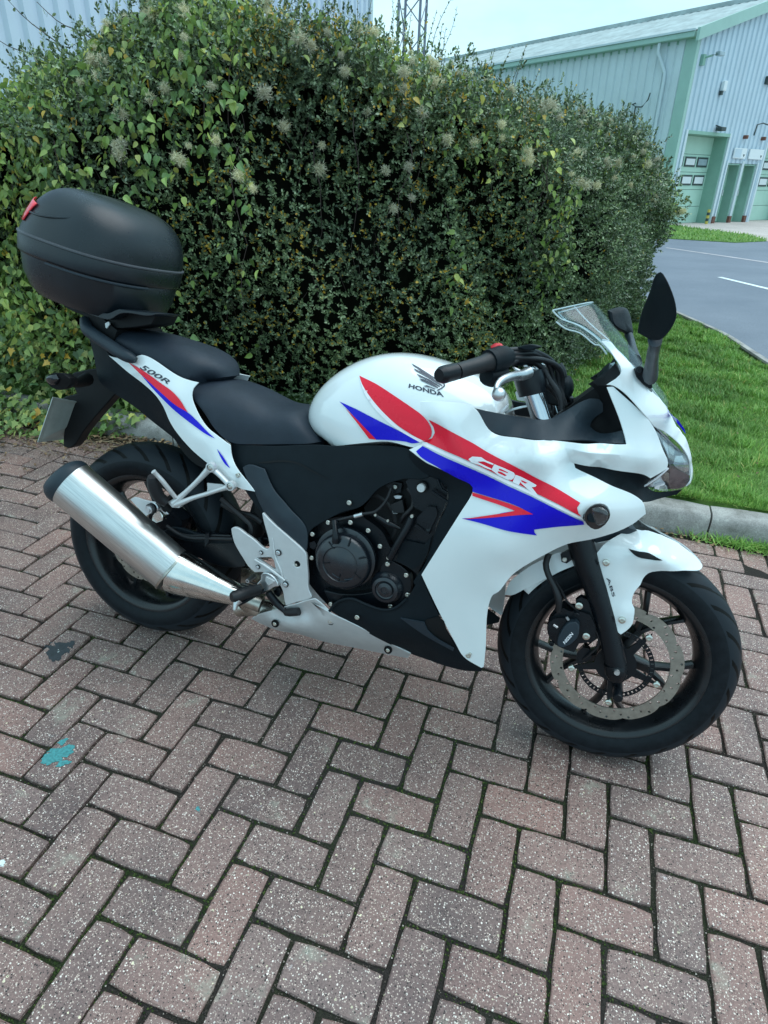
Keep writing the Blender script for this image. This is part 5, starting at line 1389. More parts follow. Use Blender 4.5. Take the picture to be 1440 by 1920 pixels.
# black trim around the engine opening
panel('inner_fairing', L("0.8404,0.165,0.7756 0.8894,0.18,0.7556 0.9253,0.19,0.7488 1.0075,0.208,0.7293 1.0143,0.21,0.7204 1.0116,0.21,0.704 0.9947,0.21,0.6637 0.9191,0.2,0.4799 0.906,0.195,0.4447 0.8957,0.19,0.4543 0.9148,0.18,0.4952 0.9286,0.178,0.5606 0.9355,0.178,0.6082 0.9489,0.18,0.6492 0.9542,0.182,0.6805 0.9464,0.18,0.7078 0.9064,0.172,0.7206 0.8664,0.165,0.7303 0.8391,0.16,0.7429"), M['blackpl'], L("0.9774,0.197,0.6669 0.9901,0.2,0.7063 0.936,0.19,0.5274 0.964,0.195,0.6042"), thick=.02, res=.02, bev=.003, mirror=True)

# tank ----------------------------------------------------------------
def body(name, tops, sides, mat, n=2.5, zb=None, parent=None, m=22, dip=0.0, ns=None, bot=0.0, roundness=None):
    """closed volume: centre-line top points, widest side points; super-elliptic sections"""
    T = smooth_loop(tops, False, 170, .02); Sd = smooth_loop(sides, False, 170, .02)
    K = 44
    def at(A, t):
        d = np.r_[0, np.cumsum(np.linalg.norm(np.diff(A, axis=0), axis=1))]; d /= d[-1]
        return np.array([np.interp(t, d, A[:, i]) for i in range(3)])
    secs = []
    for i in range(K):
        t = i / (K - 1); a = at(T, t); s = at(Sd, t); nn = n if ns is None else np.interp(t, [0, .5, 1], ns)
        ring = []
        for j in range(m + 1):
            th = math.pi * j / m
            c, sn = math.cos(th), math.sin(th)
            lat = s[1] * (abs(c) ** (2 / nn)) * (1 if c > 0 else -1); hf = abs(sn) ** (2 / nn)
            x = s[0] + (a[0] - s[0]) * hf; z = s[2] + (a[2] - s[2]) * hf
            ring.append((x, -lat, z))
        for j in range(1, 6):
            u = j / 6
            ring.append((s[0], s[1] * (1 - 2 * u) , s[2] - bot * math.sin(math.pi * u)))
        # underside from the left back to the right
        ring[m + 1:] = [(s[0], -(-s[1] + 2 * s[1] * (j / 6)), s[2] - bot) for j in range(1, 6)]
        secs.append(ring)
    return rings(name, secs, mat, parent or BIKE, True, 40)

tank = body('fuel_tank',
    L("0.5111,0,0.7734 0.5116,0,0.8106 0.5276,0,0.8538 0.585,0,0.9185 0.671,0,0.9693 0.7423,0,0.9872 0.8136,0,0.9876 0.8848,0,0.9764 0.9558,0,0.9577 1.0134,0,0.9324 1.0415,0,0.898 1.0551,0,0.8559"),
    L("0.5923,0.085,0.7459 0.6154,0.11,0.7438 0.6394,0.125,0.746 0.6738,0.14,0.757 0.7309,0.152,0.7737 0.7876,0.16,0.7869 0.8435,0.165,0.7838 0.8965,0.165,0.7835 0.9588,0.16,0.793 1.0058,0.15,0.8054 1.039,0.13,0.8138 1.0591,0.1,0.8185"),
    M['white'], ns=(2.2, 2.55, 2.3), bot=.02)
bvT = bvh(tank)
dec('red_stripe', "0.6784,0.9276 0.7328,0.9157 0.7852,0.8965 0.8391,0.8734 0.8631,0.8612 0.8808,0.8464 0.8909,0.8292 0.891,0.8166 0.8837,0.807 0.8742,0.8034 0.8442,0.8136 0.806,0.83 0.7654,0.854 0.7206,0.887 0.694,0.91", 'red', bvT, tank, .0008, corner=30)
dec('blue_stripe', "0.6386,0.8597 0.6873,0.8507 0.7491,0.8343 0.8074,0.8182 0.8661,0.7987 0.8469,0.793 0.8331,0.7945 0.7919,0.7912 0.7543,0.7857 0.7362,0.7971 0.7015,0.8218 0.6676,0.8443", 'blue', bvT, tank, .0008, corner=30)
dec('red_stripe', "0.6593,0.8473 0.6906,0.8296 0.723,0.808 0.7543,0.7861 0.7349,0.7843 0.7135,0.8041 0.6857,0.8279", 'red', bvT, tank, .0012, corner=30)
dec('white_pinstripe', "0.6784,0.9276 0.683,0.9275 0.7062,0.9036 0.7433,0.8716 0.7861,0.8404 0.8208,0.8213 0.8536,0.8095 0.8742,0.8034 0.8661,0.7987 0.8358,0.8092 0.7975,0.8243 0.7567,0.8484 0.7109,0.8855", 'wline', bvT, tank, .0006, corner=30)
# winged badge: five feathers, and the maker's word below
for s in ("0.8017,0.9713 0.8274,0.9635 0.8791,0.9436 0.8783,0.9424 0.8649,0.9466 0.8344,0.9566 0.8119,0.9655", "0.8928,0.9382 0.8978,0.9357 0.8992,0.932 0.8945,0.9269 0.8861,0.9206 0.8826,0.9212 0.8928,0.9293 0.8952,0.9324 0.8947,0.9352 0.8915,0.9373", "0.8122,0.9619 0.8173,0.9608 0.855,0.9495 0.8928,0.9334 0.8921,0.9315 0.8774,0.9365 0.8366,0.9515 0.8201,0.9566", "0.8243,0.9509 0.8322,0.9494 0.8579,0.9425 0.8881,0.9304 0.8875,0.9286 0.8695,0.934 0.8435,0.9433 0.8338,0.9455", "0.8346,0.9419 0.8443,0.941 0.8657,0.9352 0.8845,0.9272 0.8837,0.9257 0.8672,0.9305 0.8498,0.9354 0.842,0.9374", "0.8493,0.9264 0.8571,0.9295 0.8799,0.9238 0.8777,0.9224 0.8664,0.9251 0.8565,0.926"):
    dec('badge_feather', s, 'dkgrey', bvT, tank, .001, smooth_it=False, res=.01)
text_on('maker_word', 'HONDA', D("0.8152,0.9186 0.9035,0.9082 0.8972,0.9185 0.8148,0.9277", bvT), bvT, M['dkgrey'], tank, bold=.035)

# seats ---------------------------------------------------------------
body('rider_seat', L("0.132,0,0.8227 0.148,0,0.8387 0.2012,0,0.8487 0.2622,0,0.8537 0.3311,0,0.8418 0.4165,0,0.8133 0.5071,0,0.8055 0.5399,0,0.7777"),
     L("0.2246,0.12,0.8013 0.2588,0.138,0.775 0.2906,0.148,0.745 0.3392,0.146,0.7119 0.4159,0.14,0.7162 0.4896,0.132,0.7269 0.5608,0.122,0.7383 0.5853,0.1,0.7443"), M['seat'], ns=(2.8, 2.7, 3.2), bot=.03)
body('pillion_seat', L("-0.168,0,0.9286 -0.1421,0,0.9514 -0.0622,0,0.9599 0.0301,0,0.9563 0.1022,0,0.9464 0.1732,0,0.9322 0.2224,0,0.9113 0.2508,0,0.8866 0.2601,0,0.8654"),
     L("-0.0779,0.085,0.9244 -0.0383,0.098,0.9101 0.0195,0.108,0.8896 0.0801,0.114,0.8683 0.1272,0.117,0.8557 0.1674,0.116,0.8523 0.1923,0.108,0.8535 0.205,0.092,0.8526 0.2108,0.06,0.8511"), M['seat'], ns=(2.6, 2.7, 3.0), bot=.03)

# tail ------------------------------------------------------------------
TAIL = L("-0.0878,0.098,0.8842 -0.0618,0.1,0.8815 0.0205,0.112,0.8951 0.0382,0.112,0.9016 0.1774,0.13,0.8597 0.2074,0.133,0.8554 0.2363,0.135,0.8537 0.2235,0.14,0.8368 0.2213,0.143,0.8179 0.2343,0.147,0.7892 0.2657,0.152,0.7514 0.3092,0.155,0.7249 0.3511,0.158,0.7057 0.3586,0.16,0.6759 0.4366,0.172,0.5966 0.4169,0.17,0.5953 0.3888,0.168,0.5955 0.3373,0.165,0.6191 0.277,0.158,0.6467 0.2107,0.152,0.6841 0.1707,0.148,0.7167 0.1521,0.146,0.7382 0.1293,0.142,0.7735 0.1034,0.138,0.7986 0.0471,0.125,0.8265 -0.0256,0.108,0.8538")
TCT = L("0.0502,0.128,0.8634 0.1792,0.148,0.8149 0.2736,0.163,0.7157 0.3507,0.17,0.6423 0.1131,0.135,0.8431")
tail, ST = panel('tail_fairing', TAIL, M['white'], TCT, thick=.003, res=.014, mirror=True, lam=2e-5, bev=.001)
bvTa = bvh(tail)
dec('red_stripe', "-0.0086,0.8755 0.0498,0.8633 0.1137,0.8385 0.1797,0.8103 0.2147,0.7724 0.181,0.7843 0.1161,0.815 0.0498,0.8489", 'red', bvTa, tail, .0008)
dec('blue_stripe', "0.0498,0.8489 0.1161,0.815 0.181,0.7843 0.2147,0.7724 0.2558,0.7477 0.3057,0.7161 0.2769,0.7254 0.2105,0.7527 0.1364,0.7917 0.0827,0.8245", 'blue', bvTa, tail, .0010)
dec('blue_stripe', "0.3138,0.6904 0.3344,0.6722 0.3606,0.6462 0.3427,0.6549 0.3232,0.6751", 'blue', bvTa, tail, .0010)
text_on('tail_number', '500R', D("0.0405,0.8659 0.143,0.8359 0.1497,0.847 0.05,0.8795", bvTa), bvTa, M['dkgrey'], tail, shear=.25, bold=.02)
bolts("0.3845,0.172,0.6321", r=.006)
# black side cover under the seat and tank
COV = L("0.3376,0.135,0.704 0.4013,0.142,0.7112 0.481,0.145,0.7234 0.6012,0.146,0.7461 0.6356,0.148,0.7493 0.6891,0.15,0.7585 0.7457,0.153,0.7696 0.8081,0.157,0.7779 0.843,0.16,0.7763 0.8829,0.168,0.7518 0.9111,0.172,0.7353 0.8933,0.17,0.7158 0.8365,0.168,0.7024 0.7794,0.168,0.6701 0.7349,0.17,0.6133 0.6844,0.172,0.5867 0.6299,0.176,0.5463 0.6059,0.176,0.5236 0.5975,0.176,0.4693 0.5968,0.176,0.457 0.5385,0.17,0.4924 0.4852,0.165,0.5206 0.4522,0.162,0.5402 0.4163,0.158,0.5699 0.3821,0.152,0.607 0.357,0.145,0.6457")
cov, SC_ = panel('side_cover', COV, M['blackpl'], L("0.615,0.162,0.6592 0.7274,0.163,0.7075 0.8086,0.166,0.7385 0.4888,0.155,0.678 0.5621,0.168,0.5932 0.4634,0.16,0.6164"), thick=.004, res=.016, mirror=True, bev=.0015, lam=2e-5)
bvC = bvh(cov)
# raised frame spar, its lighter grey paints in the light the slope catches
panel('frame_spar', L("0.3918,0.163,0.6527 0.4105,0.165,0.6646 0.4586,0.166,0.6613 0.4863,0.17,0.6194 0.5374,0.174,0.5754 0.5931,0.178,0.5282 0.6013,0.18,0.4819 0.599,0.18,0.4626 0.5504,0.178,0.4908 0.4899,0.174,0.5207 0.4332,0.168,0.5924 0.4061,0.165,0.6254"), M['greypl'], L("0.4739,0.178,0.6025 0.5267,0.184,0.5484"), thick=.006, res=.02, mirror=True, bev=.002)
dec('cover_groove_shade', "0.4241,0.6683 0.456,0.679 0.5077,0.6914 0.549,0.6921 0.5969,0.6787 0.652,0.6639 0.5948,0.676 0.5485,0.6884 0.5083,0.6874 0.4567,0.6744", 'matt', bvC, cov, .0012)  # flat dark strip, the shade of a groove painted on the cover
bolts("0.7059,0.176,0.6195", r=.0065)
# nose cowl ---------------------------------------------------------------
NOSE = L("1.2674,0.152,0.9846 1.2529,0.152,0.9842 1.2767,0.148,1.009 1.2778,0.146,1.0164 1.2734,0.142,1.0255 1.2595,0.136,1.0408 1.2444,0.128,1.0561 1.2258,0.118,1.0698 1.2264,0.118,1.0726 1.2437,0.12,1.0719 1.2639,0.124,1.0558 1.3013,0.128,1.0263 1.3118,0.13,1.0099 1.3453,0.118,0.9803 1.3515,0.105,0.978 1.3505,0.1,0.9857 1.3954,0.082,0.9407 1.4271,0.062,0.9 1.4441,0.045,0.8868 1.4625,0.03,0.8577 1.4752,0.022,0.8282 1.4852,0.022,0.791 1.4818,0.028,0.7777 1.4736,0.04,0.7728 1.4795,0.045,0.7895 1.4652,0.05,0.836 1.4459,0.062,0.8605 1.4229,0.078,0.8793 1.393,0.098,0.8973 1.3685,0.122,0.9077 1.3504,0.144,0.9259")
nose, SN = panel('nose_cowl', NOSE, M['white'], L("1.2952,0.15,0.9942 1.324,0.142,0.9725 1.3413,0.143,0.956 1.3869,0.108,0.9209 1.4187,0.082,0.8963 1.4467,0.052,0.8723"), thick=.003, res=.012, mirror=True, lam=2e-5, bev=.001)
bvN = bvh(nose)
dec('nose_stripe', "1.3843,0.9505 1.3945,0.94 1.4061,0.934 1.4169,0.9233 1.4277,0.9121 1.4316,0.9036 1.421,0.9137 1.408,0.9252 1.3962,0.9369", 'blue', bvN, nose, .001, corner=30)
HL = L("1.3719,0.118,0.9 1.3879,0.1,0.8916 1.4132,0.076,0.8743 1.4383,0.062,0.856 1.4594,0.052,0.84 1.4726,0.044,0.8067 1.4782,0.04,0.7884 1.4742,0.038,0.7735 1.4619,0.04,0.7627 1.3947,0.07,0.7557 1.3824,0.092,0.7651 1.3802,0.098,0.7707 1.4052,0.106,0.8018 1.4196,0.108,0.8238 1.4159,0.11,0.8353 1.4114,0.112,0.8478 1.395,0.115,0.8734 1.3806,0.117,0.8898")
panel('headlamp_lens', HL, M['lens'], thick=.002, res=.014, mirror=True, parent=nose)
panel('headlamp_bowl', [(p[0] - .006, max(.012, p[1] - .026), p[2]) for p in HL], M['bowl'], thick=.004, res=.02, mirror=True, parent=nose)
for nm, s, mt, ds in (('headlamp_reflector', "1.3951,0.088,0.8806 1.4064,0.08,0.8741 1.4105,0.08,0.863 1.4149,0.084,0.8455 1.4044,0.09,0.8602 1.3967,0.092,0.8722", 'silverp', 0), ('headlamp_reflector', "1.4089,0.074,0.87 1.4186,0.068,0.8682 1.4275,0.064,0.8571 1.4278,0.068,0.8442 1.4195,0.074,0.8474 1.4134,0.078,0.8572", 'pipe', 0),
                  ('headlamp_reflector', "1.4333,0.058,0.8414 1.4504,0.046,0.8439 1.4628,0.04,0.8334 1.4718,0.034,0.8106 1.4637,0.038,0.8044 1.4419,0.054,0.8149 1.4319,0.062,0.8239", 'steel', 0), ('headlamp_reflector', "1.4274,0.068,0.8146 1.4466,0.054,0.8088 1.4745,0.034,0.7987 1.4785,0.032,0.7866 1.4738,0.031,0.7737 1.4621,0.034,0.7647 1.4353,0.048,0.763 1.4311,0.062,0.7908", 'bowlred', 0),
                  ('headlamp_reflector', "1.3928,0.078,0.7671 1.4103,0.086,0.796 1.4147,0.08,0.7882 1.4242,0.07,0.7791 1.4231,0.07,0.774 1.4138,0.072,0.7702 1.4151,0.066,0.7614 1.4058,0.07,0.7618 1.403,0.074,0.7681", 'wline', 0), ('headlamp_reflector', "1.4154,0.078,0.8006 1.4253,0.072,0.8054 1.4322,0.062,0.7812 1.4226,0.07,0.7862", 'pipe', 0)):
    panel(nm, L(s), M[mt], thick=.003, res=.02, mirror=True, parent=nose)
tube('headlamp_trim', L("1.3796,0.1,0.7707 1.3932,0.107,0.7872 1.4082,0.11,0.8068 1.4176,0.111,0.8217"), .0022, M['wline'])
# dark mouth under the headlamp
panel('chin_panel', L("1.2207,0.176,0.8107 1.275,0.158,0.8078 1.3582,0.128,0.8018 1.3801,0.124,0.7948 1.3872,0.118,0.7921 1.3824,0.098,0.7727 1.4044,0.07,0.7565 1.4366,0.04,0.7539 1.4692,0.03,0.7623 1.4599,0.03,0.7479 1.4216,0.06,0.7387 1.3811,0.13,0.7419 1.3021,0.166,0.7745 1.2256,0.18,0.801"), M['blackpl'], L("1.3219,0.13,0.7802 1.3668,0.11,0.7658"), thick=.003, res=.016, mirror=True, bev=.001)

# screen --------------------------------------------------------------
SCR_R = L("1.2254,0.112,1.0714 1.1817,0.104,1.0973 1.142,0.1,1.1057 1.1115,0.098,1.1177 1.1111,0.094,1.1253")
def screen_sheet(name, rail, topc, mat, dz=0):
    secs = []
    return secs
# cross-sections from the rear top edge to the base: right edge, shoulder, centre line
TOPL = L("1.1112,0.098,1.1239 1.1327,0.1,1.108 1.1554,0.102,1.1028 1.1768,0.106,1.0967 1.1935,0.11,1.0886 1.2217,0.116,1.0718 1.245,0.122,1.0535 1.2731,0.126,1.0347 1.3015,0.126,1.0257 1.3242,0.118,1.0057 1.3505,0.104,0.9829 1.3722,0.088,0.9613 1.3898,0.076,0.9469")
CENL = L("1.1907,0,1.1522 1.198,0,1.1482 1.2074,0,1.1408 1.2202,0,1.129 1.2363,0,1.1142 1.257,0,1.0962 1.281,0,1.0743 1.3003,0,1.0566 1.3168,0,1.0399 1.3318,0,1.0244 1.3501,0,1.0052 1.3746,0,0.9814 1.3933,0,0.9609")
def sheet(name, RT, CN, mat, thick, n=2.6, K=26, m=10):
    A = smooth_loop(RT, False, 170, .02); B = smooth_loop(CN, False, 170, .02)
    def at(A, t):
        d = np.r_[0, np.cumsum(np.linalg.norm(np.diff(A, axis=0), axis=1))]; d /= d[-1]
        return np.array([np.interp(t, d, A[:, i]) for i in range(3)])
    V = []; F = []
    for i in range(K):
        t = i / (K - 1); r, c = at(A, t), at(B, t)
        for j in range(-m, m + 1):
            u = abs(j) / m; g = 1 - (1 - u ** n) ** (1 / n) if u < 1 else 1.0
            g = u ** 2.4
            V.append((c[0] + (r[0] - c[0]) * g, -math.copysign(r[1] * u, -j) if j else 0, c[2] + (r[2] - c[2]) * g))
    w = 2 * m + 1
    for i in range(K - 1):
        for j in range(w - 1):
            a = i * w + j; F.append((a, a + 1, a + w + 1, a + w))
    o = mesh_obj(name, V, F, mat, BIKE, 60)
    mo = o.modifiers.new('thick', 'SOLIDIFY'); mo.thickness = thick; mo.offset = 0
    # polished rim of the sheet
    edge = [V[i] for i in range(w)]
    rim_ = [V[i * w + w - 1] for i in range(K)]
    riml = [V[i * w] for i in range(K)]
    for e in (edge, rim_, riml):
        tube('screen_rim', [(p[0], -p[1], p[2]) for p in e], .0016, M['screenedge'], o, n=6, smooth_path=False)
    return o
sheet('windscreen', TOPL, CENL, M['screen'], .003)
# crease line on the screen
tube('screen_crease', L("1.1529,0.055,1.1389 1.1763,0.058,1.1187 1.2004,0.062,1.1008 1.2179,0.066,1.0894 1.2411,0.07,1.0747"), .0013, M['screenedge'], n=6)
INR = L("1.1236,0.1,1.1013 1.1467,0.104,1.0886 1.1769,0.107,1.0835 1.1937,0.11,1.0749 1.2136,0.113,1.0626 1.2236,0.114,1.0621 1.2417,0.118,1.0455")
INC = L("1.1267,0.085,1.1076 1.1502,0.09,1.1004 1.1767,0.093,1.0955 1.1966,0.096,1.0839 1.2165,0.1,1.0723 1.226,0.104,1.0684 1.2457,0.108,1.0507")
def along(A, t):
    d = np.r_[0, np.cumsum(np.linalg.norm(np.diff(A, axis=0), axis=1))]; d /= d[-1]
    return tuple(np.interp(t, d, A[:, i]) for i in range(3))
A_, B_ = smooth_loop(INR, False, 170, .01), smooth_loop(INC, False, 170, .01)
V = []
for i in range(30): V += [V3(along(A_, i / 29)), V3(along(B_, i / 29))]
F = [(2*i, 2*i+2, 2*i+3, 2*i+1) for i in range(29)]
o = mesh_obj('screen_lip', V, F, M['screen'], BIKE, 60); o.modifiers.new('t', 'SOLIDIFY').thickness = .002
tube('screen_rim', INR, .0016, M['screenedge'], n=6)
# mirrors ---------------------------------------------------------------
def mirror_head(outl, back, ctrs):
    pass
MH = L("1.2914,0.37,1.1912 1.2972,0.38,1.1959 1.3058,0.39,1.1875 1.3157,0.4,1.1726 1.3255,0.41,1.1545 1.3324,0.41,1.1384 1.3355,0.405,1.1236 1.3314,0.395,1.1052 1.3211,0.37,1.088 1.3052,0.345,1.0878 1.2849,0.32,1.0957 1.2838,0.32,1.118 1.2853,0.33,1.1381 1.2898,0.35,1.169")
def blob(name, outl, mat, depth, dirx, parent=None):
    """rounded housing: outline ring plus a domed back"""
    lp = smooth_loop(outl, True, 60, .012); c = lp.mean(0)
    secs = []
    for u, dd in ((1.0, 0), (.985, .25), (.93, .55), (.80, .82), (.55, .97), (.25, 1.0)):
        secs.append([V3(c + (p - c) * u + np.array(dirx) * depth * dd) for p in lp])
    inner = [[V3(c + (p - c) * .96 - np.array(dirx) * .003) for p in lp]]
    return rings(name, inner + secs, mat, parent or BIKE, True, 50)
mir = blob('mirror', MH, M['blackpl'], .022, (-.1, -1, .1))
MST = L("1.3148,0.345,1.0884 1.3177,0.33,1.0782 1.3222,0.27,1.06 1.3284,0.21,1.0404 1.3351,0.155,1.0157")
tube('mirror_stalk', MST, [.018, .015, .016, .018, .022], M['greypl'], mir, flatk=.7)
panel('mirror_base', L("1.2999,0.138,1.0249 1.3078,0.139,1.0267 1.3191,0.137,1.0187 1.3433,0.128,1.0027 1.3484,0.124,0.9881 1.344,0.125,0.9843 1.3294,0.134,0.9938 1.3115,0.141,1.0093"), M['blackpl'], thick=.012, res=.02, bev=.004, mirror=True)
bolts("1.3125,0.146,1.022", r=.009, mat='satin')
# far mirror seen through the screen
MF = [(p[0], -p[1], p[2]) for p in MH]
m2 = blob('mirror', L("1.2251,-0.31,1.1468 1.2438,-0.34,1.1564 1.2657,-0.375,1.1615 1.2787,-0.4,1.1562 1.2919,-0.41,1.1335 1.3023,-0.4,1.1051 1.3055,-0.385,1.0918 1.2898,-0.36,1.0892 1.2751,-0.33,1.0951 1.258,-0.31,1.1002 1.2395,-0.3,1.1138"), M['blackpl'], .03, (.2, 1, 0))
tube('mirror_stalk', L("1.2945,-0.36,1.0897 1.3024,-0.33,1.0765 1.3081,-0.28,1.0591 1.3117,-0.2,1.0434 1.3184,-0.15,1.0283"), [.016, .014, .015, .018, .02], M['greypl'], m2, flatk=.7)
# dark cockpit surround
CK = L("0.9779,0.163,0.8971 1.0164,0.15,0.8924 1.0816,0.14,0.8894 1.149,0.128,0.8927 1.1713,0.12,0.9082 1.2264,0.11,0.9474 1.247,0.105,0.9476 1.2673,0.1,0.9286 1.24,0.1,0.8984 1.2384,0.105,0.8857 1.2525,0.115,0.8784 1.2844,0.135,0.8833 1.3021,0.15,0.8934 1.3124,0.156,0.8812 1.3189,0.16,0.8681 1.2637,0.177,0.8653 1.1844,0.187,0.8583 1.0935,0.185,0.8507 1.0315,0.178,0.853 1.0049,0.168,0.8718")
panel('cockpit_trim', CK, M['greypl'], L("1.0756,0.17,0.8697 1.1788,0.16,0.8799 1.2123,0.125,0.9148 1.1383,0.165,0.8743"), thick=.004, res=.016, mirror=True, bev=.0015)
panel('inner_cowl', L("1.2489,0.1,0.9483 1.2349,0.1,0.9668 1.2162,0.098,0.977 1.2372,0.1,0.9968 1.2571,0.108,1.0185 1.2627,0.115,1.0298 1.2786,0.135,1.0084 1.2543,0.14,0.9819 1.296,0.148,0.9132 1.3123,0.15,0.8823 1.3028,0.14,0.8912 1.2853,0.12,0.8795 1.2531,0.095,0.8742 1.2365,0.085,0.8826 1.2531,0.09,0.9167"), M['matt'], thick=.004, res=.02, mirror=True)
body('instrument_cluster', L("1.2329,0,0.9942 1.2426,0,1.0111 1.2531,0,1.0234 1.2696,0,1.0166 1.2815,0,1.0005"), L("1.2317,0.07,0.9812 1.2423,0.075,0.9915 1.2527,0.08,1.0017 1.2627,0.08,1.003 1.2747,0.07,0.9954"), M['blackpl'], ns=(3, 3, 3), bot=.03)
panel('instrument_face', L("1.2406,0.03,1.0011 1.2439,0.03,1.0109 1.2546,0.03,1.023 1.2639,0.03,1.0281 1.2643,0.03,1.0135 1.256,0.03,1.0031"), M['screenedge'], thick=.002)
# dark wheel-well web behind the fairing
flat('inner_shield', L("1.2268,0.07,0.9632 1.277,0.07,1.0042 1.3579,0.07,0.9124 1.3981,0.07,0.7852 1.2879,0.07,0.7416 1.1892,0.07,0.7946 1.1405,0.07,0.8657"), M['matt'], thick=.14)
# turn signals ------------------------------------------------------------
sig = blob('indicator', L("1.2617,0.245,0.7141 1.2693,0.25,0.7406 1.2869,0.252,0.7502 1.3034,0.25,0.7453 1.3124,0.248,0.7295 1.3113,0.246,0.7159 1.3011,0.245,0.6983 1.2888,0.244,0.6911 1.2715,0.243,0.6981"), M['smoke'], .035, (.1, -1, 0))
blob('indicator_lens', L("1.2736,0.256,0.7389 1.2877,0.258,0.7464 1.3021,0.257,0.7418 1.3084,0.255,0.7298 1.3042,0.254,0.7125 1.2924,0.252,0.703 1.2801,0.252,0.7155"), M['lens'], .01, (0.1, 1, 0), parent=sig)
tube('indicator_stem', L("1.2496,0.18,0.7076 1.2664,0.215,0.7109 1.2805,0.25,0.7193"), [.018, .014, .012], M['blackpl'], sig)
s2 = blob('indicator', L("-0.2094,0.2,0.8107 -0.192,0.205,0.8243 -0.1684,0.205,0.8317 -0.1455,0.2,0.8311 -0.1308,0.195,0.8206 -0.134,0.19,0.8057 -0.1502,0.19,0.7905 -0.169,0.195,0.783 -0.187,0.2,0.7863 -0.2043,0.2,0.7963"), M['matt'], .035, (.15, -1, 0))
blob('indicator_lens', L("-0.2043,0.203,0.8112 -0.1876,0.207,0.8221 -0.1668,0.207,0.8276 -0.1594,0.205,0.8156 -0.1729,0.203,0.7974 -0.1934,0.203,0.7988"), M['smoke'], .012, (-.2, 1, 0), parent=s2)
tube('indicator_stem', L("-0.1462,0.185,0.8078 -0.1636,0.14,0.8001 -0.1913,0.07,0.8021"), [.014, .014, .02], M['matt'], s2)

# handlebars and controls ---------------------------------------------------
bar = tube('handlebar', L("0.9452,0.355,0.9766 0.9573,0.325,0.9819 0.9922,0.27,0.9969 1.0195,0.225,1.008 1.0551,0.16,1.0137 1.0818,0.105,1.0083"), .0135, M['satin'])
tube('grip', L("0.9638,0.325,0.9856 0.9785,0.3,0.9922 0.9933,0.277,0.9983 1.0052,0.258,1.0038 1.0147,0.245,1.0073"), [.0165, .0165, .017, .018, .0215], M['rubber'], bar, n=16)
be = tube('bar_end', L("0.9374,0.365,0.9766 0.9416,0.357,0.9777 0.9501,0.345,0.9809 0.9625,0.328,0.9856"), [.013, .0175, .0175, .0172], M['satin'], bar, n=16)
tube('grip_collar', L("1.0121,0.247,1.0061 1.0192,0.237,1.0089"), [.026, .026], M['blackpl'], bar, n=16)
sw = tube('switch_housing', L("1.0169,0.24,1.0074 1.0265,0.222,1.0127 1.0395,0.205,1.0187 1.0461,0.195,1.0201"), [.026, .029, .024, .018], M['blackpl'], bar, n=12)
blob('kill_switch', L("1.0117,0.232,1.0321 1.0097,0.232,1.0388 1.0178,0.226,1.0459 1.0253,0.222,1.0459 1.0307,0.218,1.0405 1.0268,0.22,1.0346 1.018,0.226,1.0317"), M['redsw'], .022, (.2, -1, 0), parent=bar)
tube('throttle_drum', L("1.0118,0.25,0.9784 1.0198,0.235,0.9765 1.0315,0.22,0.9791 1.0448,0.205,0.9859"), [.018, .022, .022, .016], M['blackpl'], bar, n=12)
lev = tube('brake_lever', L("1.0503,0.3,0.95 1.0443,0.298,0.9549 1.042,0.29,0.9617 1.0459,0.275,0.9727 1.0561,0.25,0.9802 1.0677,0.22,0.9837 1.0803,0.19,0.9851 1.0909,0.165,0.9915"), [.0135, .008, .007, .0085, .009, .010, .012, .013], M['alu'], bar, n=10, flatk=.8)
lathe('lever_ball', [(0, -.0145), (.008, -.0125), (.0135, -.005), (.0145, 0), (.0135, .005), (.008, .0125), (0, .0145)], M['alu'], bar, L("1.0506,0.302,0.9499")[0], n=16)
flat('lever_perch', L("1.0545,0.19,1.0006 1.0658,0.19,0.9975 1.0832,0.19,0.992 1.0896,0.19,0.9907 1.0846,0.19,0.984 1.0646,0.19,0.9798 1.0613,0.19,0.9871 1.0626,0.19,0.9914"), M['alu'], thick=.014, parent=bar, bev=.002)
flat('reservoir_cover', L("1.0523,0.17,1.0387 1.0816,0.17,1.0492 1.1055,0.17,1.0469 1.0857,0.17,1.0371"), M['blackpl'], thick=.05, parent=bar, bev=.002)
for s in ("1.0288,0.2,1.0293 1.053,0.17,1.0343 1.0798,0.13,1.0353 1.1058,0.1,1.028 1.1281,0.08,1.015 1.144,0.07,0.9949 1.1511,0.06,0.9644 1.1682,0.06,0.9311", "1.0396,0.2,1.0134 1.057,0.18,1.0178 1.09,0.14,1.0188 1.121,0.1,1.015 1.1451,0.08,1.0042 1.1565,0.06,0.9827 1.1603,0.05,0.947 1.1746,0.05,0.9175", "1.0455,0.195,1.0241 1.0655,0.16,1.0273 1.0905,0.12,1.029 1.1132,0.09,1.0179 1.1261,0.08,1.0018 1.1394,0.07,0.9724 1.1585,0.07,0.9396", "1.0755,0.13,0.9726 1.0928,0.12,0.9655 1.1209,0.09,0.9627 1.1441,0.07,0.9465 1.1681,0.07,0.9231", "1.1156,0.1,0.9973 1.1327,0.1,0.9737 1.1512,0.1,0.9545 1.1663,0.1,0.9304 1.1695,0.1,0.9133", "1.049,0.2,1.0065 1.0675,0.16,1.0152 1.0937,0.12,1.0104 1.1163,0.1,0.9931 1.13,0.1,0.9646"):
    tube('cable', L(s), .0065, M['rubber'], bar, n=8)
tube('yoke_clamp', L("1.0819,0.11,0.985 1.0927,0.11,0.9604 1.1006,0.11,0.9397"), [.034, .034, .031], M['satin'], n=18)
tube('fork_tube', L("1.0991,0.11,0.9482 1.1149,0.11,0.9198 1.1298,0.11,0.891 1.1411,0.11,0.8704"), .0235, M['chrome'], n=24)
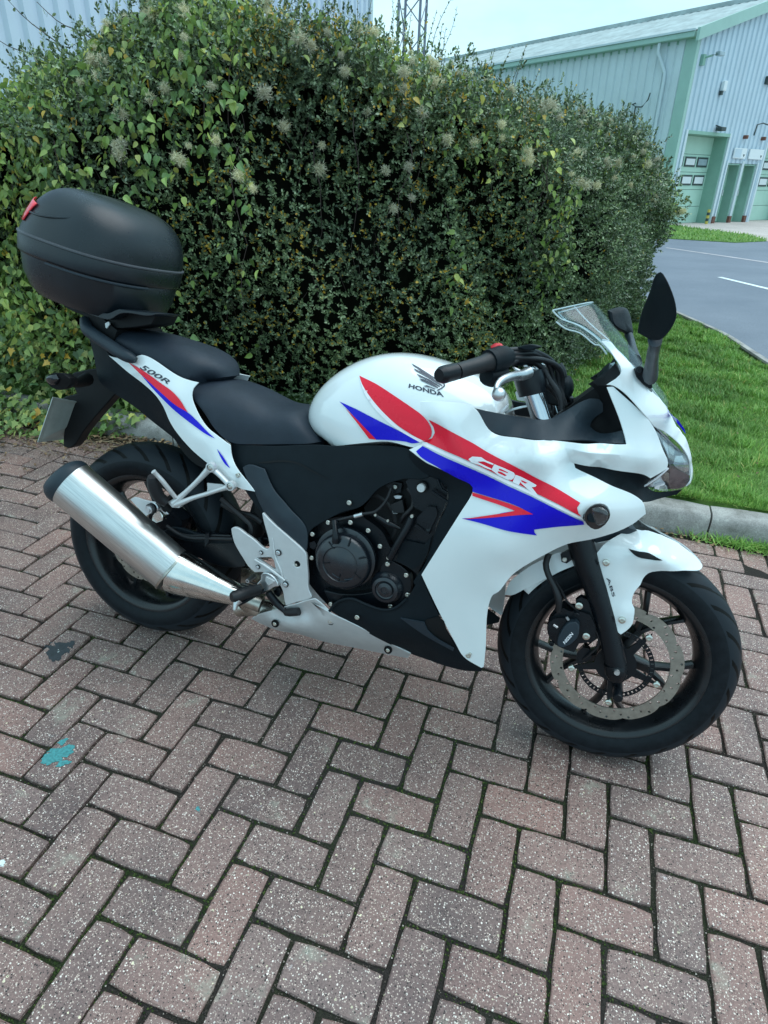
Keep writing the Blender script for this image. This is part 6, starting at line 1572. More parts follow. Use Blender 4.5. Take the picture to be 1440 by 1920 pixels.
tube('fork_tube', [(p[0], -p[1], p[2]) for p in L("1.0748,0.11,0.9884 1.097,0.11,0.948 1.1149,0.11,0.9198 1.1411,0.11,0.8704")], .0235, M['chrome'], n=24)
panel('top_yoke', L("1.0487,0.02,0.9454 1.0832,0.02,0.9477 1.1517,0.02,0.9477 1.1878,0.02,0.9344 1.1925,0.02,0.9214 1.1697,0.02,0.9112 1.1,0.02,0.9175 1.0582,0.02,0.9304"), M['satin'], thick=.05, bev=.004)
flat('ignition_block', L("1.0557,0.06,0.9335 1.0809,0.06,0.946 1.0906,0.06,0.9293 1.0862,0.06,0.915 1.0632,0.06,0.9163"), M['silverp'], thick=.04, bev=.004)
flat('cable_bracket', L("1.0411,0.1,0.8889 1.0659,0.1,0.9027 1.0972,0.1,0.9151 1.1007,0.1,0.91 1.0668,0.1,0.8972 1.0462,0.1,0.8852"), M['alu'], thick=.004)
flat('tank_front_edge', L("1.0323,0.118,0.8898 1.0483,0.118,0.9089 1.0517,0.118,0.9083 1.0414,0.118,0.8889"), M['wline'], thick=.02)
for s in ("1.0841,0.09,0.9917 1.0889,0.09,0.9956 1.0945,0.09,0.9952 1.0934,0.09,0.9885", "1.0938,0.08,0.9935 1.1041,0.08,0.9974 1.1066,0.08,0.9918 1.0981,0.08,0.9875", "1.119,0.075,0.9909 1.136,0.075,0.9931 1.1391,0.075,0.988 1.1246,0.075,0.984", "1.1061,0.07,1.0054 1.1201,0.07,1.0071 1.1194,0.07,0.9983 1.1096,0.07,0.9982", "1.0705,0.14,1.0022 1.0796,0.14,1.005 1.0835,0.14,1.0013 1.0766,0.14,0.9977"):
    flat('clamp', L(s), M['alu'], thick=.01)
blob('switch_housing', L("1.1526,-0.02,0.9793 1.1702,-0.02,0.9827 1.1792,-0.02,0.9712 1.1857,-0.02,0.949 1.1824,-0.02,0.9298 1.1895,-0.02,0.9167 1.1688,-0.02,0.9161 1.1557,-0.02,0.9496"), M['blackpl'], .05, (0, 1, 0))
tube('cable', L("1.1379,0,1.0037 1.1496,0,0.9893 1.1588,0,0.9516 1.1735,0,0.9212 1.1827,0,0.9085"), .012, M['rubber'])
lh = tube('handlebar', [(p[0], -p[1], p[2]) for p in L("0.9452,0.355,0.9766 0.9922,0.27,0.9969 1.0195,0.225,1.008 1.0551,0.16,1.0137 1.0818,0.105,1.0083")], .0135, M['satin'])
tube('grip', [(p[0], -p[1], p[2]) for p in L("0.9618,0.325,0.9854 1.0147,0.245,1.0073")], [.0168, .0175], M['rubber'], lh, n=14)
# ------------------------------------------------------------------ lower cowl and belly pan
LOW = L("0.6821,0.188,0.3168 0.6933,0.19,0.3363 0.7075,0.192,0.3524 0.7297,0.193,0.3657 0.7504,0.194,0.3697 0.7718,0.195,0.3657 0.797,0.196,0.362 0.8255,0.196,0.36 0.8488,0.196,0.3661 0.871,0.197,0.3835 0.8882,0.198,0.4069 0.9009,0.2,0.4354 0.9178,0.204,0.4803 1.0221,0.168,0.3019 1.0472,0.164,0.2683 1.0735,0.16,0.2551 1.0967,0.157,0.2451 1.0966,0.15,0.2323 1.0556,0.14,0.2167 1.0033,0.135,0.2118 0.9493,0.132,0.2146 0.903,0.135,0.221 0.8431,0.165,0.252 0.7608,0.178,0.2837")
low, SL = panel('lower_cowl', LOW, M['blackpl'], L("0.8461,0.2,0.3301 0.9247,0.19,0.3124 0.9593,0.19,0.3471 0.9853,0.17,0.2892 0.7417,0.194,0.3298"), thick=.004, res=.018, mirror=True, bev=.0015)
bvL = bvh(low)
dec('cowl_vent', "0.9406,0.3502 0.9448,0.3642 0.9743,0.3804 0.9889,0.3693 1.0039,0.3303 1.0217,0.298 1.0201,0.2834 0.9847,0.2991 0.9612,0.3219 0.9452,0.3399", 'matt', bvL, low, .001)
panel('vent_lip', L("0.8805,0.204,0.3537 0.9424,0.204,0.3576 0.9506,0.2,0.3391 0.975,0.19,0.3157 1.0217,0.178,0.2928 1.0205,0.176,0.2842 0.9757,0.186,0.3032 0.9246,0.197,0.3286"), M['greypl'], thick=.004, res=.02, parent=low)
bolts("0.7641,0.199,0.3241", r=.0065)
tube('cowl_edge', L("0.6837,0.192,0.3182 0.6948,0.194,0.3384 0.709,0.196,0.3545 0.7311,0.197,0.3678 0.7518,0.198,0.3717 0.773,0.199,0.3678 0.7982,0.2,0.3641 0.8266,0.2,0.3621 0.8499,0.2,0.3682 0.8717,0.2,0.385 0.8886,0.2,0.4079"), .004, M['blackpl'], low)
PAN = L("0.4219,0.135,0.1988 0.4424,0.145,0.2191 0.4661,0.155,0.2386 0.4941,0.165,0.2573 0.5146,0.17,0.2686 0.5331,0.176,0.2788 0.5509,0.185,0.293 0.5894,0.19,0.315 0.631,0.194,0.34 0.6408,0.195,0.3447 0.6552,0.195,0.3383 0.6865,0.194,0.3154 0.6786,0.192,0.3177 0.7372,0.186,0.2979 0.7948,0.178,0.2784 0.8512,0.165,0.2534 0.9059,0.145,0.2276 0.8939,0.12,0.1966 0.8493,0.11,0.1867 0.8149,0.11,0.1843 0.7618,0.108,0.1794 0.7129,0.108,0.176 0.6494,0.108,0.1716 0.5983,0.108,0.1728 0.5606,0.108,0.174 0.4751,0.108,0.1687 0.4551,0.112,0.1745 0.4372,0.12,0.1833")
pan, SP = panel('belly_pan', PAN, M['silverp'], L("0.506,0.172,0.2332 0.5675,0.182,0.2473 0.6125,0.184,0.258 0.6575,0.192,0.2915 0.5593,0.168,0.266 0.6181,0.178,0.2948 0.634,0.18,0.2641 0.7176,0.17,0.2548 0.8,0.158,0.24 0.7502,0.13,0.2026"), thick=.004, res=.015, mirror=True, bev=.0015)
for s in ("0.5194,0.176,0.2294", "0.6851,0.184,0.2854", "0.8453,0.155,0.2278"):
    c = L(s)[0]
    lathe('bolt_recess', [(0, .001), (.0115, .001), (.0115, -.002), (.0095, -.002)], M['matt'], pan, c, n=16)
    bolt((c[0], c[1] + .003, c[2]), r=.0055, h=.003)

# ------------------------------------------------------------------ engine
eng = flat('crankcase', L("0.5805,0.14,0.5063 0.5964,0.14,0.5264 0.6577,0.14,0.5598 0.7263,0.14,0.5798 0.7863,0.14,0.5497 0.8238,0.14,0.5007 0.884,0.14,0.465 0.9034,0.14,0.4363 0.889,0.14,0.3565 0.8352,0.14,0.3252 0.7857,0.14,0.3167 0.7333,0.14,0.3298 0.6711,0.14,0.296 0.6336,0.14,0.3224 0.5907,0.14,0.3611"), M['satin'], thick=.28, bev=.006)
flat('engine_web', L("0.6506,0.165,0.3593 0.6806,0.165,0.3096 0.7082,0.165,0.3387 0.7578,0.165,0.3513 0.8163,0.165,0.3468 0.8627,0.165,0.3694 0.8879,0.165,0.426 0.8597,0.165,0.4646 0.7949,0.165,0.3948 0.7061,0.165,0.3621"), M['satin'], thick=.03, parent=eng, bev=.003)
flat('engine_block', L("0.7791,0.11,0.6721 0.8248,0.11,0.6882 0.9296,0.11,0.7111 0.9404,0.11,0.6595 0.9238,0.11,0.5534 0.8947,0.11,0.4393 0.8183,0.11,0.4639 0.7798,0.11,0.5142 0.7375,0.11,0.5633 0.7221,0.11,0.593"), M['matt'], thick=.22, parent=eng, bev=.004)
def cyl(name, s, prof, mat, parent, n=48): return lathe(name, prof, M[mat], parent, L(s)[0], n=n)
cyl('clutch_flange', "0.7047,0.158,0.4657", [(0, 0), (.083, 0), (.083, -.012), (.0765, -.014), (0, -.014)], 'cast', eng, 56)
cc = cyl('clutch_cover', "0.7045,0.172,0.4602", [(.076, .004), (.0755, -.012), (.072, -.020), (.064, -.026), (.053, -.030), (.048, -.031), (.046, -.028), (.043, -.028), (.040, -.030), (0, -.031)], 'cast', eng, 56)
# bars cast into the cover
c0 = L("0.7155,0.202,0.4735")[0]
for k in range(6):
    a = R_(20 + 60 * k)
    tube('cover_rib', [(c0[0] + .041 * math.cos(a), c0[1] + .0005, c0[2] + .041 * math.sin(a)), (c0[0] + .062 * math.cos(a), c0[1] - .003, c0[2] + .062 * math.sin(a))], .0022, M['satin'], eng, n=6)
for k in range(3):
    a0 = R_([115, 235, 275][k])
    tube('cover_rib', [(c0[0] + .052 * math.cos(a0 + u), c0[1] - .0005, c0[2] + .052 * math.sin(a0 + u)) for u in (0, .15, .3, .45)], .0018, M['greypl'], eng, n=6)
tube('cable_guide', L("0.674,0.185,0.566 0.684,0.2,0.5466 0.6884,0.203,0.5325 0.6878,0.203,0.5163"), [.008, .007, .010, .009], M['satin'], eng)
flat('guide_plate', L("0.6667,0.19,0.566 0.6826,0.19,0.5712 0.6896,0.19,0.5507 0.6725,0.19,0.5451"), M['satin'], thick=.01, parent=eng)
sc = cyl('small_cover', "0.8275,0.165,0.4134", [(.046, .01), (.045, -.006), (.040, -.016), (.036, -.020), (.034, -.026), (.026, -.028), (.0245, -.024), (.021, -.023), (.0195, -.027), (.010, -.029), (.009, -.026), (0, -.026)], 'cast', eng, 40)
flat('cover_ear', L("0.8059,0.172,0.467 0.8198,0.172,0.4865 0.8357,0.172,0.4861 0.8772,0.172,0.4673 0.8867,0.172,0.4532 0.8882,0.172,0.4082 0.8722,0.172,0.3749 0.85,0.172,0.3586 0.8337,0.172,0.3587 0.8146,0.172,0.3857"), M['satin'], thick=.02, parent=eng, bev=.003)
for s in ("0.6545,0.178,0.5567 0.7147,0.178,0.5695 0.7639,0.178,0.5579 0.7992,0.178,0.5232 0.6116,0.174,0.5143 0.6135,0.172,0.4475 0.6801,0.178,0.3311 0.8251,0.183,0.4824 0.8763,0.182,0.4636 0.8846,0.178,0.4099 0.8446,0.18,0.368",):
    bolts(s, r=.0062, parent=eng)
flat('flange_ear', L("0.6033,0.172,0.4877 0.6177,0.172,0.495 0.6248,0.172,0.4841 0.6172,0.172,0.4719 0.6055,0.172,0.4748"), M['satin'], thick=.012, parent=eng, bev=.002)
# cylinder, frame hanger, round cap and hoses seen in the opening
flat('engine_hanger', L("0.8421,0.165,0.698 0.8539,0.165,0.7095 0.9046,0.165,0.7205 0.9412,0.165,0.7199 0.9472,0.165,0.6896 0.945,0.165,0.6519 0.9323,0.165,0.6075 0.9296,0.165,0.5565 0.9133,0.165,0.5054 0.8988,0.165,0.4656 0.8698,0.165,0.4792 0.8334,0.165,0.4871 0.851,0.165,0.5394 0.8673,0.165,0.598 0.8808,0.165,0.6123 0.9016,0.165,0.6281 0.8702,0.165,0.6371 0.8592,0.165,0.6654"), M['satin'], thick=.03, parent=eng, bev=.003)
flat('radiator_tank', L("0.8835,0.176,0.616 0.9026,0.176,0.6427 0.9074,0.176,0.6493 0.9257,0.176,0.651 0.9323,0.176,0.6373 0.9242,0.176,0.6053 0.918,0.176,0.5809 0.8788,0.176,0.592 0.8849,0.176,0.6048"), M['satin'], thick=.02, parent=eng, bev=.003)
flat('radiator_tank', L("0.8522,0.173,0.5502 0.9097,0.173,0.5509 0.9256,0.173,0.5739 0.915,0.173,0.5086 0.8917,0.173,0.4792 0.8432,0.173,0.4922"), M['blackpl'], thick=.015, parent=eng, bev=.003)
for s in ("0.883,0.18,0.5979 0.9209,0.18,0.5809", "0.9124,0.18,0.6904 0.955,0.18,0.6709", "0.9228,0.18,0.7217 0.9368,0.18,0.6987 0.9501,0.18,0.6939"):
    tube('casting_ridge', L(s), .0035, M['satin'], eng, n=6)
cyl('hanger_cap', "0.886,0.172,0.6928", [(0, -.012), (.0095, -.012), (.0105, -.010), (.0105, 0)], 'silverp', eng, 24)
cyl('cap_ring', "0.886,0.168,0.693", [(.0115, -.009), (.0145, -.009), (.0145, 0), (.0115, 0)], 'matt', eng, 24)
tube('coolant_pipe', L("0.8728,0.185,0.6164 0.867,0.188,0.5931 0.8558,0.19,0.5643 0.8438,0.19,0.5343 0.8314,0.188,0.5009"), .0095, M['satin'], eng, n=12)
bolts("0.8747,0.19,0.622 0.826,0.186,0.501", r=.005, parent=eng)
tube('hose', L("0.8023,0.15,0.6701 0.8001,0.155,0.6516 0.7906,0.16,0.6278 0.773,0.165,0.6061 0.7441,0.17,0.5958 0.7073,0.175,0.5799 0.6771,0.178,0.5666"), .0042, M['rubber'], eng, n=8)
tube('hose_joint', L("0.7218,0.172,0.5852 0.7429,0.172,0.5953"), .006, M['alu'], eng, n=8)
tube('fuel_rail', L("0.774,0.165,0.5965 0.7905,0.165,0.59 0.811,0.165,0.5824 0.8309,0.165,0.5787 0.843,0.165,0.5753"), [.005, .007, .009, .006, .004], M['satin'], eng, n=10)
bolts("0.7762,0.17,0.5996 0.8118,0.176,0.5937", r=.004, parent=eng)
flat('throttle_body', L("0.7822,0.13,0.6675 0.8005,0.13,0.6805 0.8239,0.13,0.681 0.8227,0.13,0.6575 0.8039,0.13,0.6501"), M['satin'], thick=.06, parent=eng, bev=.004)
bolts("0.8094,0.136,0.6712", r=.006, parent=eng)
for s in ("0.8046,0.13,0.6443 0.8139,0.13,0.6488 0.8277,0.13,0.6487 0.8247,0.13,0.6403 0.8112,0.13,0.6377", "0.8069,0.13,0.6053 0.8203,0.13,0.6099 0.8206,0.13,0.6001 0.8098,0.13,0.5979"):
    flat('connector', L(s), M['alu'], thick=.01, parent=eng)
flat('connector', L("0.8006,0.135,0.6232 0.8301,0.135,0.6407 0.8418,0.135,0.6077 0.811,0.135,0.6015"), M['rubber'], thick=.03, parent=eng)
tube('hose', L("0.727,0.1,0.6321 0.7644,0.1,0.6271 0.8002,0.1,0.5977 0.8144,0.1,0.5433 0.7939,0.1,0.5056"), .012, M['rubber'], eng)
tube('hose', L("0.8431,0.14,0.6753 0.8602,0.145,0.6568 0.8628,0.15,0.6316 0.8462,0.15,0.6088 0.8356,0.145,0.5856"), .006, M['rubber'], eng)
flat('frame', L("0.4065,0.12,0.6716 0.6105,0.12,0.7348 0.8284,0.12,0.7619 0.8788,0.12,0.7254 0.8562,0.12,0.6847 0.7929,0.12,0.6636 0.703,0.12,0.5887 0.6164,0.12,0.5314 0.5777,0.12,0.4875 0.5931,0.12,0.3483 0.5355,0.12,0.3069 0.4731,0.12,0.428 0.4131,0.12,0.5208"), M['matt'], thick=.24)
# exhaust header under the engine and the collector
tube('header_pipe', L("0.3581,0.1,0.2022 0.3974,0.1,0.2171 0.4364,0.1,0.2223 0.4799,0.1,0.2263 0.5274,0.1,0.2314"), [.027, .028, .027, .026, .026], M['pipe'], n=20)
tube('link_pipe', L("0.3964,0.165,0.2985 0.4164,0.135,0.2434 0.441,0.12,0.2335 0.4696,0.1,0.2254"), [.026, .027, .028, .028], M['pipe'], n=18)
flat('swingarm_pivot', L("0.3576,0.09,0.3279 0.3722,0.09,0.3313 0.4163,0.09,0.3275 0.4226,0.09,0.296 0.457,0.09,0.2854 0.5005,0.09,0.2772 0.5027,0.09,0.2397 0.453,0.09,0.2678 0.3989,0.09,0.2784 0.3571,0.09,0.273"), M['pipe'], thick=.03)
bolt(L("0.4178,0.14,0.3275")[0], r=.007, h=.02, mat='alu')

# rider's footpeg bracket ---------------------------------------------------
HGR = L("0.376,0.185,0.483 0.3832,0.185,0.4888 0.3956,0.185,0.4901 0.4221,0.185,0.4782 0.4496,0.185,0.466 0.4772,0.185,0.4492 0.4884,0.185,0.4478 0.4943,0.185,0.4555 0.4891,0.185,0.4798 0.4789,0.185,0.5071 0.4699,0.185,0.5344 0.4671,0.185,0.5453 0.4707,0.185,0.5481 0.4953,0.185,0.5293 0.5538,0.185,0.4937 0.5952,0.185,0.4677 0.6014,0.185,0.4613 0.606,0.185,0.436 0.6116,0.185,0.4012 0.6168,0.185,0.3592 0.6277,0.185,0.3434 0.6259,0.185,0.3375 0.5869,0.185,0.3162 0.5536,0.185,0.2966 0.5501,0.185,0.3006 0.5388,0.185,0.34 0.5279,0.185,0.355 0.5175,0.185,0.3613 0.5035,0.185,0.3711 0.4806,0.185,0.3784 0.4537,0.185,0.3714 0.4326,0.185,0.3852 0.4158,0.185,0.4055 0.3966,0.185,0.4296 0.3869,0.185,0.4448 0.3793,0.185,0.4669")
hole1 = L("0.4597,0.185,0.4166 0.5006,0.185,0.4274 0.5088,0.185,0.4202 0.515,0.185,0.3989 0.5135,0.185,0.3942 0.493,0.185,0.4014")
hz = smooth_loop(HGR, True, 45, .006)
hb_ = flat('footpeg_bracket', HGR, M['silverp'], thick=.010, holes=[np.array(hole1)[:, [0, 2]], circ2(L("0.5776,0.185,0.4252")[0], .0085, 20)], bev=.0022, corner=45)
tube('bracket_rib', L("0.4537,0.188,0.4109 0.4862,0.189,0.4013 0.5182,0.189,0.3871 0.5463,0.188,0.3716"), [.003, .0045, .0045, .003], M['silverp'], hb_, n=8)
tube('bracket_rib', L("0.5026,0.186,0.4831 0.5148,0.187,0.4309 0.5321,0.187,0.3982 0.54,0.187,0.3762"), [.002, .003, .004, .002], M['silverp'], hb_, n=8)
cc_ = L("0.5744,0.178,0.4219")[0]
lathe('bracket_recess', [(0, 0), (.012, 0), (.012, -.003)], M['matt'], hb_, cc_, n=18)
bolt((cc_[0], .182, cc_[2]), r=.004)
for s, r in (("0.5227,0.189,0.4466", .0066), ("0.549,0.189,0.3606", .0066), ("0.4712,0.189,0.435", .0046), ("0.4637,0.189,0.3917", .0048)):
    c = L(s)[0]; bolt(c, r=r, h=.003, mat='alu', parent=hb_)
    lathe('washer', [(r * 1.05, 0), (r * 1.35, 0), (r * 1.35, -.001), (r * 1.05, -.001)], M['satin'], hb_, (c[0], c[1] - .002, c[2]), n=16)
peg0 = flat('peg_mount', L("0.4801,0.2,0.3757 0.4864,0.2,0.3848 0.5019,0.2,0.3863 0.5201,0.2,0.3787 0.5318,0.2,0.3663 0.5346,0.2,0.3561 0.5215,0.2,0.3508 0.5088,0.2,0.3388 0.499,0.2,0.3331 0.4909,0.2,0.3366 0.4813,0.2,0.3497 0.468,0.2,0.3443 0.4743,0.2,0.3546 0.4807,0.2,0.3628"), M['alu'], thick=.02, bev=.003, parent=hb_)
flat('mount_recess', L("0.4979,0.204,0.3772 0.5091,0.204,0.3744 0.5248,0.204,0.3706 0.5186,0.204,0.3626 0.5058,0.204,0.3529 0.4962,0.204,0.3648"), M['silverp'], thick=.004, parent=hb_, bev=.0006)
pg = tube('footpeg', L("0.4833,0.215,0.341 0.4772,0.24,0.3465 0.4681,0.27,0.3471 0.4573,0.292,0.3452 0.4524,0.3,0.3452"), [.014, .0165, .0165, .0165, .012], M['rubber'], n=8, smooth_path=False)
for k in range(5):
    a = np.array(L("0.4802,0.222,0.3485")[0]); b_ = np.array(L("0.4563,0.298,0.3548")[0]); p = a + (b_ - a) * (k + .5) / 5
    tube('peg_groove', [tuple(p + np.array((-.013, 0, .0155))), tuple(p + np.array((.010, .004, .0165)))], .0018, M['matt'], pg, n=5, smooth_path=False)
tube('peg_hinge', L("0.4981,0.205,0.3383 0.4773,0.215,0.3241 0.4663,0.25,0.3187 0.4626,0.27,0.3178 0.4587,0.282,0.3177"), [.006, .006, .006, .005, .005], M['satin'], pg, n=8)
tube('hero_bolt', L("0.464,0.288,0.3345 0.463,0.295,0.3267 0.4632,0.3,0.3129"), [.013, .008, .0055], M['alu'], pg, n=10)
ped = tube('brake_pedal', L("0.4995,0.19,0.3258 0.5113,0.185,0.3087 0.5254,0.18,0.2921 0.5418,0.18,0.2828 0.555,0.183,0.2762"), [.010, .0105, .0105, .009, .008], M['satin'], n=10)
tube('pedal_pad', L("0.5542,0.186,0.2774 0.5693,0.19,0.2831 0.5953,0.19,0.2921"), [.010, .012, .0115], M['rubber'], ped, n=8, smooth_path=False)
flat('pedal_hub', L("0.5088,0.17,0.3332 0.5221,0.17,0.3387 0.5276,0.17,0.3221 0.5216,0.17,0.3071 0.5076,0.17,0.3127 0.5025,0.17,0.3227"), M['satin'], thick=.03, parent=ped, bev=.003)
tube('master_cylinder', L("0.4416,0.15,0.4583 0.4493,0.15,0.4382 0.4547,0.15,0.4218"), .012, M['satin'])
tube('hose', L("0.3162,0.14,0.5459 0.3451,0.14,0.5283 0.3929,0.145,0.5043 0.4171,0.148,0.4868 0.4165,0.15,0.4521"), .0075, M['rubber'], n=10)
tube('hose', L("0.3073,0.12,0.5244 0.359,0.12,0.508 0.4096,0.12,0.5064 0.4351,0.12,0.494"), .009, M['rubber'])
flat('linkage', L("0.4306,0.13,0.4518 0.4604,0.13,0.456 0.4634,0.13,0.4434 0.4526,0.13,0.4278 0.434,0.13,0.4281"), M['satin'], thick=.05, bev=.003)

# passenger footpeg bracket ----------------------------------------------------
def strut(name, a, b_, r0, r1, parent):
    return tube(name, L(a) + L(b_), [r0, r1], M['silverp'], parent, n=10, smooth_path=False, flatk=.8)
pb_ = tube('passenger_bracket', L("0.3073,0.185,0.6414 0.2877,0.19,0.6156 0.2624,0.197,0.5852 0.2318,0.205,0.5513 0.2128,0.21,0.5311"), [.012, .0095, .0085, .010, .013], M['silverp'], n=12, flatk=.8)
tube('bracket_arm', L("0.3692,0.185,0.6018 0.3403,0.19,0.5882 0.3028,0.195,0.5699 0.2669,0.203,0.5537 0.2397,0.208,0.5384 0.2157,0.21,0.5266"), [.011, .008, .0075, .008, .010, .011], M['silverp'], pb_, n=12, flatk=.8)
tube('bracket_arm', L("0.3101,0.183,0.6415 0.3321,0.183,0.6295 0.3514,0.183,0.6158 0.3666,0.183,0.6038"), [.010, .0085, .0085, .009], M['silverp'], pb_, n=12, flatk=.8)
flat('bracket_web', L("0.2978,0.184,0.5975 0.3225,0.184,0.5996 0.3497,0.184,0.6009 0.358,0.184,0.595 0.323,0.184,0.5785 0.2956,0.184,0.5658 0.2995,0.184,0.5816"), M['silverp'], thick=.005, parent=pb_)
for s in ("0.3157,0.196,0.6463", "0.3767,0.196,0.6063"):
    c = L(s)[0]
    lathe('bracket_eye', [(.0085, -.003), (.013, -.002), (.0135, .004), (.013, .012), (0, .012), (0, 0), (.0085, 0)], M['silverp'], pb_, c, n=20)
    bolt((c[0], c[1] - .001, c[2]), r=.0078, h=.003, mat='bolt', parent=pb_)
flat('bracket_foot', L("0.1953,0.214,0.5313 0.2158,0.214,0.5429 0.2327,0.214,0.5436 0.2453,0.214,0.5385 0.2327,0.214,0.5221 0.2101,0.214,0.5189"), M['silverp'], thick=.015, parent=pb_, bev=.003)
pp = tube('passenger_peg', L("0.1937,0.215,0.5287 0.1786,0.225,0.5436 0.1723,0.235,0.5699 0.1717,0.243,0.5964 0.1736,0.247,0.6074"), [.013, .0165, .0175, .0165, .012], M['rubber'], n=12)
tube('peg_bar', L("0.2221,0.215,0.5494 0.2122,0.232,0.5767 0.2006,0.246,0.6023 0.189,0.256,0.6206 0.1866,0.26,0.6259"), [.006, .0065, .0065, .006, .007], M['silverp'], pp, n=8)
tube('peg_joint', L("0.1768,0.2,0.5215 0.1787,0.195,0.505 0.1866,0.19,0.4974"), [.012, .014, .012], M['matt'], pp, n=8)

# ------------------------------------------------------------------ exhaust
def oval_tube(name, cs, rad, mat, parent=None, n=36, asp=1.0, smooth=60):
    """cs: centre points (x,s,z); rad: (half height, half width) per point"""
    secs = []; P = [Vector(V3(c)) for c in cs]; ax = (P[-1] - P[0]).normalized()
    u = ax.cross(Vector((0, 1, 0))).normalized(); v = u.cross(ax).normalized()
    for p, (h, w) in zip(P, rad):
        secs.append([tuple(p + u * math.cos(2*math.pi*k/n) * h + v * math.sin(2*math.pi*k/n) * w) for k in range(n)])
    o = rings(name, secs, mat, parent or BIKE, True, smooth)
    return o
E0 = np.array(L("-0.1151,0.235,0.5344")[0]); E1 = np.array(L("0.1897,0.19,0.3211")[0]); E2 = np.array(L("0.3959,0.155,0.2735")[0])
def lerp(a, b, t): return tuple(a + (b - a) * t)
def can_obj():
    # own frame: x along the can so that the brushed grain runs along it
    ax = Vector(V3(E1)) - Vector(V3(E0)); ln = ax.length; axn = ax.normalized()
    q = axn.to_track_quat('X', 'Z').to_matrix().to_4x4(); q.translation = Vector(V3(E0))
    n = 44; secs = []
    for x, h, w in ((-.004, .0700, .058), (0, .0715, .0595), (.004, .0720, .060), (ln * .5, .0715, .0600), (ln - .004, .0690, .0585), (ln, .0680, .0575)):
        secs.append([(x, math.sin(2*math.pi*k/n) * w, math.cos(2*math.pi*k/n) * h) for k in range(n)])
    o = rings('silencer', secs, M['brushed'], BIKE, True, 60); o.matrix_local = q
    secs = []
    for x, h, w in ((.006, .0725, .061), (-.004, .0735, .062), (-.014, .073, .0615), (-.026, .067, .056), (-.036, .057, .047), (-.040, .045, .036), (-.040, .032, .026), (-.02, .030, .024)):
        secs.append([(x + max(0, -x) * .15 * math.cos(2*math.pi*k/n), math.sin(2*math.pi*k/n) * w, math.cos(2*math.pi*k/n) * h - max(0, -x) * .12) for k in range(n)])
    c = rings('end_cap', secs, M['greypl'], BIKE, True, 50); c.matrix_local = q
    secs = [[(ln + x, math.sin(2*math.pi*k/n) * w, math.cos(2*math.pi*k/n) * w * 1.17) for k in range(n)] for x, w in ((0, .0585), (.001, .0605), (.007, .0605), (.008, .0585))]
    rings('silencer_band', secs, M['pipe'], o, True, 30)
    return o
can = can_obj()
oval_tube('exhaust_cone', [lerp(E1, E2, t) for t in (.03, .15, .4, .7, .92, 1.0)], [(.066, .056), (.066, .056), (.056, .049), (.042, .038), (.0325, .031), (.029, .028)], M['steel'])
tube('link_pipe', [lerp(E1, E2, .95), lerp(E1, E2, 1.12), lerp(E1, E2, 1.3)], [.026, .025, .025], M['pipe'], n=18)
# hanger plate on top of the can
flat('silencer_hanger', L("0.0742,0.215,0.5152 0.0878,0.215,0.5248 0.1186,0.215,0.5231 0.1593,0.215,0.524 0.1533,0.215,0.5054 0.1265,0.215,0.4766 0.1004,0.215,0.4949"), M['silverp'], thick=.005, bev=.001)
flat('silencer_hanger', L("0.1355,0.2,0.4768 0.1562,0.2,0.4967 0.1678,0.2,0.4833 0.1683,0.2,0.4677 0.147,0.2,0.4559 0.1323,0.2,0.4603"), M['steel'], thick=.02, bev=.002)
hc = L("0.1522,0.236,0.507")[0]
lathe('hanger_bush', [(0, -.006), (.006, -.006), (.007, -.002), (.011, -.002), (.012, .002), (.012, .018), (.0145, .02), (.0145, .032), (0, .032)], M['alu'], BIKE, hc, n=20)
lathe('hanger_rubber', [(.0125, .004), (.0155, .006), (.0155, .014), (.0125, .016)], M['rubber'], BIKE, hc, n=20, closed=True)
flat('hanger_clip', L("0.1631,0.205,0.5085 0.1746,0.205,0.5069 0.1919,0.205,0.4927 0.1818,0.205,0.4897 0.1659,0.205,0.4987"), M['alu'], thick=.006)

# ------------------------------------------------------------------ swing arm, hugger and rear brake
sa = flat('swingarm', L("0.0749,0.115,0.3928 0.1311,0.115,0.4015 0.2538,0.115,0.4181 0.3457,0.115,0.4304 0.3725,0.115,0.4069 0.3844,0.115,0.3477 0.3488,0.115,0.3356 0.2823,0.115,0.3303 0.2004,0.115,0.3436 0.1168,0.115,0.3377 0.0158,0.115,0.302 -0.0944,0.115,0.3307 -0.0555,0.115,0.3783"), M['satin'], thick=.03, bev=.006, mirror=True)
flat('swingarm_brace', L("0.1385,0.125,0.4186 0.2604,0.125,0.4196 0.3484,0.125,0.4366 0.351,0.125,0.4147 0.2608,0.125,0.395 0.1798,0.125,0.3867 0.1107,0.125,0.3971"), M['blackpl'], thick=.012, parent=sa, bev=.003)
tube('brake_line', L("0.1374,0.14,0.4274 0.1798,0.14,0.4116 0.2158,0.14,0.4083 0.2689,0.14,0.4184 0.3123,0.14,0.4264 0.3579,0.14,0.4349"), .0055, M['rubber'], sa, n=8)
tube('brake_line', L("0.158,0.135,0.4137 0.2063,0.135,0.4116 0.2654,0.135,0.425 0.3462,0.135,0.4401"), .0035, M['rubber'], sa, n=8)
for s in ("0.2719,0.145,0.4341 0.282,0.145,0.4376 0.2811,0.145,0.4104 0.2697,0.145,0.3943 0.2679,0.145,0.4103",): flat('line_clip', L(s), M['satin'], thick=.01, parent=sa)
flat('rear_caliper', L("0.0681,0.105,0.4643 0.1239,0.105,0.4629 0.1653,0.105,0.4401 0.1586,0.105,0.3947 0.1096,0.105,0.3714 0.0671,0.105,0.388 0.0463,0.105,0.4284"), M['satin'], thick=.05, bev=.006)
flat('rear_axle_block', [(-.045, .12, .29), (.03, .12, .28), (.05, .12, .33), (-.045, .12, .345)], M['satin'], thick=.03, bev=.003, mirror=True)
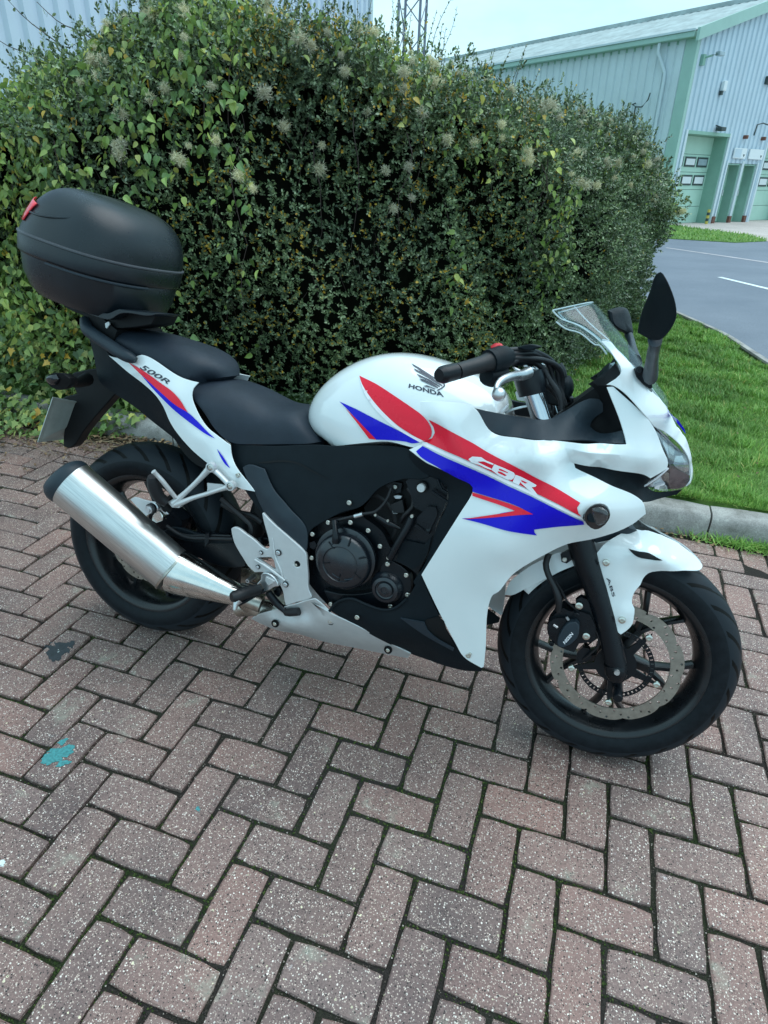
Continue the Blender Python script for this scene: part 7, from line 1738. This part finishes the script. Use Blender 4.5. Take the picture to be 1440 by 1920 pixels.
lathe('rear_axle', [(0, -.13), (.014, -.13), (.016, -.122), (.016, .122), (.014, .13), (0, .13)], M['alu'], BIKE, (0, 0, .314), n=18)
# drive chain on the far side
tube('drive_chain', [(0, -.105, .314 + .09), (.3, -.105, .40), (.55, -.105, .43)], .008, M['pipe'])
tube('drive_chain', [(0, -.105, .314 - .09), (.3, -.105, .28), (.55, -.105, .36)], .008, M['pipe'])
lathe('rear_sprocket', [(.05, .104), (.095, .104), (.095, .109), (.05, .109)], M['pipe'], BIKE, (0, 0, .314), n=40, closed=True)
tube('rear_shock', [(.33, .0, .35), (.40, 0, .62)], [.03, .03], M['matt'])
# side stand on the far side
tube('side_stand', [(.50, -.12, .30), (.46, -.20, .16), (.44, -.262, .055)], [.012, .011, .010], M['satin'], n=10)
flat('stand_foot', [(.40, -.26, .048), (.48, -.26, .048), (.48, -.26, .056), (.40, -.26, .056)], M['satin'], thick=.04)

# ------------------------------------------------------------------ tail unit, number plate
panel('undertray', L("-0.2093,0.05,0.9497 -0.154,0.07,0.9306 -0.0886,0.09,0.8838 -0.0324,0.1,0.8515 0.039,0.115,0.8222 0.0934,0.125,0.7936 0.1297,0.135,0.763 0.162,0.14,0.7191 0.2058,0.145,0.6771 0.1708,0.12,0.6722 0.121,0.1,0.6865 0.0596,0.09,0.7116 -0.0109,0.085,0.747 -0.0889,0.08,0.7768 -0.1472,0.07,0.8044 -0.1672,0.06,0.8427 -0.1866,0.05,0.8913"), M['blackpl'], thick=.01, res=.03, mirror=True)
flat('tail_core', L("-0.1149,0.06,0.8771 0.056,0.06,0.8203 0.1758,0.06,0.6839 0.2836,0.06,0.5971 0.1767,0.06,0.6049 0.0551,0.06,0.7174 -0.0678,0.06,0.7831 -0.1368,0.06,0.8051 -0.1538,0.06,0.8546"), M['matt'], thick=.12)
flat('plate_hanger', L("-0.2932,0.02,0.8035 -0.2759,0.02,0.8093 -0.1751,0.02,0.8318 -0.0843,0.02,0.8127 -0.0906,0.02,0.781 -0.1233,0.02,0.7676 -0.1687,0.02,0.7252 -0.2155,0.02,0.677 -0.2639,0.02,0.6226 -0.3017,0.02,0.5733 -0.3201,0.02,0.5615 -0.3436,0.02,0.564 -0.3411,0.02,0.6008 -0.3296,0.02,0.6409 -0.3124,0.02,0.6813 -0.3349,0.02,0.6921 -0.3445,0.02,0.7048 -0.3359,0.02,0.72 -0.2799,0.02,0.7416 -0.29,0.02,0.7631 -0.3003,0.02,0.7799"), M['matt'], thick=.04, bev=.006)
# plate hangs behind the bracket, seen from its back
def quadplate(name, pts, mat, thick, parent=None):
    P = [Vector(V3(p)) for p in pts]; n = (P[1] - P[0]).cross(P[2] - P[0]).normalized() * thick
    vs = [tuple(p) for p in P] + [tuple(p + n) for p in P]
    return mesh_obj(name, vs, [(0, 1, 2, 3), (7, 6, 5, 4), (0, 4, 5, 1), (1, 5, 6, 2), (2, 6, 7, 3), (3, 7, 4, 0)], mat, parent or BIKE)
np_ = quadplate('number_plate', L("-0.2777,0.115,0.7395 -0.2883,-0.115,0.6839 -0.3923,-0.115,0.5657 -0.3468,0.115,0.5923"), M['plateback'], .003)
# passenger grab rail and box carrier
tube('grab_rail', L("-0.1619,0.1,0.9738 -0.1419,0.115,0.9516 -0.1089,0.12,0.9359 -0.0571,0.125,0.9153 -0.0118,0.13,0.8991 0.019,0.132,0.8909 0.0319,0.13,0.8862"), [.014, .0175, .018, .018, .0175, .015, .009], M['greypl'], n=12)
tube('grab_rail', [(p[0], -p[1], p[2]) for p in L("-0.1619,0.1,0.9738 -0.1419,0.115,0.9516 -0.1089,0.12,0.9359 -0.0571,0.125,0.9153 -0.0118,0.13,0.8991 0.019,0.132,0.8909 0.0319,0.13,0.8862")], [.014, .0175, .018, .018, .0175, .015, .009], M['greypl'], n=12)
flat('carrier', L("-0.167,0.1,0.9925 -0.1121,0.1,0.9884 -0.0884,0.1,0.9765 -0.0531,0.1,0.9563 -0.0662,0.1,0.9259 -0.0306,0.1,0.9105 0.0286,0.1,0.8981 -0.0066,0.1,0.9133 -0.0784,0.1,0.9245 -0.1269,0.1,0.9338 -0.1572,0.1,0.9451"), M['matt'], thick=.2, bev=.004)
flat('carrier_tab', L("-0.0887,0.105,0.9714 -0.0765,0.105,0.9778 -0.0725,0.105,0.9714 -0.0837,0.105,0.9584 -0.0878,0.105,0.9613"), M['silverp'], thick=.004)
flat('seat_lock', L("-0.0966,0.085,0.9468 -0.0781,0.085,0.9536 -0.0728,0.085,0.9298 -0.085,0.085,0.9309"), M['alu'], thick=.004)

# ------------------------------------------------------------------ top box
M['sealgrey'] = simple('seal_grey', (0.06, 0.065, 0.075), .45, 0, .1)
BOX = empty('top_box'); BOX.parent = BIKE
BX, BZ, TILT = -.194, 1.0, R_(11.5)
BOX.matrix_local = Matrix.Translation(Vector((BX, 0, BZ))) @ Matrix.Rotation(TILT, 4, 'Y')
def boxring(h, l, w, ox=0, n=2.7, m=56, dz=lambda c, s_: 0):
    out = []
    for k in range(m):
        a = 2 * math.pi * k / m; c, s_ = math.cos(a), math.sin(a)
        out.append((ox + l * math.copysign(abs(c) ** (2 / n), c), w * math.copysign(abs(s_) ** (2 / n), s_), h + dz(c, s_)))
    return out
def bxo(name, secs, mat, cap=True, sm=40): return rings(name, secs, mat, BOX, cap, sm)
bxo('box_base', [boxring(.012, .145, .15, -.0), boxring(.012, .150, .155, 0), boxring(.03, .165, .172, -.004), boxring(.07, .180, .190, -.008), boxring(.115, .183, .200, -.010), boxring(.118, .181, .198, -.010)], M['boxpl'])
bxo('box_rim', [boxring(.114, .182, .200, -.01), boxring(.118, .1885, .2065, -.01), boxring(.122, .190, .208, -.01), boxring(.158, .192, .2105, -.01), boxring(.162, .190, .209, -.01)], M['boxpl'])
bxo('rim_seal', [boxring(.160, .189, .207, -.01), boxring(.163, .1945, .2125, -.01), boxring(.1665, .1945, .2125, -.01), boxring(.169, .189, .207, -.01)], M['sealgrey'])
lid = []
def lidk(t): ph = t * math.pi / 2; return max(.02, math.cos(ph) ** .37), math.sin(ph) ** .95
for t in np.linspace(0, 1, 18):
    k, hh = lidk(t)
    if t > .999: k = .02
    lid.append(boxring(.166 + .140 * hh, max(.004, .190 * k - .034 * hh), max(.004, .208 * k - .012 * hh), -.01 + .026 * hh, n=2.7 + .3 * t, dz=lambda c, s_, t=t, k=k: -.022 * (c * k + .1) * math.sin(t * math.pi / 2) ** 1.5 * k))
lido = bxo('box_lid', lid, M['boxpl'])
# raised swage on the lid's shoulder and the latch strip on the rim
def lidpt(az, t, o=1.006):
    k, hh = lidk(t); n = 2.7 + .3 * t; c, s_ = math.cos(az), math.sin(az)
    return (-.01 + .026 * hh + (.190 * k - .034 * hh) * o * math.copysign(abs(c) ** (2 / n), c), (.208 * k - .012 * hh) * o * math.copysign(abs(s_) ** (2 / n), s_), .166 + .140 * hh - .075 * (c * k + .15) * math.sin(t * math.pi / 2) ** 1.5 * k)
def lidpatch(name, a0, a1, t0, t1, mat, th=.003, na=10, nt=5, skew=0.0):
    V = []; 
    for i in range(nt):
        for j in range(na):
            u, v = j / (na - 1), i / (nt - 1)
            V.append(lidpt(R_(a0 + (a1 - a0) * u + skew * v), t0 + (t1 - t0) * v, 1.012))
    F = [(i*na+j, i*na+j+1, (i+1)*na+j+1, (i+1)*na+j) for i in range(nt-1) for j in range(na-1)]
    o = mesh_obj(name, V, F, mat, BOX, 60); md = o.modifiers.new('t', 'SOLIDIFY'); md.thickness = th; md.offset = 0
    return o
lidpatch('box_reflector', 208, 240, .11, .34, M['redlens'], .003, skew=6)
lidpatch('box_reflector', 120, 152, .11, .34, M['redlens'], .004)
sw_ = [lidpt(R_(a), t, 1.004) for a, t in ((222, .22), (240, .22), (258, .24), (272, .34), (282, .46))]
pth = [(p[0], -p[1], p[2]) for p in sw_]
tube('lid_swage', pth, .003, M['boxpl'], BOX, n=6)
q = [boxring(.112, .190, .2085, -.01, m=120)[i] for i in range(90, 119)]
tube('rim_strip', [(p[0], -p[1], p[2]) for p in q], .0035, M['greypl'], BOX, n=6)
base_ = flat('box_base_plate', L("-0.2389,0.13,1.0217 -0.1932,0.13,1.0192 -0.1293,0.13,1.0087 -0.058,0.13,1.0015 -0.0202,0.13,1.016 -0.0038,0.13,1.0159 0.1007,0.13,1.0159 0.0967,0.13,1.0123 -0.0041,0.13,1.0061 -0.0207,0.13,1.0012 -0.0503,0.13,0.9851 -0.088,0.13,0.9862 -0.147,0.13,0.9987 -0.2154,0.13,1.0121"), M['boxpl'], thick=.10, bev=.003)
flat('box_mount', L("-0.2633,0.09,1.016 -0.1663,0.09,1.0047 -0.0888,0.09,0.9953 0.0044,0.09,1.0113 0.0701,0.09,1.0112 0.0534,0.09,0.983 0.0035,0.09,0.9711 -0.0602,0.09,0.9609 -0.1248,0.09,0.961 -0.1676,0.09,0.9806 -0.2331,0.09,0.9982"), M['matt'], thick=.10, bev=.004)

# ------------------------------------------------------------------ fork, brake, mudguard
def place_front(p): return tuple(p)
for sgn in (1, -1):
    f_ = lambda s: [(x, sgn * s_, z) for x, s_, z in L(s)]
    fo = tube('fork_leg', f_("1.2524,0.108,0.6524 1.2863,0.107,0.5781 1.3324,0.106,0.4939 1.3796,0.105,0.3949 1.4133,0.105,0.3155"), [.031, .0305, .0275, .0255, .025], M['satin'], n=24)
    tube('fork_tube', f_("1.2298,0.108,0.7009 1.2596,0.108,0.6338"), .022, M['satin'], fo, n=20)
    tube('fork_foot', f_("1.4071,0.105,0.3237 1.415,0.106,0.3015 1.4204,0.105,0.2833"), [.026, .027, .020], M['satin'], fo, n=14)
lathe('front_axle', [(0, -.130), (.0095, -.130), (.0115, -.127), (.013, -.10), (.013, .12), (0, .12)], M['satin'], BIKE, (L("1.4305,0,0.2443")[0][0], 0, L("1.4305,0,0.2443")[0][2]), n=20)
ac = L("1.4132,0.134,0.3154")[0]
lathe('axle_cap', [(0, -.003), (.0065, -.003), (.0075, .002)], M['alu'], BIKE, ac, n=18)
cal = flat('brake_caliper', L("1.2333,0.125,0.3895 1.2402,0.125,0.411 1.2512,0.125,0.4333 1.2616,0.125,0.4456 1.2794,0.125,0.4406 1.2994,0.125,0.4458 1.3249,0.125,0.4429 1.3421,0.125,0.4187 1.3494,0.125,0.382 1.3309,0.125,0.3695 1.3153,0.125,0.3627 1.3077,0.125,0.3357 1.2901,0.125,0.3382 1.2679,0.125,0.3419 1.2425,0.125,0.3623"), M['satin'], thick=.05, bev=.006)
flat('caliper_body', L("1.2634,0.148,0.3624 1.268,0.148,0.3954 1.2801,0.148,0.4203 1.2955,0.148,0.4268 1.3052,0.148,0.4198 1.3087,0.148,0.3968 1.298,0.148,0.3696 1.2802,0.148,0.3524 1.2674,0.148,0.3522"), M['greypl'], thick=.03, parent=cal, bev=.006)
flat('caliper_body', L("1.2344,0.135,0.3995 1.2462,0.135,0.4172 1.2785,0.135,0.4258 1.268,0.135,0.3914 1.2605,0.135,0.3624 1.2415,0.135,0.372"), M['satin'], thick=.03, parent=cal, bev=.005)
flat('caliper_mount', L("1.2867,0.115,0.4668 1.2969,0.115,0.4789 1.3185,0.115,0.4748 1.3396,0.115,0.4517 1.3563,0.115,0.3886 1.3392,0.115,0.3692 1.3204,0.115,0.3788 1.3035,0.115,0.423"), M['satin'], thick=.02, parent=cal, bev=.003)
bolts("1.2963,0.122,0.4594 1.3268,0.13,0.389", r=.009, parent=cal)
bolts("1.2948,0.13,0.4383 1.2521,0.128,0.3465", r=.006, mat='satin', parent=cal)
tube('pad_pin', L("1.2471,0.14,0.4028 1.2576,0.14,0.3984"), .003, M['alu'], cal, n=6)
tube('bleed_nipple', L("1.2728,0.135,0.4291 1.2792,0.135,0.4221"), .0035, M['alu'], cal, n=6)
nt = L("1.2824,0.1495,0.3636 1.2968,0.1495,0.3943 1.2908,0.1495,0.3994 1.2764,0.1495,0.3688")
text_on('caliper_word', 'NISSIN', [(p[0], p[2]) for p in nt], None, M['wline'], cal, zoff=.1492, bold=.02)
tube('brake_hose', L("1.2043,0.12,0.5734 1.2014,0.125,0.549 1.2116,0.13,0.5253 1.2313,0.135,0.4993 1.2451,0.14,0.4765 1.253,0.135,0.4383"), [.0075, .0075, .0075, .007, .0085, .007], M['rubber'], cal, n=10)
tube('sensor_wire', L("1.2233,0.125,0.5168 1.2492,0.125,0.4902 1.2663,0.125,0.466 1.2904,0.12,0.4484 1.3191,0.12,0.4295 1.3502,0.118,0.3982 1.36,0.115,0.3701 1.346,0.11,0.3337 1.3333,0.1,0.3095"), .0028, M['rubber'], cal, n=6)
flat('sensor_holder', L("1.3162,0.1,0.3199 1.3269,0.1,0.3431 1.344,0.1,0.3429 1.3527,0.1,0.3202 1.3352,0.1,0.2999 1.3219,0.1,0.3011"), M['satin'], thick=.015, parent=cal, bev=.003)
flat('hose_bracket', L("1.2308,0.115,0.5753 1.2468,0.115,0.5903 1.2624,0.115,0.5732 1.2489,0.115,0.5563 1.2361,0.115,0.558"), M['satin'], thick=.01, bev=.002)
bolts("1.2421,0.12,0.5676", r=.006)

# mudguard: the side cheek, and the arched top running over the tyre
CHK = L("1.3099,0.115,0.5976 1.322,0.112,0.6217 1.3423,0.1,0.64 1.3802,0.06,0.6557 1.4109,0.03,0.6507 1.451,0.008,0.6409 1.4947,0.006,0.6266 1.5359,0.006,0.6035 1.5552,0.008,0.5877 1.556,0.02,0.584 1.5495,0.035,0.5803 1.5055,0.074,0.5824 1.4591,0.088,0.5759 1.4331,0.096,0.5669 1.4241,0.1,0.5527 1.4212,0.104,0.5376 1.4124,0.11,0.5218 1.4096,0.113,0.5063 1.412,0.114,0.4911 1.4201,0.114,0.4792 1.4227,0.115,0.4592 1.4233,0.116,0.4409 1.4151,0.117,0.4226 1.4038,0.118,0.408 1.3971,0.118,0.411 1.3819,0.118,0.4451 1.3464,0.117,0.5201 1.3204,0.116,0.5731")
chk, SK = panel('front_mudguard', CHK, M['white'], L("1.3718,0.122,0.6094 1.4254,0.108,0.6166 1.4676,0.09,0.6064 1.4052,0.085,0.6443 1.4475,0.075,0.6324 1.4918,0.06,0.6147 1.5207,0.045,0.5979 1.3634,0.122,0.5354 1.4028,0.121,0.4614"), thick=.003, res=.012, mirror=True, lam=2e-5, bev=.001)
bvK = bvh(chk)
arch = []
cx, cz = WB, .300
for k in range(34):
    a = R_(80 + 70 * k / 33); r = .318
    hw = .072
    arch.append([(cx + (r - .040 * abs(j / 5 - 1) ** 2.5) * math.cos(a), -hw * math.sin(math.pi * (j / 10 - .5)), cz + (r - .040 * abs(j / 5 - 1) ** 2.5) * math.sin(a)) for j in range(11)])
V = [p for s_ in arch for p in s_]; F = [(i*11+j, i*11+j+1, (i+1)*11+j+1, (i+1)*11+j) for i in range(33) for j in range(10)]
ar = mesh_obj('mudguard_arch', V, F, M['white'], chk, 60); md = ar.modifiers.new('t', 'SOLIDIFY'); md.thickness = .003
ar.matrix_local = SM
for lst in ("1.3744,0.6255 1.4078,0.6237 1.4372,0.6152 1.4549,0.6075 1.4271,0.6074 1.4068,0.6094 1.3899,0.6151",):
    dec('mudguard_vent', lst, 'matt', bvK, chk, .0012, corner=30)
panel('mudguard_rear', L("1.1144,0.07,0.4216 1.1227,0.078,0.4621 1.1412,0.084,0.491 1.175,0.09,0.5302 1.1979,0.094,0.5502 1.2317,0.098,0.5765 1.2611,0.1,0.5768 1.2693,0.1,0.5509 1.2404,0.1,0.5301 1.2108,0.098,0.5033 1.165,0.09,0.4599 1.1329,0.08,0.4289"), M['white'], thick=.003, res=.02, mirror=True, bev=.001, parent=chk)
bolts("1.3345,0.123,0.5812 1.3978,0.124,0.4483", r=.008, parent=chk)
text_on('mudguard_word', 'ABS', D("1.3426,0.543 1.3661,0.4986 1.3719,0.502 1.3479,0.5484", bvK), bvK, M['dkgrey'], chk, bold=.01)
panel('chin_fairing', L("1.2935,0.09,0.6218 1.3691,0.09,0.6647 1.3885,0.08,0.6591 1.3515,0.085,0.6354 1.3049,0.09,0.6134"), M['greypl'], thick=.05, bev=.003)
